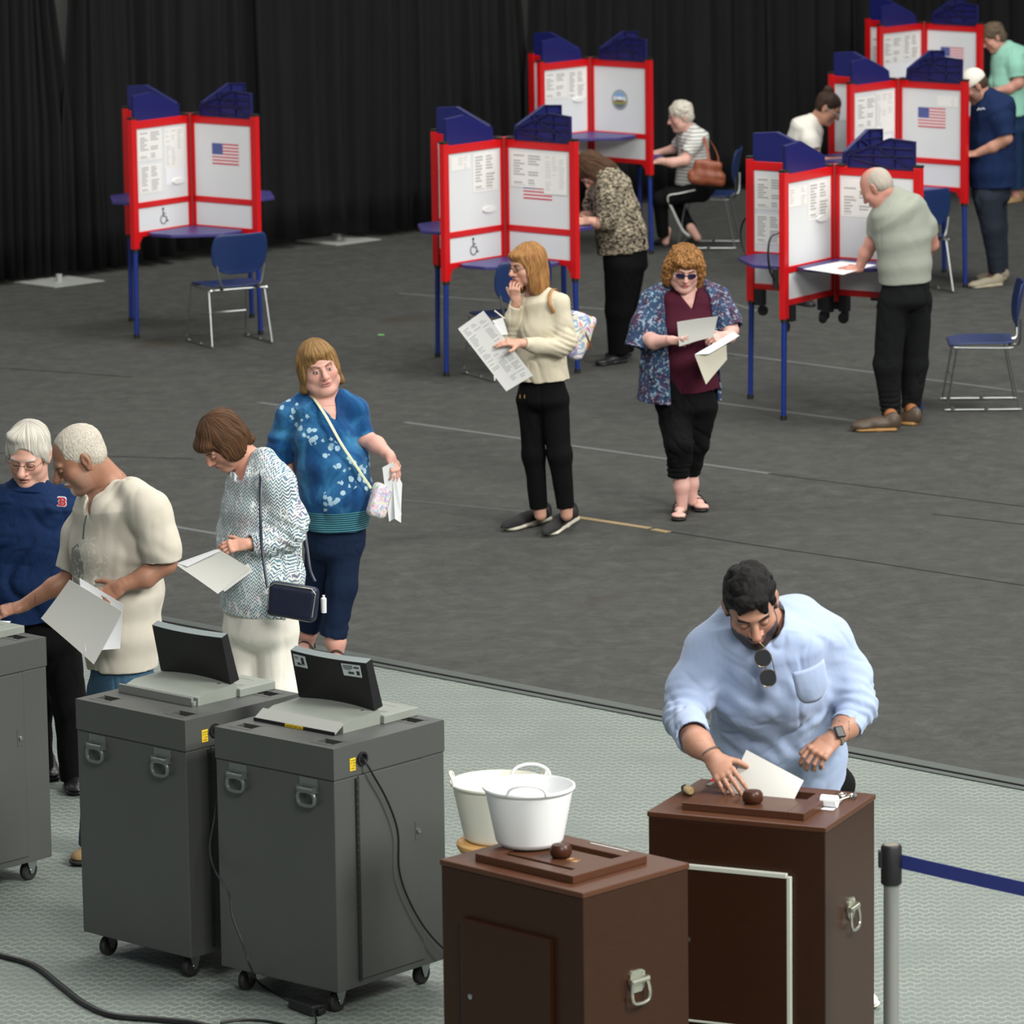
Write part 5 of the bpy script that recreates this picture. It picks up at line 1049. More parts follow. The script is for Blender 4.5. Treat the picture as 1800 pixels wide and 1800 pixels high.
# ---------- woman in the blue top
p = Person('person, woman in blue floral top facing the viewer with a crossbody bag', 570, 1168, .0052, (214, 160, 142))
p.head(560, 645, -.04, -16, 4, 13, 1.06, 1.0, (572, 700, 0), .066, False, 0, 'open', (186, 116, 112), (126, 92, 76), None, 1.15, .0026)
Wr = p.pt(686, 803, -.16)
def blue_skin(L, g=0.):
    return p.torso(L, [(570, 698, .01, 30, .8), (567, 722, .0, 52, .75), (572, 765, -.02, 57, .85), (584, 815, -.03, 62, .95), (590, 865, -.03, 64, .98), (589, 922, -.01, 59, .95)], -18, .04, g)
p.torso(p.body, [(570, 698, .01, 28, .8), (567, 722, .0, 49, .74), (572, 765, -.02, 54, .82), (588, 865, -.02, 56, .8)], -18, flat=False)
p.chain(p.body, [(620, 735, 0, 14), (640, 770, -.02, 17), (662, 782, -.08, 15), (686, 803, -.16, 9.5)], .02); p.chain(p.body, [(520, 735, 0, 13), (500, 800, .04, 15), (512, 860, .02, 13), (530, 890, -.03, 10)], .02)
p.hand(Wr, V3(.35, -.1, -1.), V3(.7, -.5, .3), -1, .92, (0, 18, 22, 25, 28), .04, .003)
p.hand(p.pt(531, 892, -.03), V3(.2, 0, -1), V3(-.9, -.2, .2), 1, .9)
p.chain(p.body, [(585, 1100, 0, 20), (590, 1128, 0, 18), (592, 1158, 0, 11.5)], .02); p.chain(p.body, [(545, 1085, .25, 19), (541, 1110, .26, 17), (540, 1136, .27, 11)], .02)
p.build_body()
def floral_top():
    t = NT('blue_floral_print'); n = t.noise(t.co(), 5, 4, .6, .6); n2 = t.noise(t.co(), 22, 3, .6)
    c = t.ramp(n, [(.3, S(8, 40, 78)), (.5, S(14, 72, 120)), (.7, S(60, 130, 172))]); c = t.mix(t.math('MULTIPLY', n2, .4), c, S(10, 46, 100))
    g = t.n('ShaderNodeTexCoord'); sp = t.n('ShaderNodeSeparateXYZ', Vector=g.outputs['Object']); x, z = sp.outputs[0], sp.outputs[2]
    v = t.n('ShaderNodeTexVoronoi', Vector=t.co(), Scale=30., Randomness=1.); fl = t.math('LESS_THAN', t.math('ADD', v.outputs['Distance'], t.math('MULTIPLY', t.noise(t.co(), 120, 2), .35)), .58); sel = t.math('GREATER_THAN', t.n('ShaderNodeSeparateColor', Color=v.outputs['Color']).outputs[0], .28)
    # two garlands of pale flowers: one across the chest, one at the lower front
    line = t.math('ABSOLUTE', t.math('SUBTRACT', t.math('ADD', z, t.math('MULTIPLY', x, .95)), 1.165)); b1_ = t.math('LESS_THAN', line, .065)
    l2 = t.math('ABSOLUTE', t.math('SUBTRACT', t.math('SUBTRACT', z, t.math('MULTIPLY', x, .75)), .835)); b2_ = t.math('MULTIPLY', t.math('LESS_THAN', l2, .05), t.math('GREATER_THAN', x, .02))
    c = t.mix(t.math('MULTIPLY', t.math('MAXIMUM', b1_, b2_), .14), c, S(70, 130, 170)); m_ = t.math('MULTIPLY', t.math('MULTIPLY', fl, sel), t.math('MAXIMUM', b1_, b2_)); c = t.mix(t.math('MULTIPLY', m_, .8), c, S(170, 200, 214))
    hem = t.math('LESS_THAN', z, .795); w_ = t.n('ShaderNodeTexWave', Vector=t.co((1, 1, 1)), Scale=28., Distortion=.5, _bands_direction='Z').outputs['Fac']
    c = t.mix(hem, c, t.ramp(w_, [(.3, S(10, 44, 64)), (.6, S(28, 98, 116)), (.8, S(80, 140, 150))])); t.bump(t.noise(t.co((1, 1, .5)), 6, 3), .25, .03); return t.set(c, .85, spec=.2, sheen=.1)
L = Sculpt(); blue_skin(L, .006)
sL = p.chain(L, [(535, 706, 0, 20), (510, 730, 0, 25), (497, 775, .02, 25), (490, 808, .03, 25)], .03, flat=True); sR = p.chain(L, [(600, 702, 0, 19), (624, 722, -.01, 22), (636, 766, -.02, 22)], .03, flat=True)
fv = frame_of(-18); A_ = p.pt(600, 744, -.2); L.sub(planes([(A_, nrm(np.cross(fv[:, 1], p.pt(528, 668, -.2)-A_))), (A_, nrm(np.cross(p.pt(606, 655, -.2)-A_, fv[:, 1]))), (A_-fv[:, 1]*.34, -fv[:, 1])], A_-.35, A_+V3(.25, .35, .5)), .006)
L.sub(cone(p.pt(567, 690, -.02), p.pt(568, 670, -.02), .068, .075), .01)
p.cloth('blue_top', L, floral_top(), .005, .012, (8, 8, 3.5), [(sL[2][0], V3(0, 0, 1), .1, .06, .006)], 1.)
L = Sculpt(); p.torso(L, [(589, 905, 0, 56, .95), (588, 955, .02, 55, .9)], -18, .03, flat=False); p.chain(L, [(606, 945, 0, 32), (601, 1030, -.02, 27), (585, 1117, 0, 24.5)], .03, flat=True); p.chain(L, [(568, 945, .05, 32), (560, 1030, .15, 27), (543, 1102, .25, 24)], .03, flat=True)
p.cloth('capri_trousers', L, cloth_mat('navy_denim', (14, 26, 48), (28, 42, 66), 9, fold=.3), .0055, .008, (10, 10, 8))
M_sandal = plain('black_sandal_leather', (24, 22, 22), .5)
def sandal(per, heel, toe, w=.042, skin=True):
    zg = per.zg; a, b = G(*heel, zg), G(*toe, zg); d = nrm(b-a); sd = np.cross(d, Z); ln = np.linalg.norm(b-a); M = np.array([sd, d, Z]).T
    K = Sculpt(); K.add(econe(a+d*.04+Z*.012, b-d*.05+Z*.012, w*.8, .016, w*1.05, .016, sd, cap=2.6), .01); K.clip(a, -Z); K.clip(a+Z*.022, Z); v, q = K.mesh(.004); o = per.finish(quads_obj('sandal', v, q, M_sandal, per.root))
    F_ = Sculpt(); F_.add(ell(a+d*.045+Z*.048, M, (.03, .04, .034)), .02); F_.add(ell(a+d*ln*.5+Z*.042, M, (.035, ln*.3, .026)), .02); F_.add(ell(b-d*.055+Z*.032, M, (.042, .05, .016)), .015)
    for i in range(5): F_.add(cone(b-d*(.05+.006*i)+sd*(-.026+.014*i)+Z*.032, b-d*(.022+.009*i)+sd*(-.030+.0155*i)+Z*.030, .009, .0085), .004)
    v, q = F_.mesh(.0035); col = np.tile(np.array([*per.skin, 1.]), (len(v), 1)).astype(np.float32); f_ = quads_obj('foot', v, q, M_skin, per.root); at = f_.data.color_attributes.new('Col', 'FLOAT_COLOR', 'POINT'); at.data.foreach_set('color', col.ravel()); per.finish(f_)
    for t_, hh in ((.34, .062), (.62, .052)):
        c_ = a+d*ln*t_; mb = MB(); mb.tube([xyz(c_-per.off+sd*.047*math.cos(u)+Z*(.014+hh*max(0, math.sin(u)))) for u in [math.pi*i/12 for i in range(13)]], .011, 8, flat=.35); s_ = mb.build('sandal_strap', M_sandal, o, True)
    mb = MB(); mb.tube([xyz(a-per.off+d*(.045-.052*math.sin(u))+sd*.034*math.cos(u)+Z*.075) for u in [math.pi*i/10 for i in range(11)]], .007, 8); mb.build('sandal_strap', M_sandal, o, True)
sandal(p, (592, 1157), (590, 1195)); sandal(p, (541, 1136), (530, 1160))
def bob1(E, X, L, T):
    E(0, -.018, .043, .087, .108, .091); 
    for x in (-1, 1): E(x*.078, -.012, -.02, .024, .052, .075, .03); E(x*.084, -.02, -.085, .022, .045, .03, .02, x*.5)
    E(0, -.07, -.04, .075, .05, .09, .03); E(0, .062, .078, .055, .04, .028, .02)
    X(0, .115, -.022, .057, .062, .086); X(0, .1, -.1, .064, .085, .06, .01)
p.hair(bob1, hair_mat('light_brown_hair', (84, 58, 30), (170, 134, 84)), .005)
MBG = NT('sparkling_pastel_fabric'); n_ = MBG.noise(MBG.co(), 60, 3); v_ = MBG.n('ShaderNodeTexVoronoi', Vector=MBG.co(), Scale=90.).outputs['Color']; MBG = MBG.set(MBG.mix(.35, MBG.ramp(n_, [(.35, S(206, 206, 200)), (.5, S(226, 220, 220)), (.62, S(180, 150, 190)), (.7, S(150, 200, 190))]), v_, 'MIX'), .5)
def bag(per, label, cx, cy, dy, r, M_, mat, vox=.004, k=None, extra=None, fold=.004):
    t_ = thing('shoulder_bag', label, 'bag', per.off); L = Sculpt(); c = per.pt(cx, cy, dy); L.add(rbox(c, M_, r, min(r)*.75), .01)
    if extra: extra(L, c, M_)
    v, q = L.mesh(vox); v = relax(v, q, 1); n = quad_normals(v, q); v = v+n*(fold*(vnoise(v*18)-.5))[:, None]; o = per.finish(quads_obj('bag_body', v, q, mat, t_)); return t_, c
Mb = frame_of(-35, 0, -20); tb, c_ = bag(p, 'small pastel crossbody bag at the hip of the woman in the blue top', 667, 880, -.16, (.05, .035, .085), Mb, MBG)
strap(p, [(543, 690, -.0), (556, 706, -.10), (575, 735, -.175), (600, 780, -.215), (630, 825, -.20), (652, 858, -.17)], .008, plain('pastel_strap', (200, 206, 170), .6, var=.2, scale=60), 'bag_strap', tb, .5)
paper(p, [(672, 822, -.2), (692, 812, -.2), (706, 905, -.12), (684, 917, -.12)], 'bundle of ballot papers hanging from the hand of the woman in the blue top', M_paper, .004); paper(p, [(690, 812, -.19), (707, 850, -.14), (705, 919, -.12), (694, 912, -.14)], 'outer folded ballot sheet in the hand of the woman in the blue top', M_paper, .006)
# ---------- woman in the herringbone blouse
p = Person('person, brown-haired woman in white and teal herringbone blouse reading papers', 455, 1367, .0052, (206, 150, 124))
p.head(390, 776, -.05, 62, 44, -6, 1.0, .2, (442, 812, .02), .055, False, 0, 'down', (180, 100, 100), (90, 60, 44))
Wl = p.pt(432, 956, -.22)
p.torso(p.body, [(443, 806, .02, 22, .85), (452, 840, 0, 48, .75), (458, 900, 0, 55, .8), (460, 1000, 0, 60, .8)], 55, flat=False)
p.chain(p.body, [(480, 850, -.12, 18), (512, 940, -.14, 15), (470, 955, -.18, 12), (434, 956, -.22, 9.5)], .02); p.hand(Wl, V3(-1, -.15, -.12), V3(-.1, -.75, .8), 1, .9, (0, 25, 28, 30, 34), .03)
p.build_body()
def herring():
    t = NT('teal_white_herringbone'); g = t.co((1, 1, 1)); sp = t.n('ShaderNodeSeparateXYZ', Vector=g); x, y, z = sp.outputs
    u = t.math('ADD', t.math('MULTIPLY', x, .8), t.math('MULTIPLY', y, -.6)); u = t.math('ADD', u, t.math('MULTIPLY', t.noise(t.co(), 4, 2), .05))
    a = t.math('PINGPONG', t.math('MULTIPLY', u, 48.), .5); s1_ = t.math('FRACT', t.math('ADD', t.math('MULTIPLY', z, 62.), t.math('MULTIPLY', a, 2.2))); m_ = t.math('GREATER_THAN', s1_, .50)
    br = t.math('GREATER_THAN', t.noise(t.co((1, 1, .5)), 50, 3, .7), .42); m_ = t.math('MULTIPLY', m_, br); col = t.ramp(t.noise(t.co(), 13, 3), [(.35, S(36, 62, 96)), (.5, S(60, 116, 134)), (.65, S(96, 92, 124))])
    t.bump(t.noise(t.co((1, 1, .4)), 7, 3), .3, .03); return t.set(t.mix(t.math('MULTIPLY', m_, .9), S(214, 218, 214), col), .85, spec=.2)
L = Sculpt(); tb_ = p.torso(L, [(444, 803, .02, 26, .85), (453, 838, 0, 55, .78), (456, 890, 0, 66, .85), (458, 950, 0, 70, .88), (460, 1010, 0, 74, .9), (458, 1074, 0, 73, .9)], 55, .04)
a_ = p.chain(L, [(466, 808, -.06, 22), (486, 850, -.13, 32), (510, 915, -.14, 30), (506, 938, -.15, 28)], .04); b_ = p.chain(L, [(506, 938, -.15, 28), (470, 952, -.18, 25), (440, 957, -.21, 19)], .02, flat=True)
p.chain(L, [(420, 850, .1, 20), (405, 930, .05, 20), (400, 960, 0, 17)], .04)
L.sub(cone(p.pt(428, 822, -.02), p.pt(446, 792, .02), .05, .06), .01); L.sub(cone(p.pt(408, 850, -.16), p.pt(428, 820, -.04), .012, .04), .008)
p.cloth('blouse', L, herring(), .005, .013, (9, 9, 3.2), [(p.pt(506, 938, -.15), V3(.6, 0, 1), .09, .04, .007)], 12.)
L = Sculpt(); p.torso(L, [(458, 1060, 0, 68, .85), (458, 1105, 0, 68, .85)], 55, .03, flat=False); p.chain(L, [(428, 1110, .03, 38), (428, 1210, .03, 32), (432, 1352, .04, 28)], .03, flat=True); p.chain(L, [(488, 1110, -.03, 40), (488, 1210, -.02, 34), (480, 1362, .0, 29)], .03, flat=True)
p.cloth('trousers', L, cloth_mat('white_trouser_cotton', (212, 208, 198), fold=.2), .0055, .008, (9, 9, 3))
p.shoe((440, 1356), (400, 1364), .042, .06, M_sandal); p.shoe((488, 1366), (446, 1376), .042, .06, M_sandal)
def bob2(E, X, L, T):
    E(0, -.022, .046, .092, .112, .096)
    for x in (-1, 1): E(x*.076, -.005, -.02, .026, .065, .07, .03)
    E(0, -.075, -.025, .078, .05, .07, .03); E(0, -.09, -.085, .06, .035, .025, .02); E(0, .075, .065, .06, .04, .03, .02)
    X(0, .125, -.04, .05, .055, .07); X(0, .07, -.125, .07, .1, .055, .01)
p.hair(bob2, hair_mat('brown_hair', (40, 26, 17), (104, 72, 46)), .005)
M_navyl = plain('navy_leather', (24, 28, 48), .35, var=.15, spec=.5); Mb = frame_of(14, 0, -7)
tb, c_ = bag(p, 'navy leather crossbody bag hanging over the white trousers', 515, 1057, -.32, (.112, .035, .078), Mb, M_navyl, fold=.003)
O_ = p.off; mb = MB(); mb.tube([xyz(c_+Mb @ V3(x, .03, z)-O_) for x, z in ((-.10, -.05), (-.105, .055), (-.085, .074), (.085, .074), (.105, .055), (.1, -.05))], .003, 6); mb.build('zip', M_silver, tb, True)
strap(p, [(452, 792, .04), (458, 830, -.16), (458, 900, -.24), (460, 960, -.27), (470, 1033, -.32)], .0065, M_navyl, 'bag_strap', tb, .35); strap(p, [(535, 925, .0), (540, 965, -.1), (545, 1000, -.2), (554, 1022, -.3)], .0065, M_navyl, 'bag_strap', tb, .35)
mb = MB(); c2 = p.pt(569, 1060, -.34)-O_; mb.lathe([(0, -.045), (.012, -.043), (.013, .02), (.006, .026), (.006, .035), (0, .036)], 14, xyz(c2)); o = mb.build('tag_bottle', plain('clear_white_tag', (206, 208, 210), .3), tb, True)
paper(p, [(310, 993, -.30), (383, 965, -.30), (440, 1000, -.28), (383, 1044, -.28)], 'pale ballot sheet read by the woman in the herringbone blouse', plain('grey_white_paper', (206, 206, 200), .7), .01); paper(p, [(311, 990, -.30), (378, 966, -.31), (388, 968, -.31), (330, 996, -.30)], 'second sheet behind the one read by the woman in the herringbone blouse', M_paper, .002)
paper(p, [(395, 1040, -.27), (383, 1030, -.27), (436, 990, -.27), (444, 1004, -.27)], 'perforated sheet corner under the papers of the woman in the herringbone blouse', plain('grey_white_paper', (206, 206, 200), .7), .002)
# ---------- man in the beige T-shirt
p = Person('person, tanned grey-bearded man in beige T-shirt holding large papers', 200, 1500, .0052, (158, 110, 82))
p.head(138, 806, -.05, 78, 30, 0, 1.08, .25, (192, 852, .0), .066, True, 0, 'down', (150, 84, 70), (150, 120, 96), ((206, 200, 190), .9, 'goatee'), 1.25, .0026)
W1 = p.pt(212, 1030, -.26); W2 = p.pt(38, 1066, .10)
p.torso(p.body, [(192, 850, 0, 30, .85), (200, 890, 0, 66, .7), (205, 980, 0, 70, .75), (212, 1060, 0, 66, .75)], 62, flat=False)
p.chain(p.body, [(262, 900, -.2, 27), (290, 990, -.22, 20), (255, 1015, -.24, 19), (213, 1030, -.26, 11.5)], .02); p.chain(p.body, [(150, 930, .16, 22), (128, 1012, .14, 18), (95, 1032, .12, 17), (38, 1066, .10, 11)], .02)
p.hand(W1, V3(-.8, -.05, -.55), V3(-.3, -.9, .25), 1, 1.05, (0, 22, 26, 30, 34), .03); p.hand(W2, V3(-1, -.1, -.25), V3(.1, -.3, .9), 1, 1.05, (0, 15, 18, 20, 22), .05)
p.build_body()
def tee_mat():
    t = NT('beige_graphic_cotton'); n = t.noise(t.co(), 500, 2); c = t.mix(n, S(180, 174, 160), S(194, 188, 174)); g = t.n('ShaderNodeTexCoord'); sp = t.n('ShaderNodeSeparateXYZ', Vector=g.outputs['Object']); x, z = sp.outputs[0], sp.outputs[2]
    x = t.math('ADD', x, .015); e = t.math('ADD', t.math('POWER', t.math('DIVIDE', t.math('ADD', x, .095), .032), 2.), t.math('POWER', t.math('DIVIDE', t.math('SUBTRACT', z, 1.235), .105), 2.)); ny = t.noise(t.co(), 26, 3)
    m1_ = t.math('MULTIPLY', t.math('LESS_THAN', t.math('ADD', e, t.math('MULTIPLY', ny, .9)), 1.35), .8); c = t.mix(m1_, c, S(104, 106, 104))
    e2 = t.math('ADD', t.math('POWER', t.math('DIVIDE', t.math('ADD', x, .03), .085), 2.), t.math('POWER', t.math('DIVIDE', t.math('SUBTRACT', z, 1.24), .15), 2.)); m2_ = t.math('MULTIPLY', t.math('LESS_THAN', e2, 1.), t.math('GREATER_THAN', t.noise(t.co(), 45, 3, .6), .56)); c = t.mix(t.math('MULTIPLY', m2_, .6), c, S(214, 212, 202))
    t.bump(t.noise(t.co((1, 1, .5)), 7, 3), .25, .03); return t.set(c, .88, spec=.2, sheen=.1)
L = Sculpt(); p.torso(L, [(194, 846, 0, 34, .85), (201, 886, 0, 72, .72), (205, 960, 0, 80, .82), (208, 1040, 0, 80, .85), (212, 1110, 0, 70, .85), (215, 1172, 0, 64, .88)], 62, .05)
a_ = p.chain(L, [(232, 862, -.12, 28), (264, 900, -.2, 37), (284, 960, -.22, 34), (288, 985, -.22, 34)], .04, flat=True); b_ = p.chain(L, [(165, 880, .12, 26), (140, 940, .16, 30), (122, 1002, .15, 27)], .04, flat=True)
L.sub(cone(p.pt(178, 868, -.05), p.pt(196, 838, 0), .06, .075), .01); L.sub(cone(p.pt(150, 906, -.14), p.pt(178, 866, -.06), .012, .045), .008)
p.cloth('t_shirt', L, tee_mat(), .005, .011, (7, 7, 3.5), [(p.pt(270, 985, -.2), V3(.5, 0, 1), .1, .07, .006)], 21.)
L = Sculpt(); p.torso(L, [(214, 1150, 0, 56, .85), (214, 1215, 0, 58, .85)], 62, .03, flat=False); p.chain(L, [(188, 1215, .03, 36), (172, 1350, .0, 28), (160, 1488, 0, 22)], .03, flat=True); p.chain(L, [(238, 1215, -.03, 38), (240, 1350, -.02, 29), (235, 1492, .0, 23)], .03, flat=True)
p.cloth('jeans', L, cloth_mat('blue_denim', (40, 66, 88), (70, 98, 118), 12, fold=.3), .006, .008)
M_tanb = plain('tan_suede', (150, 122, 84), .8); p.shoe((176, 1502), (134, 1522), .046, .08, M_tanb, plain('dark_sole', (44, 40, 36), .7)); p.shoe((246, 1506), (205, 1516), .046, .08, M_tanb)
def crop_hair(E, X, L, T):
    E(0, -.022, .040, .082, .100, .086); E(0, -.05, -.01, .079, .062, .06, .02); X(0, .09, .06, .095, .055, .06, .006); X(0, .07, -.055, .12, .11, .062, .010)
    for x in (-1, 1): X(x*.09, -.016, -.010, .02, .022, .034)
p.hair(crop_hair, hair_mat('short_white_hair', (150, 142, 128), (214, 208, 194), (1, 1, .3), 40, .7, .6), .002, (14, 14, 5), vox=.0026)
hanging = MB(); hanging.tube([xyz(p.pt(152, 906, -.175)), xyz(p.pt(148, 925, -.20)), xyz(p.pt(146, 948, -.215))], .004, 6)
tag(hanging.build('glasses_temple', plain('dark_green_plastic', (44, 58, 54), .4), None, True), 'dark spectacle arm hooked into the neck of the beige T-shirt', 'glasses')
paper(p, [(72, 1087, -.20), (122, 1019, -.26), (215, 1075, -.34), (165, 1168, -.30)], 'large pale sheet held by the man in the beige T-shirt', plain('grey_white_paper', (206, 206, 200), .7), .008); paper(p, [(150, 1145, -.28), (140, 1016, -.24), (216, 1062, -.31), (211, 1140, -.29)], 'second sheet behind the large one held by the man in the beige T-shirt', M_paper, .004)
paper(p, [(-30, 1090, .05), (19, 1092, .05), (10, 1105, -.05), (-30, 1118, -.05)], 'white paper going into the leftmost ballot scanner', M_paper, .001)
# ---------- old man in the navy polo
p = Person('person, white-haired man in navy polo shirt with a red letter, wearing glasses', 112, 1388, .0055, (210, 160, 138))
p.head(50, 798, -.05, 12, 22, -4, 1.08, .2, (56, 852, .02), .064, True, .004, 'down', (168, 104, 94), (196, 190, 180), None, 1.4, .0026)
p.torso(p.body, [(55, 852, 0, 30, .8), (52, 885, 0, 70, .65), (50, 960, 0, 80, .75), (52, 1040, 0, 80, .8)], 14, flat=False)
p.chain(p.body, [(-30, 900, 0, 25), (-45, 990, 0, 20), (-20, 1060, -.1, 15)], .02); p.chain(p.body, [(130, 900, 0, 25), (150, 990, 0, 20), (150, 1060, -.05, 14)], .02)
p.build_body()
L = Sculpt(); p.torso(L, [(55, 850, 0, 36, .8), (52, 880, 0, 82, .66), (48, 950, 0, 92, .8), (48, 1020, 0, 96, .9), (52, 1085, 0, 92, .9)], 14, .05); p.chain(L, [(-20, 880, 0, 30), (-38, 930, 0, 36), (-44, 980, 0, 34)], .04, flat=True); p.chain(L, [(118, 880, 0, 30), (134, 925, 0, 34), (142, 975, 0, 32)], .04, flat=True)
L.sub(cone(p.pt(53, 846, -.05), p.pt(55, 828, 0), .062, .07), .01); L.sub(cone(p.pt(56, 874, -.20), p.pt(55, 848, -.10), .012, .03), .008)
MNP = cloth_mat('navy_heather_knit', (14, 30, 60), (26, 48, 86), 8, weave=160, fold=.3, amt=.8); p.cloth('polo_shirt', L, MNP, .0055, .014, (6, 6, 9), (), 33.)
K = Sculpt(); cc = p.pt(55, 850, .02); fr = frame_of(14, 16); K.add(econe(cc-V3(0, 0, .035)+fr[:, 1]*.02, cc+V3(0, 0, .030), .125, .118, .084, .082, fr[:, 0], cap=.2), .01); K.sub(econe(cc-V3(0, 0, .06)+fr[:, 1]*.02, cc+V3(0, 0, .07), .125, .118, .072, .070, fr[:, 0]), .004)
K.sub(cone(p.pt(56, 892, -.24), p.pt(55, 866, -.16), .030, .016), .006); p.cloth('collar', K, MNP, .004, .003)
L = Sculpt(); p.torso(L, [(55, 1065, 0, 84, .8), (58, 1120, 0, 84, .8)], 14, .03, flat=False); p.chain(L, [(100, 1120, 0, 44), (122, 1240, 0, 31), (126, 1372, 0, 20)], .03, flat=True); p.chain(L, [(28, 1120, .05, 44), (62, 1240, .12, 32), (74, 1352, .2, 22)], .03, flat=True)
p.cloth('trousers', L, cloth_mat('black_trouser_cotton_2', (10, 10, 11), fold=.3), .006, .009); M_bls = plain('black_shoe_leather', (24, 24, 26), .4); p.shoe((127, 1373), (136, 1400), .045, .08, M_bls, M_cap); p.shoe((84, 1350), (92, 1374), .045, .08, M_bls, M_cap)
def oldman(E, X, L, T):
    E(0, -.018, .046, .088, .106, .092); E(.02, .036, .104, .055, .042, .024, .02); E(0, -.04, -.01, .086, .07, .06, .02); 
    for x in (-1, 1): E(x*.078, .01, .012, .014, .03, .04, .015)
    X(-.006, .122, .018, .064, .066, .068); X(0, .08, -.07, .12, .11, .066, .010)
    for x in (-1, 1): X(x*.094, -.014, -.014, .02, .022, .034)
p.hair(oldman, hair_mat('white_hair', (160, 154, 142), (220, 216, 206), sc=26, rough=.6), .004, (8, 8, 1.2), vox=.003); glasses(p, None, M_wire, .021, .015, M_lens)
# red letter with white outline, stitched to the chest
def letterB(k=0.):
    o_ = [(-.5, -.62), (.28, -.62), (.48, -.5), (.56, -.3), (.52, -.1), (.38, .0), (.5, .12), (.52, .32), (.44, .5), (.26, .62), (-.5, .62), (-.62, .44), (-.44, .4), (-.36, .42), (-.36, .08), (-.5, .08), (-.4, 0), (-.5, -.08), (-.36, -.08), (-.36, -.42), (-.44, -.4), (-.62, -.44)]
    c_ = (0, 0); return [(x+math.copysign(k, x), y+(math.copysign(k, y) if abs(y) > .2 else 0)) for x, y in o_]
bc = p.pt(109, 882, -.205)-p.off; fr = frame_of(2, 8, -4); Mt = Matrix([[-fr[0, 0], fr[0, 2], fr[0, 1], bc[0]], [-fr[1, 0], fr[1, 2], fr[1, 1], bc[1]], [-fr[2, 0], fr[2, 2], fr[2, 1], bc[2]], [0, 0, 0, 1]]); k_ = .031
mb = MB(); mb.prism([(x*k_, y*k_) for x, y in letterB(.11)], -.004, .0, Mt, 0); mb.prism([(x*k_, y*k_) for x, y in letterB(0)], 0., .0012, Mt, 1)
for y0, y1 in ((.14, .42), (-.42, -.12)): mb.prism([(-.08*k_, y0*k_), (.16*k_, y0*k_), (.2*k_, (y0+y1)/2*k_), (.16*k_, y1*k_), (-.08*k_, y1*k_)], .0012, .0016, Mt, 0); mb.prism([(-.04*k_, (y0+.05)*k_), (.12*k_, (y0+.05)*k_), (.12*k_, (y1-.05)*k_), (-.04*k_, (y1-.05)*k_)], .0016, .002, Mt, 2)
mb.build('chest_emblem', [plain('emblem_white', (210, 216, 222), .7), plain('emblem_red', (206, 44, 50), .7), plain('emblem_navy', (18, 30, 56), .8)], p.root)
# ---------- woman in the cream sweater
p = Person('person, auburn-haired woman in cream sweater and black trousers touching her chin', 950, 935, .0055, (208, 156, 130))
p.head(926, 467, -.03, 58, 8, 0, .98, 0, (942, 512, .01), .050, False, 0, 'open', (178, 112, 104), (120, 84, 60), None, 1.1, .003)
Wn, Wf = p.pt(914, 603, -.26), p.pt(908, 530, -.1)
p.torso(p.body, [(945, 514, .01, 18, .85), (950, 535, 0, 36, .75), (948, 640, 0, 34, .75)], 42, flat=False)
p.chain(p.body, [(984, 535, -.08, 12), (994, 605, -.14, 11), (950, 608, -.2, 9.5), (915, 603, -.26, 7.5)], .02); p.chain(p.body, [(905, 545, .1, 12), (892, 592, .0, 10.5), (900, 560, -.06, 9), (908, 530, -.1, 7)], .02)
p.hand(Wn, V3(-1, -.15, .12), V3(.1, -.4, 1), -1, .92, (0, 12, 14, 18, 22), .06, .003); p.hand(Wf, V3(-.15, -.1, 1), V3(-.5, -.8, .1), -1, .92, (0, 30, 42, 50, 58), .05, .003, (.7, .8, -.3))
p.chain(p.body, [(945, 870, .02, 14), (950, 905, .02, 11)], .02); p.chain(p.body, [(994, 870, -.05, 14), (996, 905, -.05, 11)], .02)
p.build_body()
L = Sculpt(); p.torso(L, [(944, 512, .01, 20, .85), (949, 532, 0, 41, .78), (950, 575, 0, 45, .85), (949, 625, 0, 44, .85), (952, 667, 0, 49, .8)], 42, .035)
p.chain(L, [(962, 518, -.04, 14), (984, 535, -.08, 18), (996, 600, -.14, 17), (985, 610, -.16, 16.5)], .03); b_ = p.chain(L, [(985, 610, -.16, 16.5), (945, 608, -.21, 14), (921, 604, -.25, 11)], .02, flat=True)
p.chain(L, [(912, 530, .08, 15), (893, 592, .0, 15)], .03); c_ = p.chain(L, [(893, 592, .0, 15), (900, 560, -.06, 13), (906, 538, -.09, 10.5)], .02, flat=True)
L.sub(cone(p.pt(936, 512, -.02), p.pt(943, 500, 0), .052, .062), .01)
p.cloth('sweater', L, cloth_mat('cream_knit_cotton', (188, 180, 158), (200, 192, 171), 8, fold=.3), .005, .010, (10, 10, 4), [(p.pt(993, 605, -.15), V3(.5, 0, 1), .08, .03, .005), (p.pt(893, 590, 0), V3(0, 0, 1), .07, .03, .004)], 41.)
L = Sculpt(); p.torso(L, [(953, 668, 0, 40, .8), (953, 700, 0, 46, .8)], 42, .03, flat=False); p.chain(L, [(932, 705, .02, 26), (938, 800, .0, 20), (947, 893, .02, 16)], .03, flat=True); p.chain(L, [(972, 705, -.02, 28), (984, 800, -.06, 21), (994, 893, -.05, 16)], .03, flat=True)
p.cloth('trousers', L, cloth_mat('black_jogger_cotton', (9, 9, 10), fold=.3), .006, .008)
for x_ in (914, 922): mb = MB(); mb.tube([xyz(p.pt(x_, 694, -.17)-p.off), xyz(p.pt(x_, 700, -.17)-p.off)], .004, 6); mb.build('drawstring_tip', plain('brass', (176, 140, 90), .4, .7), p.root, True)
M_knitshoe = plain('black_knit_shoe', (26, 26, 27), .85, bump=.3, scale=200); M_wsole = plain('off_white_sole', (206, 202, 184), .6)
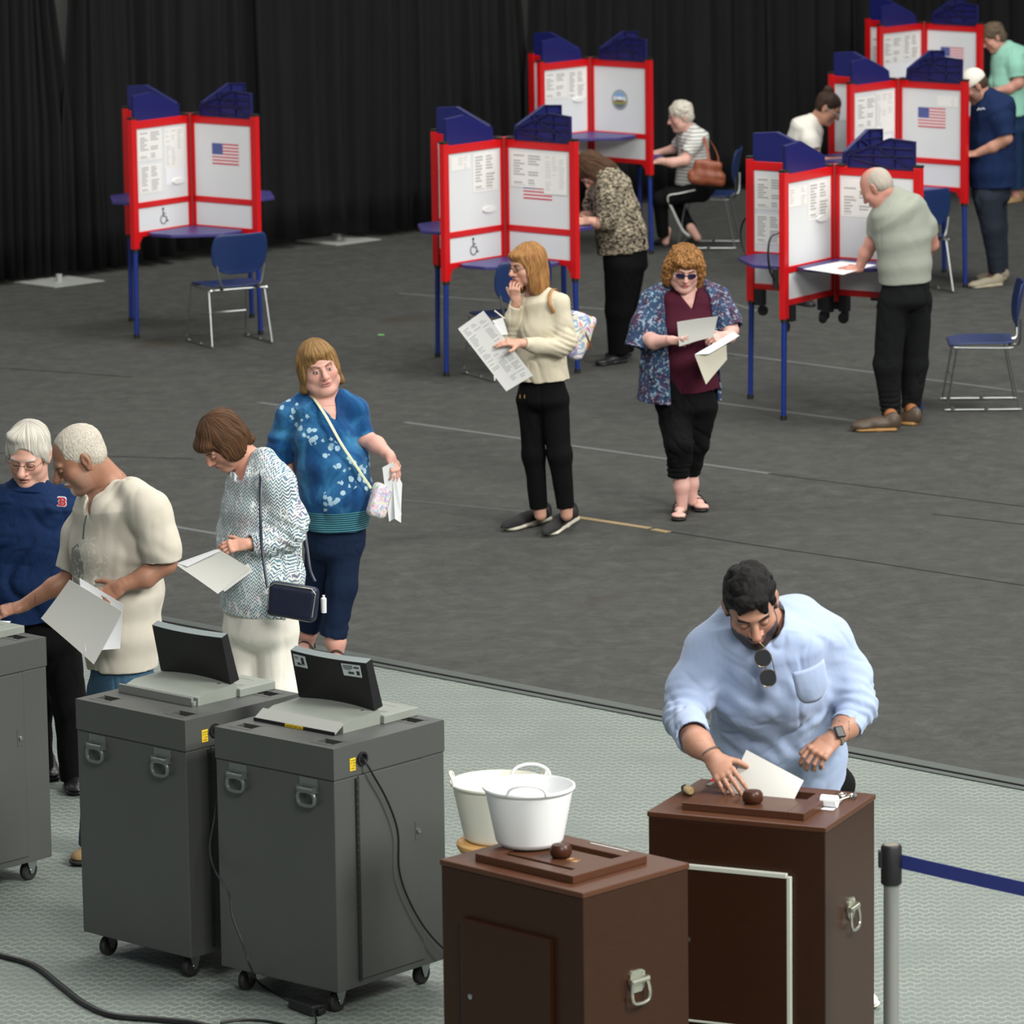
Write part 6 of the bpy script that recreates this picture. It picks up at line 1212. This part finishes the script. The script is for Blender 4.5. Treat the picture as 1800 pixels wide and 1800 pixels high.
p.shoe((966, 914), (884, 936), .046, .098, M_knitshoe, M_wsole, .032, p.pt(952, 900, .02)); p.shoe((1010, 914), (958, 946), .046, .098, M_knitshoe, M_wsole, .032, p.pt(998, 898, -.05))
def bob3(E, X, L, T):
    E(0, -.022, .042, .092, .110, .094)
    for x in (-1, 1): E(x*.078, -.005, -.03, .024, .058, .10, .03); E(x*.074, -.012, -.12, .026, .058, .055, .03)
    E(0, -.075, -.05, .078, .052, .11, .03); E(0, -.07, -.13, .07, .045, .05, .03); E(0, .068, .075, .055, .04, .028, .02)
    X(0, .125, -.022, .054, .065, .082); X(0, .11, -.12, .058, .085, .07, .01)
p.hair(bob3, hair_mat('auburn_blonde_hair', (104, 62, 28), (196, 148, 92)), .006)
glasses(p, None, M_glassframe, .020, .014, M_lens, thick=.0016)
paper(p, [(805, 578, -.30), (850, 546, -.28), (937, 660, -.24), (890, 688, -.26)], 'long printed ballot sheet held by the woman in the cream sweater', print_mat(21, 40, (112, 114, 118), .5, base=(206, 207, 204)), .006)
paper(p, [(868, 563, -.24), (884, 558, -.24), (893, 588, -.24), (872, 590, -.24)], 'small white slip behind the ballot of the woman in the cream sweater', M_paper, .002); mb = MB(); mb.tube([xyz(p.pt(869, 546, -.23)), xyz(p.pt(887, 560, -.23))], .004, 8); tag(mb.build('pen', M_wsole, None, True), 'white pen tucked above the ballot of the woman in the cream sweater', 'pen')
def floral_bag():
    t = NT('bright_floral_fabric'); n = t.noise(t.co(), 13, 3, .6, .8); v = t.n('ShaderNodeTexVoronoi', Vector=t.co(), Scale=26.); c = t.ramp(n, [(.30, S(186, 70, 120)), (.40, S(224, 220, 210)), (.5, S(110, 130, 190)), (.58, S(228, 222, 206)), (.66, S(220, 130, 80)), (.74, S(90, 140, 96))], 'EASE')
    return t.set(t.mix(.18, c, v.outputs['Color']), .6)
Mb = frame_of(150, 0, 24); tb, c_ = bag(p, 'bright floral backpack worn by the woman in the cream sweater', 1012, 590, .10, (.085, .045, .135), Mb, floral_bag(), fold=.02)
strap(p, [(984, 520, .08), (977, 509, .0), (970, 510, -.07), (966, 522, -.13), (967, 536, -.16), (974, 550, -.15)], .010, plain('tan_leather_strap', (156, 112, 62), .5), 'bag_strap', tb, .4)
strap(p, [(1000, 548, .06), (1020, 570, .08), (1036, 600, .08), (1040, 616, .08)], .008, plain('brown_leather_trim', (96, 62, 44), .5), 'bag_trim', tb, .6)
# ---------- woman in the floral robe
p = Person('person, curly-haired woman in sunglasses, maroon top and blue floral robe, walking and reading', 1206, 905, .0055, (222, 172, 158))
p.head(1203, 472, -.10, -4, 20, -3, 1.0, .7, (1210, 512, .0), .060, False, 0, 'down', (176, 84, 84), (120, 80, 50), None, 1.0, .003)
W1, W2 = p.pt(1180, 598, -.30), p.pt(1276, 590, -.26)
p.torso(p.body, [(1209, 508, .0, 26, .8), (1208, 528, 0, 50, .66), (1208, 585, -.02, 50, .8), (1214, 680, 0, 44, .8)], -6, flat=False)
p.chain(p.body, [(1152, 525, 0, 16), (1133, 590, -.08, 15), (1150, 601, -.18, 13), (1180, 598, -.30, 8)], .02); p.chain(p.body, [(1264, 525, 0, 16), (1284, 580, -.1, 14), (1282, 592, -.2, 11), (1276, 590, -.26, 8)], .02)
p.hand(W1, V3(1, -.25, -.05), V3(-.1, -.7, -.7), 1, .9, (0, 20, 24, 26, 30), .04, .003); p.hand(W2, V3(-.9, -.25, -.15), V3(.2, -.6, .8), 1, .9, (0, 30, 34, 36, 40), .04, .003)
p.chain(p.body, [(1196, 825, -.08, 15), (1198, 855, -.08, 14), (1199, 893, -.08, 9)], .02); p.chain(p.body, [(1214, 825, .12, 14), (1215, 850, .12, 13), (1216, 882, .12, 8.5)], .02)
p.build_body()
L = Sculpt(); p.torso(L, [(1209, 506, .0, 32, .8), (1208, 526, 0, 53, .72), (1208, 575, -.02, 55, .9), (1211, 630, -.01, 50, .92), (1215, 684, 0, 52, .85)], -6, .035)
fv = frame_of(-6); A_ = p.pt(1222, 549, -.25); L.sub(planes([(A_, nrm(np.cross(fv[:, 1], p.pt(1166, 480, -.25)-A_))), (A_, nrm(np.cross(p.pt(1244, 480, -.25)-A_, fv[:, 1]))), (A_-fv[:, 1]*.40, -fv[:, 1])], A_-.4, A_+V3(.3, .45, .5)), .012); L.sub(cone(p.pt(1209, 500, -.02), p.pt(1209, 480, 0), .075, .085), .01); L.sub(cone(p.pt(1211, 505, -.19), p.pt(1219, 531, -.235), .085, .048), .01)
p.cloth('maroon_top', L, cloth_mat('maroon_jersey', (60, 20, 34), (76, 30, 46), 8, fold=.25), .0055, .006, (9, 9, 4))
def robe_mat():
    t = NT('robe_print'); n = t.noise(t.co(), 7, 3, .6, 1.2); n2 = t.noise(t.co(), 48, 3, .6, .5); v = t.n('ShaderNodeTexVoronoi', Vector=t.co(), Scale=30.).outputs['Distance']; c = t.ramp(n, [(.34, S(34, 28, 48)), (.44, S(70, 46, 70)), (.5, S(44, 60, 92)), (.6, S(40, 74, 102)), (.68, S(40, 28, 48))])
    c = t.mix(t.ramp(n2, [(.55, (0, 0, 0)), (.60, (.7, .7, .7))]), c, S(150, 172, 188)); c = t.mix(t.math('MULTIPLY', t.math('LESS_THAN', v, .22), .4), c, S(176, 140, 150)); return t.set(c, .7, spec=.3)
L = Sculpt(); p.torso(L, [(1209, 503, .02, 40, .8), (1206, 524, .01, 61, .78), (1200, 580, .0, 68, .9), (1196, 640, .01, 70, .92), (1193, 702, .02, 76, .8)], -6, .035)
L.sub(planes([(p.pt(1172, 560, -.2), nrm(np.cross(fv[:, 1], p.pt(1174, 490, -.2)-p.pt(1182, 620, -.2)))), (p.pt(1258, 560, -.2), nrm(np.cross(p.pt(1246, 490, -.2)-p.pt(1268, 660, -.2), fv[:, 1]))), (p.pt(1210, 580, .0), -fv[:, 1])], p.pt(1210, 760, -.0)-V3(.6, .6, 0), p.pt(1210, 440, 0)+V3(.6, .6, 0)), .006)
L.sub(cone(p.pt(1209, 500, -.02), p.pt(1209, 480, 0), .085, .095), .01)
L.sub(econe(p.pt(1209, 520, .01), p.pt(1204, 720, .02), .175, .13, .19, .14, fv[:, 0]), .004)
p.chain(L, [(1172, 512, .0, 20), (1150, 530, -.0, 24), (1134, 575, -.06, 25), (1124, 612, -.08, 27)], .03, flat=True); p.chain(L, [(1242, 512, .0, 20), (1263, 528, -.0, 23), (1278, 560, -.06, 22), (1286, 578, -.09, 22)], .03, flat=True)
p.cloth('floral_robe', L, robe_mat(), .005, .010, (9, 9, 3), (), 51.)
L = Sculpt(); p.torso(L, [(1205, 668, 0, 50, .85), (1205, 712, 0, 52, .85)], -6, .03, flat=False); p.chain(L, [(1184, 715, -.02, 33), (1194, 780, -.12, 25), (1194, 837, -.08, 20)], .03, flat=True); p.chain(L, [(1230, 715, .03, 32), (1223, 780, .05, 23), (1214, 832, .12, 18)], .03, flat=True)
p.cloth('cropped_trousers', L, cloth_mat('black_crinkled_cotton', (11, 11, 12), (18, 18, 19), 14, fold=.4), .0055, .010, (10, 10, 9), [(p.pt(1194, 830, -.08), Z, .08, .03, .005)], 61.)
sandal(p, (1200, 893), (1192, 918)); sandal(p, (1216, 884), (1236, 902))
def curly(E, X, L, T):
    E(0, -.02, .046, .102, .112, .098)
    for x in (-1, 1): E(x*.092, -.005, -.01, .034, .055, .075, .03); E(x*.090, -.015, -.08, .032, .045, .045, .03)
    E(0, -.075, -.03, .085, .055, .09, .03); E(0, .068, .072, .07, .045, .032, .02)
    X(0, .125, -.035, .056, .062, .078); X(0, .1, -.12, .06, .09, .07, .01)
p.hair(curly, hair_mat('curly_ginger_brown_hair', (70, 44, 22), (176, 126, 70), (1, 1, .5), 12), .013, (6, 6, 5), vox=.003)
glasses(p, None, M_glassframe, .024, .014, M_violet_lens, name='sunglasses', thick=.0024)
paper(p, [(1190, 566, -.36), (1262, 556, -.36), (1254, 592, -.33), (1194, 609, -.33)], 'pale ballot sheet held up by the woman in the floral robe', plain('grey_white_paper', (206, 206, 200), .7), .01)
paper(p, [(1221, 623, -.36), (1289, 583, -.34), (1300, 590, -.36), (1246, 622, -.38)], 'white folded sheet in the left hand of the woman in the floral robe', M_paper, .003); paper(p, [(1221, 624, -.36), (1277, 606, -.34), (1278, 632, -.33), (1241, 676, -.34)], 'cream card hanging below the folded sheet of the woman in the floral robe', plain('cream_card', (206, 202, 184), .7), .006)
# ---------- woman in the speckled cardigan
p = Person('person, long-haired woman in speckled black and beige cardigan bending to write', 1088, 636, .007, (206, 156, 132))
p.head(1040, 300, -.02, 82, 62, 0, 1.0, .3, (1066, 318, .0), .056, False, 0, 'down', hi=.0045)
p.torso(p.body, [(1066, 316, 0, 24, .8), (1078, 350, 0, 30, .8), (1096, 440, 0, 34, .85)], 72, flat=False)
Wp = p.pt(1036, 388, -.20); p.chain(p.body, [(1068, 335, -.12, 13), (1066, 392, -.16, 11), (1050, 392, -.18, 10), (1036, 388, -.2, 7)], .02); p.hand(Wp, V3(-1, 0, -.05), V3(0, -.7, .7), 1, .92, hi=.004)
p.chain(p.body, [(1040, 340, .25, 11), (1038, 378, .2, 9), (1026, 378, .2, 7)], .02); p.build_body()
def speck():
    t = NT('speckled_knit'); n = t.noise(t.co((1, 1, 1.6)), 42, 4, .7, .6); return t.set(t.ramp(n, [(.44, S(44, 40, 36)), (.54, S(150, 140, 120)), (.7, S(188, 178, 156))]), .9, spec=.15)
L = Sculpt(); p.torso(L, [(1064, 306, 0, 26, .9), (1074, 330, 0, 36, .9), (1084, 370, 0, 40, .95), (1092, 410, 0, 44, .98), (1096, 442, 0, 46, .95)], 72, .04); p.chain(L, [(1062, 312, -.08, 18), (1068, 350, -.14, 20), (1068, 388, -.16, 18)], .03); p.chain(L, [(1068, 388, -.16, 18), (1050, 391, -.18, 15)], .02, flat=True); p.chain(L, [(1052, 320, .15, 16), (1040, 360, .22, 16)], .03)
p.cloth('cardigan', L, speck(), .007, .012, (9, 9, 4), (), 71.)
L = Sculpt(); p.torso(L, [(1098, 425, 0, 40, .95), (1100, 465, 0, 40, .95)], 72, .03, flat=False); p.chain(L, [(1094, 470, -.08, 33), (1088, 545, -.08, 24), (1088, 622, -.06, 19)], .03, flat=True); p.chain(L, [(1102, 470, .1, 32), (1098, 545, .14, 23), (1098, 618, .16, 18)], .03, flat=True)
p.cloth('trousers', L, cloth_mat('black_slacks', (9, 9, 10), fold=.25), .007, .006); p.shoe((1102, 636), (1048, 644), .045, .07, M_bls); p.shoe((1110, 624), (1066, 630), .045, .07, M_bls)
def long1(E, X, L, T):
    E(0, -.022, .042, .092, .112, .096); E(0, -.08, -.05, .085, .05, .13, .03)
    for x in (-1, 1): E(x*.078, .0, -.06, .026, .06, .12, .03); E(x*.07, .02, -.15, .03, .05, .08, .03)
    X(0, .13, -.05, .045, .055, .09)
p.hair(long1, hair_mat('dark_brown_hair', (40, 26, 18), (98, 70, 46)), .006, vox=.004)
# ---------- seated white-haired woman
p = Person('person, white-haired woman in striped top sitting and writing at the emblem booth', 1240, 436, .007, (214, 166, 148))
p.head(1196, 205, -.02, 80, 14, 0, .98, .4, (1212, 228, .0), .052, False, 0, 'down', hi=.0045)
p.torso(p.body, [(1212, 230, 0, 12, .8), (1218, 245, 0, 22, .8), (1218, 320, 0, 24, .9)], 66, flat=False)
Wa, Wb = p.pt(1160, 283, -.2), p.pt(1158, 268, .18); p.chain(p.body, [(1218, 252, -.12, 11), (1204, 282, -.18, 9.5), (1182, 286, -.2, 8.5), (1160, 283, -.2, 6)], .02); p.chain(p.body, [(1196, 250, .15, 10), (1184, 262, .18, 8), (1158, 268, .18, 5.5)], .02)
p.hand(Wa, V3(-1, 0, -.1), V3(0, -.5, 1), 1, .9, hi=.0045); p.hand(Wb, V3(-1, 0, -.1), V3(0, -.5, 1), -1, .9, hi=.0045); p.chain(p.body, [(1172, 405, 0, 8), (1170, 425, 0, 6.5)], .02); p.chain(p.body, [(1214, 400, -.05, 8), (1226, 418, -.05, 6.5)], .02); p.build_body()
def stripes():
    t = NT('striped_jersey'); w_ = t.n('ShaderNodeTexWave', Vector=t.co(), Scale=11., Distortion=1.2, _bands_direction='Z').outputs['Fac']; return t.set(t.ramp(w_, [(.45, S(212, 212, 206)), (.7, S(150, 152, 150))]), .85, spec=.2)
L = Sculpt(); p.torso(L, [(1212, 226, 0, 14, .85), (1219, 243, 0, 27, .8), (1218, 285, 0, 27, .95), (1216, 325, 0, 30, .95)], 66, .03); p.chain(L, [(1222, 240, -.08, 11), (1220, 252, -.12, 14), (1206, 270, -.16, 13)], .03, flat=True); p.chain(L, [(1202, 238, .1, 11), (1190, 255, .16, 12)], .03, flat=True)
p.cloth('striped_top', L, stripes(), .006, .008)
L = Sculpt(); p.torso(L, [(1226, 318, 0, 27, .95), (1232, 334, 0, 28, .9)], 66, .03, flat=False); p.chain(L, [(1232, 338, -.12, 18), (1176, 346, -.18, 16), (1160, 350, -.18, 14), (1166, 414, -.05, 11)], .03, flat=True); p.chain(L, [(1228, 336, .1, 18), (1186, 342, .12, 16), (1178, 345, .1, 14), (1216, 404, -.02, 11)], .03, flat=True)
p.cloth('black_trousers', L, cloth_mat('black_track_cotton', (11, 11, 12), fold=.25), .006, .006)
mb = MB(); mb.tube(smooth_path([xyz(p.pt(*q)-p.off) for q in ((1222, 334, -.255), (1195, 340, -.26), (1174, 346, -.265), (1184, 372, -.19), (1200, 404, -.10), (1212, 414, -.05))], 5), .013, 8, flat=.5); mb.build('side_stripe', plain('stripe_white', (196, 196, 192), .8), p.root, True)
p.shoe((1176, 424), (1154, 432), .04, .06, M_sandal); p.shoe((1216, 430), (1238, 424), .04, .05, M_sandal) if 0 else p.shoe((1226, 424), (1208, 432), .04, .05, M_sandal)
def puff(E, X, L, T):
    E(0, -.02, .048, .094, .108, .094); E(0, -.05, -.01, .086, .07, .07, .02); X(0, .115, -.01, .070, .056, .065); X(0, .07, -.07, .12, .11, .066, .01)
p.hair(puff, hair_mat('white_curly_hair', (168, 160, 146), (228, 222, 210), (1, 1, 1), 10), .010, (1.8, 1.8, 1.8), vox=.004, iso=True)
M_brn = plain('brown_leather', (132, 70, 44), .45, var=.12); Mb = frame_of(6, 0, -6)
def trap(L, c, M): L.add(rbox(c-M[:, 2]*.05, M, (.16, .05, .06), .045), .03)
tb, c_ = bag(p, 'brown leather hobo bag hanging from the shoulder of the seated woman', 1243, 302, -.30, (.115, .04, .10), Mb, M_brn, .005, extra=trap, fold=.014)
strap(p, [(1232, 228, -.02), (1238, 245, -.16), (1243, 262, -.26), (1247, 285, -.30)], .013, M_brn, 'bag_strap', tb, .3); strap(p, [(1228, 232, .02), (1250, 250, .0), (1262, 275, -.2), (1262, 292, -.28)], .010, M_brn, 'bag_strap', tb, .3)
# ---------- woman with a hair bun
p = Person('person, woman with dark hair bun and white T-shirt leaning over the middle right booth', 1425, 540, .007, (196, 142, 112), gY=36.75)
p.head(1456, 190, -.04, -78, 34, 0, 1.0, .1, (1432, 214, .0), .052, False, 0, 'down', hi=.0045)
p.torso(p.body, [(1432, 214, 0, 14, .8), (1420, 235, 0, 22, .8), (1400, 330, 0, 24, .8)], -68, flat=False)
Wa = p.pt(1476, 282, -.1); p.chain(p.body, [(1422, 240, -.14, 12), (1430, 284, -.2, 10), (1452, 286, -.15, 9), (1476, 282, -.1, 6)], .02); p.hand(Wa, V3(1, 0, 0), V3(0, -.6, .8), -1, .9, hi=.0045)
p.chain(p.body, [(1402, 480, 0, 14), (1402, 534, 0, 9)], .02); p.build_body()
L = Sculpt(); p.torso(L, [(1432, 210, 0, 16, .85), (1418, 228, 0, 31, .8), (1408, 270, 0, 32, .9), (1400, 335, 0, 32, .9)], -68, .035); p.chain(L, [(1420, 226, -.1, 14), (1423, 248, -.16, 17), (1427, 264, -.18, 16)], .03, flat=True)
p.cloth('white_t_shirt', L, cloth_mat('white_cotton', (200, 198, 190), fold=.2), .006, .008)
L = Sculpt(); p.torso(L, [(1400, 325, 0, 29, .9), (1400, 360, 0, 29, .9)], -68, .03, flat=False); p.chain(L, [(1400, 365, -.08, 21), (1404, 520, -.06, 14)], .03, flat=True); p.chain(L, [(1396, 365, .08, 21), (1398, 514, .08, 14)], .03, flat=True); p.cloth('trousers', L, cloth_mat('dark_trousers', (24, 24, 28)), .008, .004)
p.shoe((1398, 533), (1430, 540), .042, .06, M_bls); p.shoe((1392, 526), (1424, 532), .042, .06, M_bls)
def bun(E, X, L, T):
    E(0, -.022, .040, .083, .104, .088); E(0, -.045, -.01, .080, .064, .06, .02); E(0, -.075, .115, .042, .042, .040, .01); X(0, .118, .005, .068, .056, .066); X(0, .07, -.07, .12, .11, .062, .01)
p.hair(bun, hair_mat('dark_hair_bun', (24, 17, 14), (78, 58, 46)), .004, vox=.004); glasses(p, None, plain('pale_frame', (196, 190, 184), .4), .021, .014, None, thick=.003)
# ---------- man in grey tee and duck boots
p = Person('person, balding white-haired man in grey-green T-shirt and tan duck boots, seen from behind', 1562, 748, .006, (206, 144, 124))
p.head(1540, 330, -.02, 118, 38, 0, 1.05, .2, (1558, 352, .0), .060, True, 0, 'down', hi=.004)
p.torso(p.body, [(1558, 350, 0, 24, .8), (1574, 385, 0, 34, .6), (1592, 480, 0, 34, .7)], 140, flat=False)
Wa = p.pt(1510, 472, .12); p.chain(p.body, [(1550, 395, .02, 12), (1534, 425, .05, 13), (1522, 445, .08, 12), (1510, 472, .12, 7.5)], .02); p.hand(Wa, V3(-1, .2, -.12), V3(0, -.5, .9), 1, 1., (0, 6, 6, 6, 8), .08, .004)
p.chain(p.body, [(1630, 390, .08, 15), (1638, 430, .18, 12), (1625, 455, .3, 9)], .02); p.build_body()
L = Sculpt(); p.torso(L, [(1560, 346, 0, 27, .85), (1578, 372, 0, 50, .70), (1588, 420, 0, 50, .74), (1590, 465, 0, 48, .8), (1591, 496, 0, 47, .85)], 140, .035); p.chain(L, [(1558, 362, -.02, 18), (1546, 390, .0, 20), (1539, 413, .03, 18)], .03, flat=True); p.chain(L, [(1612, 366, .05, 18), (1628, 395, .08, 18), (1632, 412, .1, 18)], .03, flat=True)
L.sub(cone(p.pt(1552, 350, 0), p.pt(1548, 335, 0), .062, .07), .01)
p.cloth('t_shirt', L, cloth_mat('grey_green_cotton', (140, 145, 134), (152, 156, 145), 8, fold=.25), .006, .010, (7, 7, 3.5), (), 81.)
L = Sculpt(); p.torso(L, [(1592, 482, 0, 43, .85), (1592, 525, 0, 44, .85)], 140, .03, flat=False); p.chain(L, [(1570, 530, -.04, 28), (1560, 640, -.02, 25), (1566, 728, .0, 17)], .03, flat=True); p.chain(L, [(1611, 530, .05, 28), (1608, 640, .1, 24), (1601, 718, .1, 17)], .03, flat=True)
p.cloth('sweatpants', L, cloth_mat('charcoal_sweatpants', (18, 19, 20), (26, 27, 28), 8), .0065, .010, (8, 8, 5), [(p.pt(1566, 715, 0), Z, .1, .035, .006)], 91.)
M_boot = plain('dark_brown_rubber', (72, 58, 44), .5); M_gum = plain('tan_gum_sole', (150, 112, 60), .6); M_lea = plain('tan_boot_leather', (146, 92, 48), .7)
for hl, te, ak in (((1582, 757), (1496, 758), (1566, 732, 0)), ((1618, 748), (1575, 744), (1601, 722, .1))):
    sh = p.shoe(hl, te, .056, .105, M_boot, M_gum, .024); a_ = p.pt(*ak); K = Sculpt(); b_ = G(hl[0]-16, hl[1]-1, 0)+Z*.10; K.add(cone(b_, a_+V3(0, 0, .0), .040, .050, True), .01); v, q = K.mesh(.005); o = p.finish(quads_obj('boot_upper', v, q, M_lea, sh)); o.parent = sh
def thin(E, X, L, T):
    E(0, -.03, .030, .0795, .090, .078); E(0, -.05, -.01, .079, .062, .06, .02); X(0, .075, .07, .095, .065, .07, .006); X(0, .07, -.055, .12, .11, .062, .010)
    for x in (-1, 1): X(x*.09, -.016, -.010, .02, .022, .034)
p.hair(thin, hair_mat('thin_white_hair', (160, 148, 134), (206, 198, 186), (1, 1, .4), 40), .002, vox=.004)
yb = 30.15; paper(p, [(1415, 475, yb-p.Y-.15), (1480, 486, yb-p.Y-.4), (1538, 470, yb-p.Y-.1), (1478, 458, yb-p.Y+.2)], 'ballot lying on the table of the nearest right booth', M_paper, 0.) if 0 else None
vs = [G(x, y, .998) for x, y in ((1412, 473), (1482, 483), (1540, 466), (1478, 459))]; o = uvquad('paper_sheet', [Vector(v) for v in vs], M_paper, None, .0012); tag(o, 'large white ballot under the hand of the man in duck boots', 'paper')
# ---------- man in white cap
p = Person('person, man in white cap, navy polo and dark jeans at the middle right booth', 1740, 500, .007, (196, 142, 116))
p.head(1712, 152, -.02, 84, 34, 0, 1.04, .2, (1730, 172, .0), .06, True, 0, 'down', beard=((70, 54, 44), .6, 'full'), hi=.0045)
p.torso(p.body, [(1732, 172, 0, 18, .8), (1744, 195, 0, 30, .7), (1745, 310, 0, 32, .8)], 75, flat=False)
Wa = p.pt(1716, 270, -.14); p.chain(p.body, [(1756, 200, -.16, 14), (1768, 243, -.2, 11.5), (1745, 258, -.18, 10.5), (1716, 270, -.14, 6.5)], .02); p.hand(Wa, V3(-1, 0, -.1), V3(0, -.5, 1), 1, 1., hi=.0045); p.chain(p.body, [(1745, 470, 0, 10), (1748, 490, 0, 9)], .02); p.build_body()
L = Sculpt(); p.torso(L, [(1733, 167, 0, 20, .85), (1746, 190, 0, 39, .75), (1745, 245, 0, 40, .85), (1744, 300, 0, 41, .9), (1745, 328, 0, 41, .9)], 75, .04); p.chain(L, [(1748, 184, -.12, 17), (1762, 212, -.17, 20), (1768, 240, -.2, 19)], .03, flat=True)
p.cloth('navy_polo', L, cloth_mat('navy_pique', (20, 34, 66), (28, 44, 78), 8), .007, .010, (7, 7, 4), (), 99.)
mb = MB(); mb.tube([xyz(p.pt(x, y, -.215)-p.off) for x, y in ((1718, 194), (1721, 190), (1724, 193), (1727, 190), (1731, 192))], .004, 5); mb.build('chest_script', plain('emblem_white', (210, 216, 222), .7), p.root, True)
L = Sculpt(); p.torso(L, [(1742, 315, 0, 34, .9), (1742, 345, 0, 34, .9)], 75, .03, flat=False); p.chain(L, [(1736, 350, -.1, 25), (1744, 400, -.1, 20), (1753, 478, -.04, 15)], .03, flat=True); p.chain(L, [(1746, 350, .08, 25), (1752, 400, .1, 19), (1758, 474, .1, 15)], .03, flat=True); p.cloth('jeans', L, cloth_mat('dark_denim', (30, 36, 46), (44, 50, 60), 10), .007, .008)
p.shoe((1762, 502), (1704, 508), .05, .085, plain('beige_sneaker', (140, 132, 112), .7), plain('beige_sole', (160, 152, 130), .6)); p.shoe((1772, 492), (1718, 494), .05, .085, plain('beige_sneaker', (140, 132, 112), .7))
def cap(E, X, L, T):
    E(0, -.012, .046, .088, .108, .090); L.clip(T(0, 0, .022), p.hf[1] @ V3(0, 0, -1)); L.add(ell(T(0, .135, .024), p.hf[1], V3(.070, .075, .008)), .012)
p.hair(cap, plain('white_cap_cotton', (216, 212, 200), .85), .0, name='cap', vox=.004); p.hair(short_hair(.004), hair_mat('brown_short_hair', (50, 38, 30), (92, 72, 56)), .002, vox=.004)
# ---------- woman in mint top
p = Person('person, curly grey-brown haired woman in mint top at the rearmost booth', 1790, 356, .008, (206, 148, 128))
p.head(1746, 66, -.02, 82, 30, 0, 1.0, .3, (1764, 86, .0), .054, False, 0, 'down', hi=.005)
p.torso(p.body, [(1765, 86, 0, 14, .8), (1775, 105, 0, 24, .8), (1778, 190, 0, 28, .85)], 70, flat=False); Wa = p.pt(1758, 158, -.2)
p.chain(p.body, [(1786, 115, -.14, 12), (1790, 146, -.2, 10.5), (1775, 156, -.2, 9), (1758, 158, -.2, 6)], .02); p.hand(Wa, V3(-1, 0, 0), V3(0, -.5, 1), 1, .9, hi=.005); p.chain(p.body, [(1785, 320, 0, 9), (1786, 348, 0, 7)], .02); p.build_body()
L = Sculpt(); p.torso(L, [(1766, 82, 0, 16, .85), (1776, 100, 0, 33, .8), (1774, 145, 0, 36, .9), (1778, 202, 0, 38, .9)], 70, .04); p.chain(L, [(1780, 98, -.1, 15), (1787, 118, -.16, 18), (1789, 137, -.18, 17)], .03, flat=True); p.cloth('mint_top', L, cloth_mat('mint_jersey', (138, 192, 172), (150, 204, 184), 8), .007, .008)
L = Sculpt(); p.torso(L, [(1782, 192, 0, 32, .9), (1783, 225, 0, 32, .9)], 70, .03, flat=False); p.chain(L, [(1780, 230, -.08, 21), (1786, 332, -.04, 13)], .03, flat=True); p.chain(L, [(1790, 230, .08, 21), (1794, 328, .08, 13)], .03, flat=True); p.cloth('jeans', L, cloth_mat('blue_jeans', (24, 44, 72), (36, 58, 88), 10), .008, .006)
p.shoe((1796, 354), (1768, 358), .042, .06, M_tanb); p.shoe((1800, 348), (1774, 351), .042, .06, M_tanb)
def curl2(E, X, L, T):
    E(0, -.022, .046, .092, .110, .094); E(0, -.055, -.02, .084, .068, .075, .02); X(0, .118, -.01, .066, .058, .062); X(0, .075, -.075, .12, .11, .066, .01)
p.hair(curl2, hair_mat('grey_brown_curls', (58, 48, 38), (128, 110, 90), (1, 1, 1), 10), .012, (1.8, 1.8, 1.8), vox=.0045, iso=True)
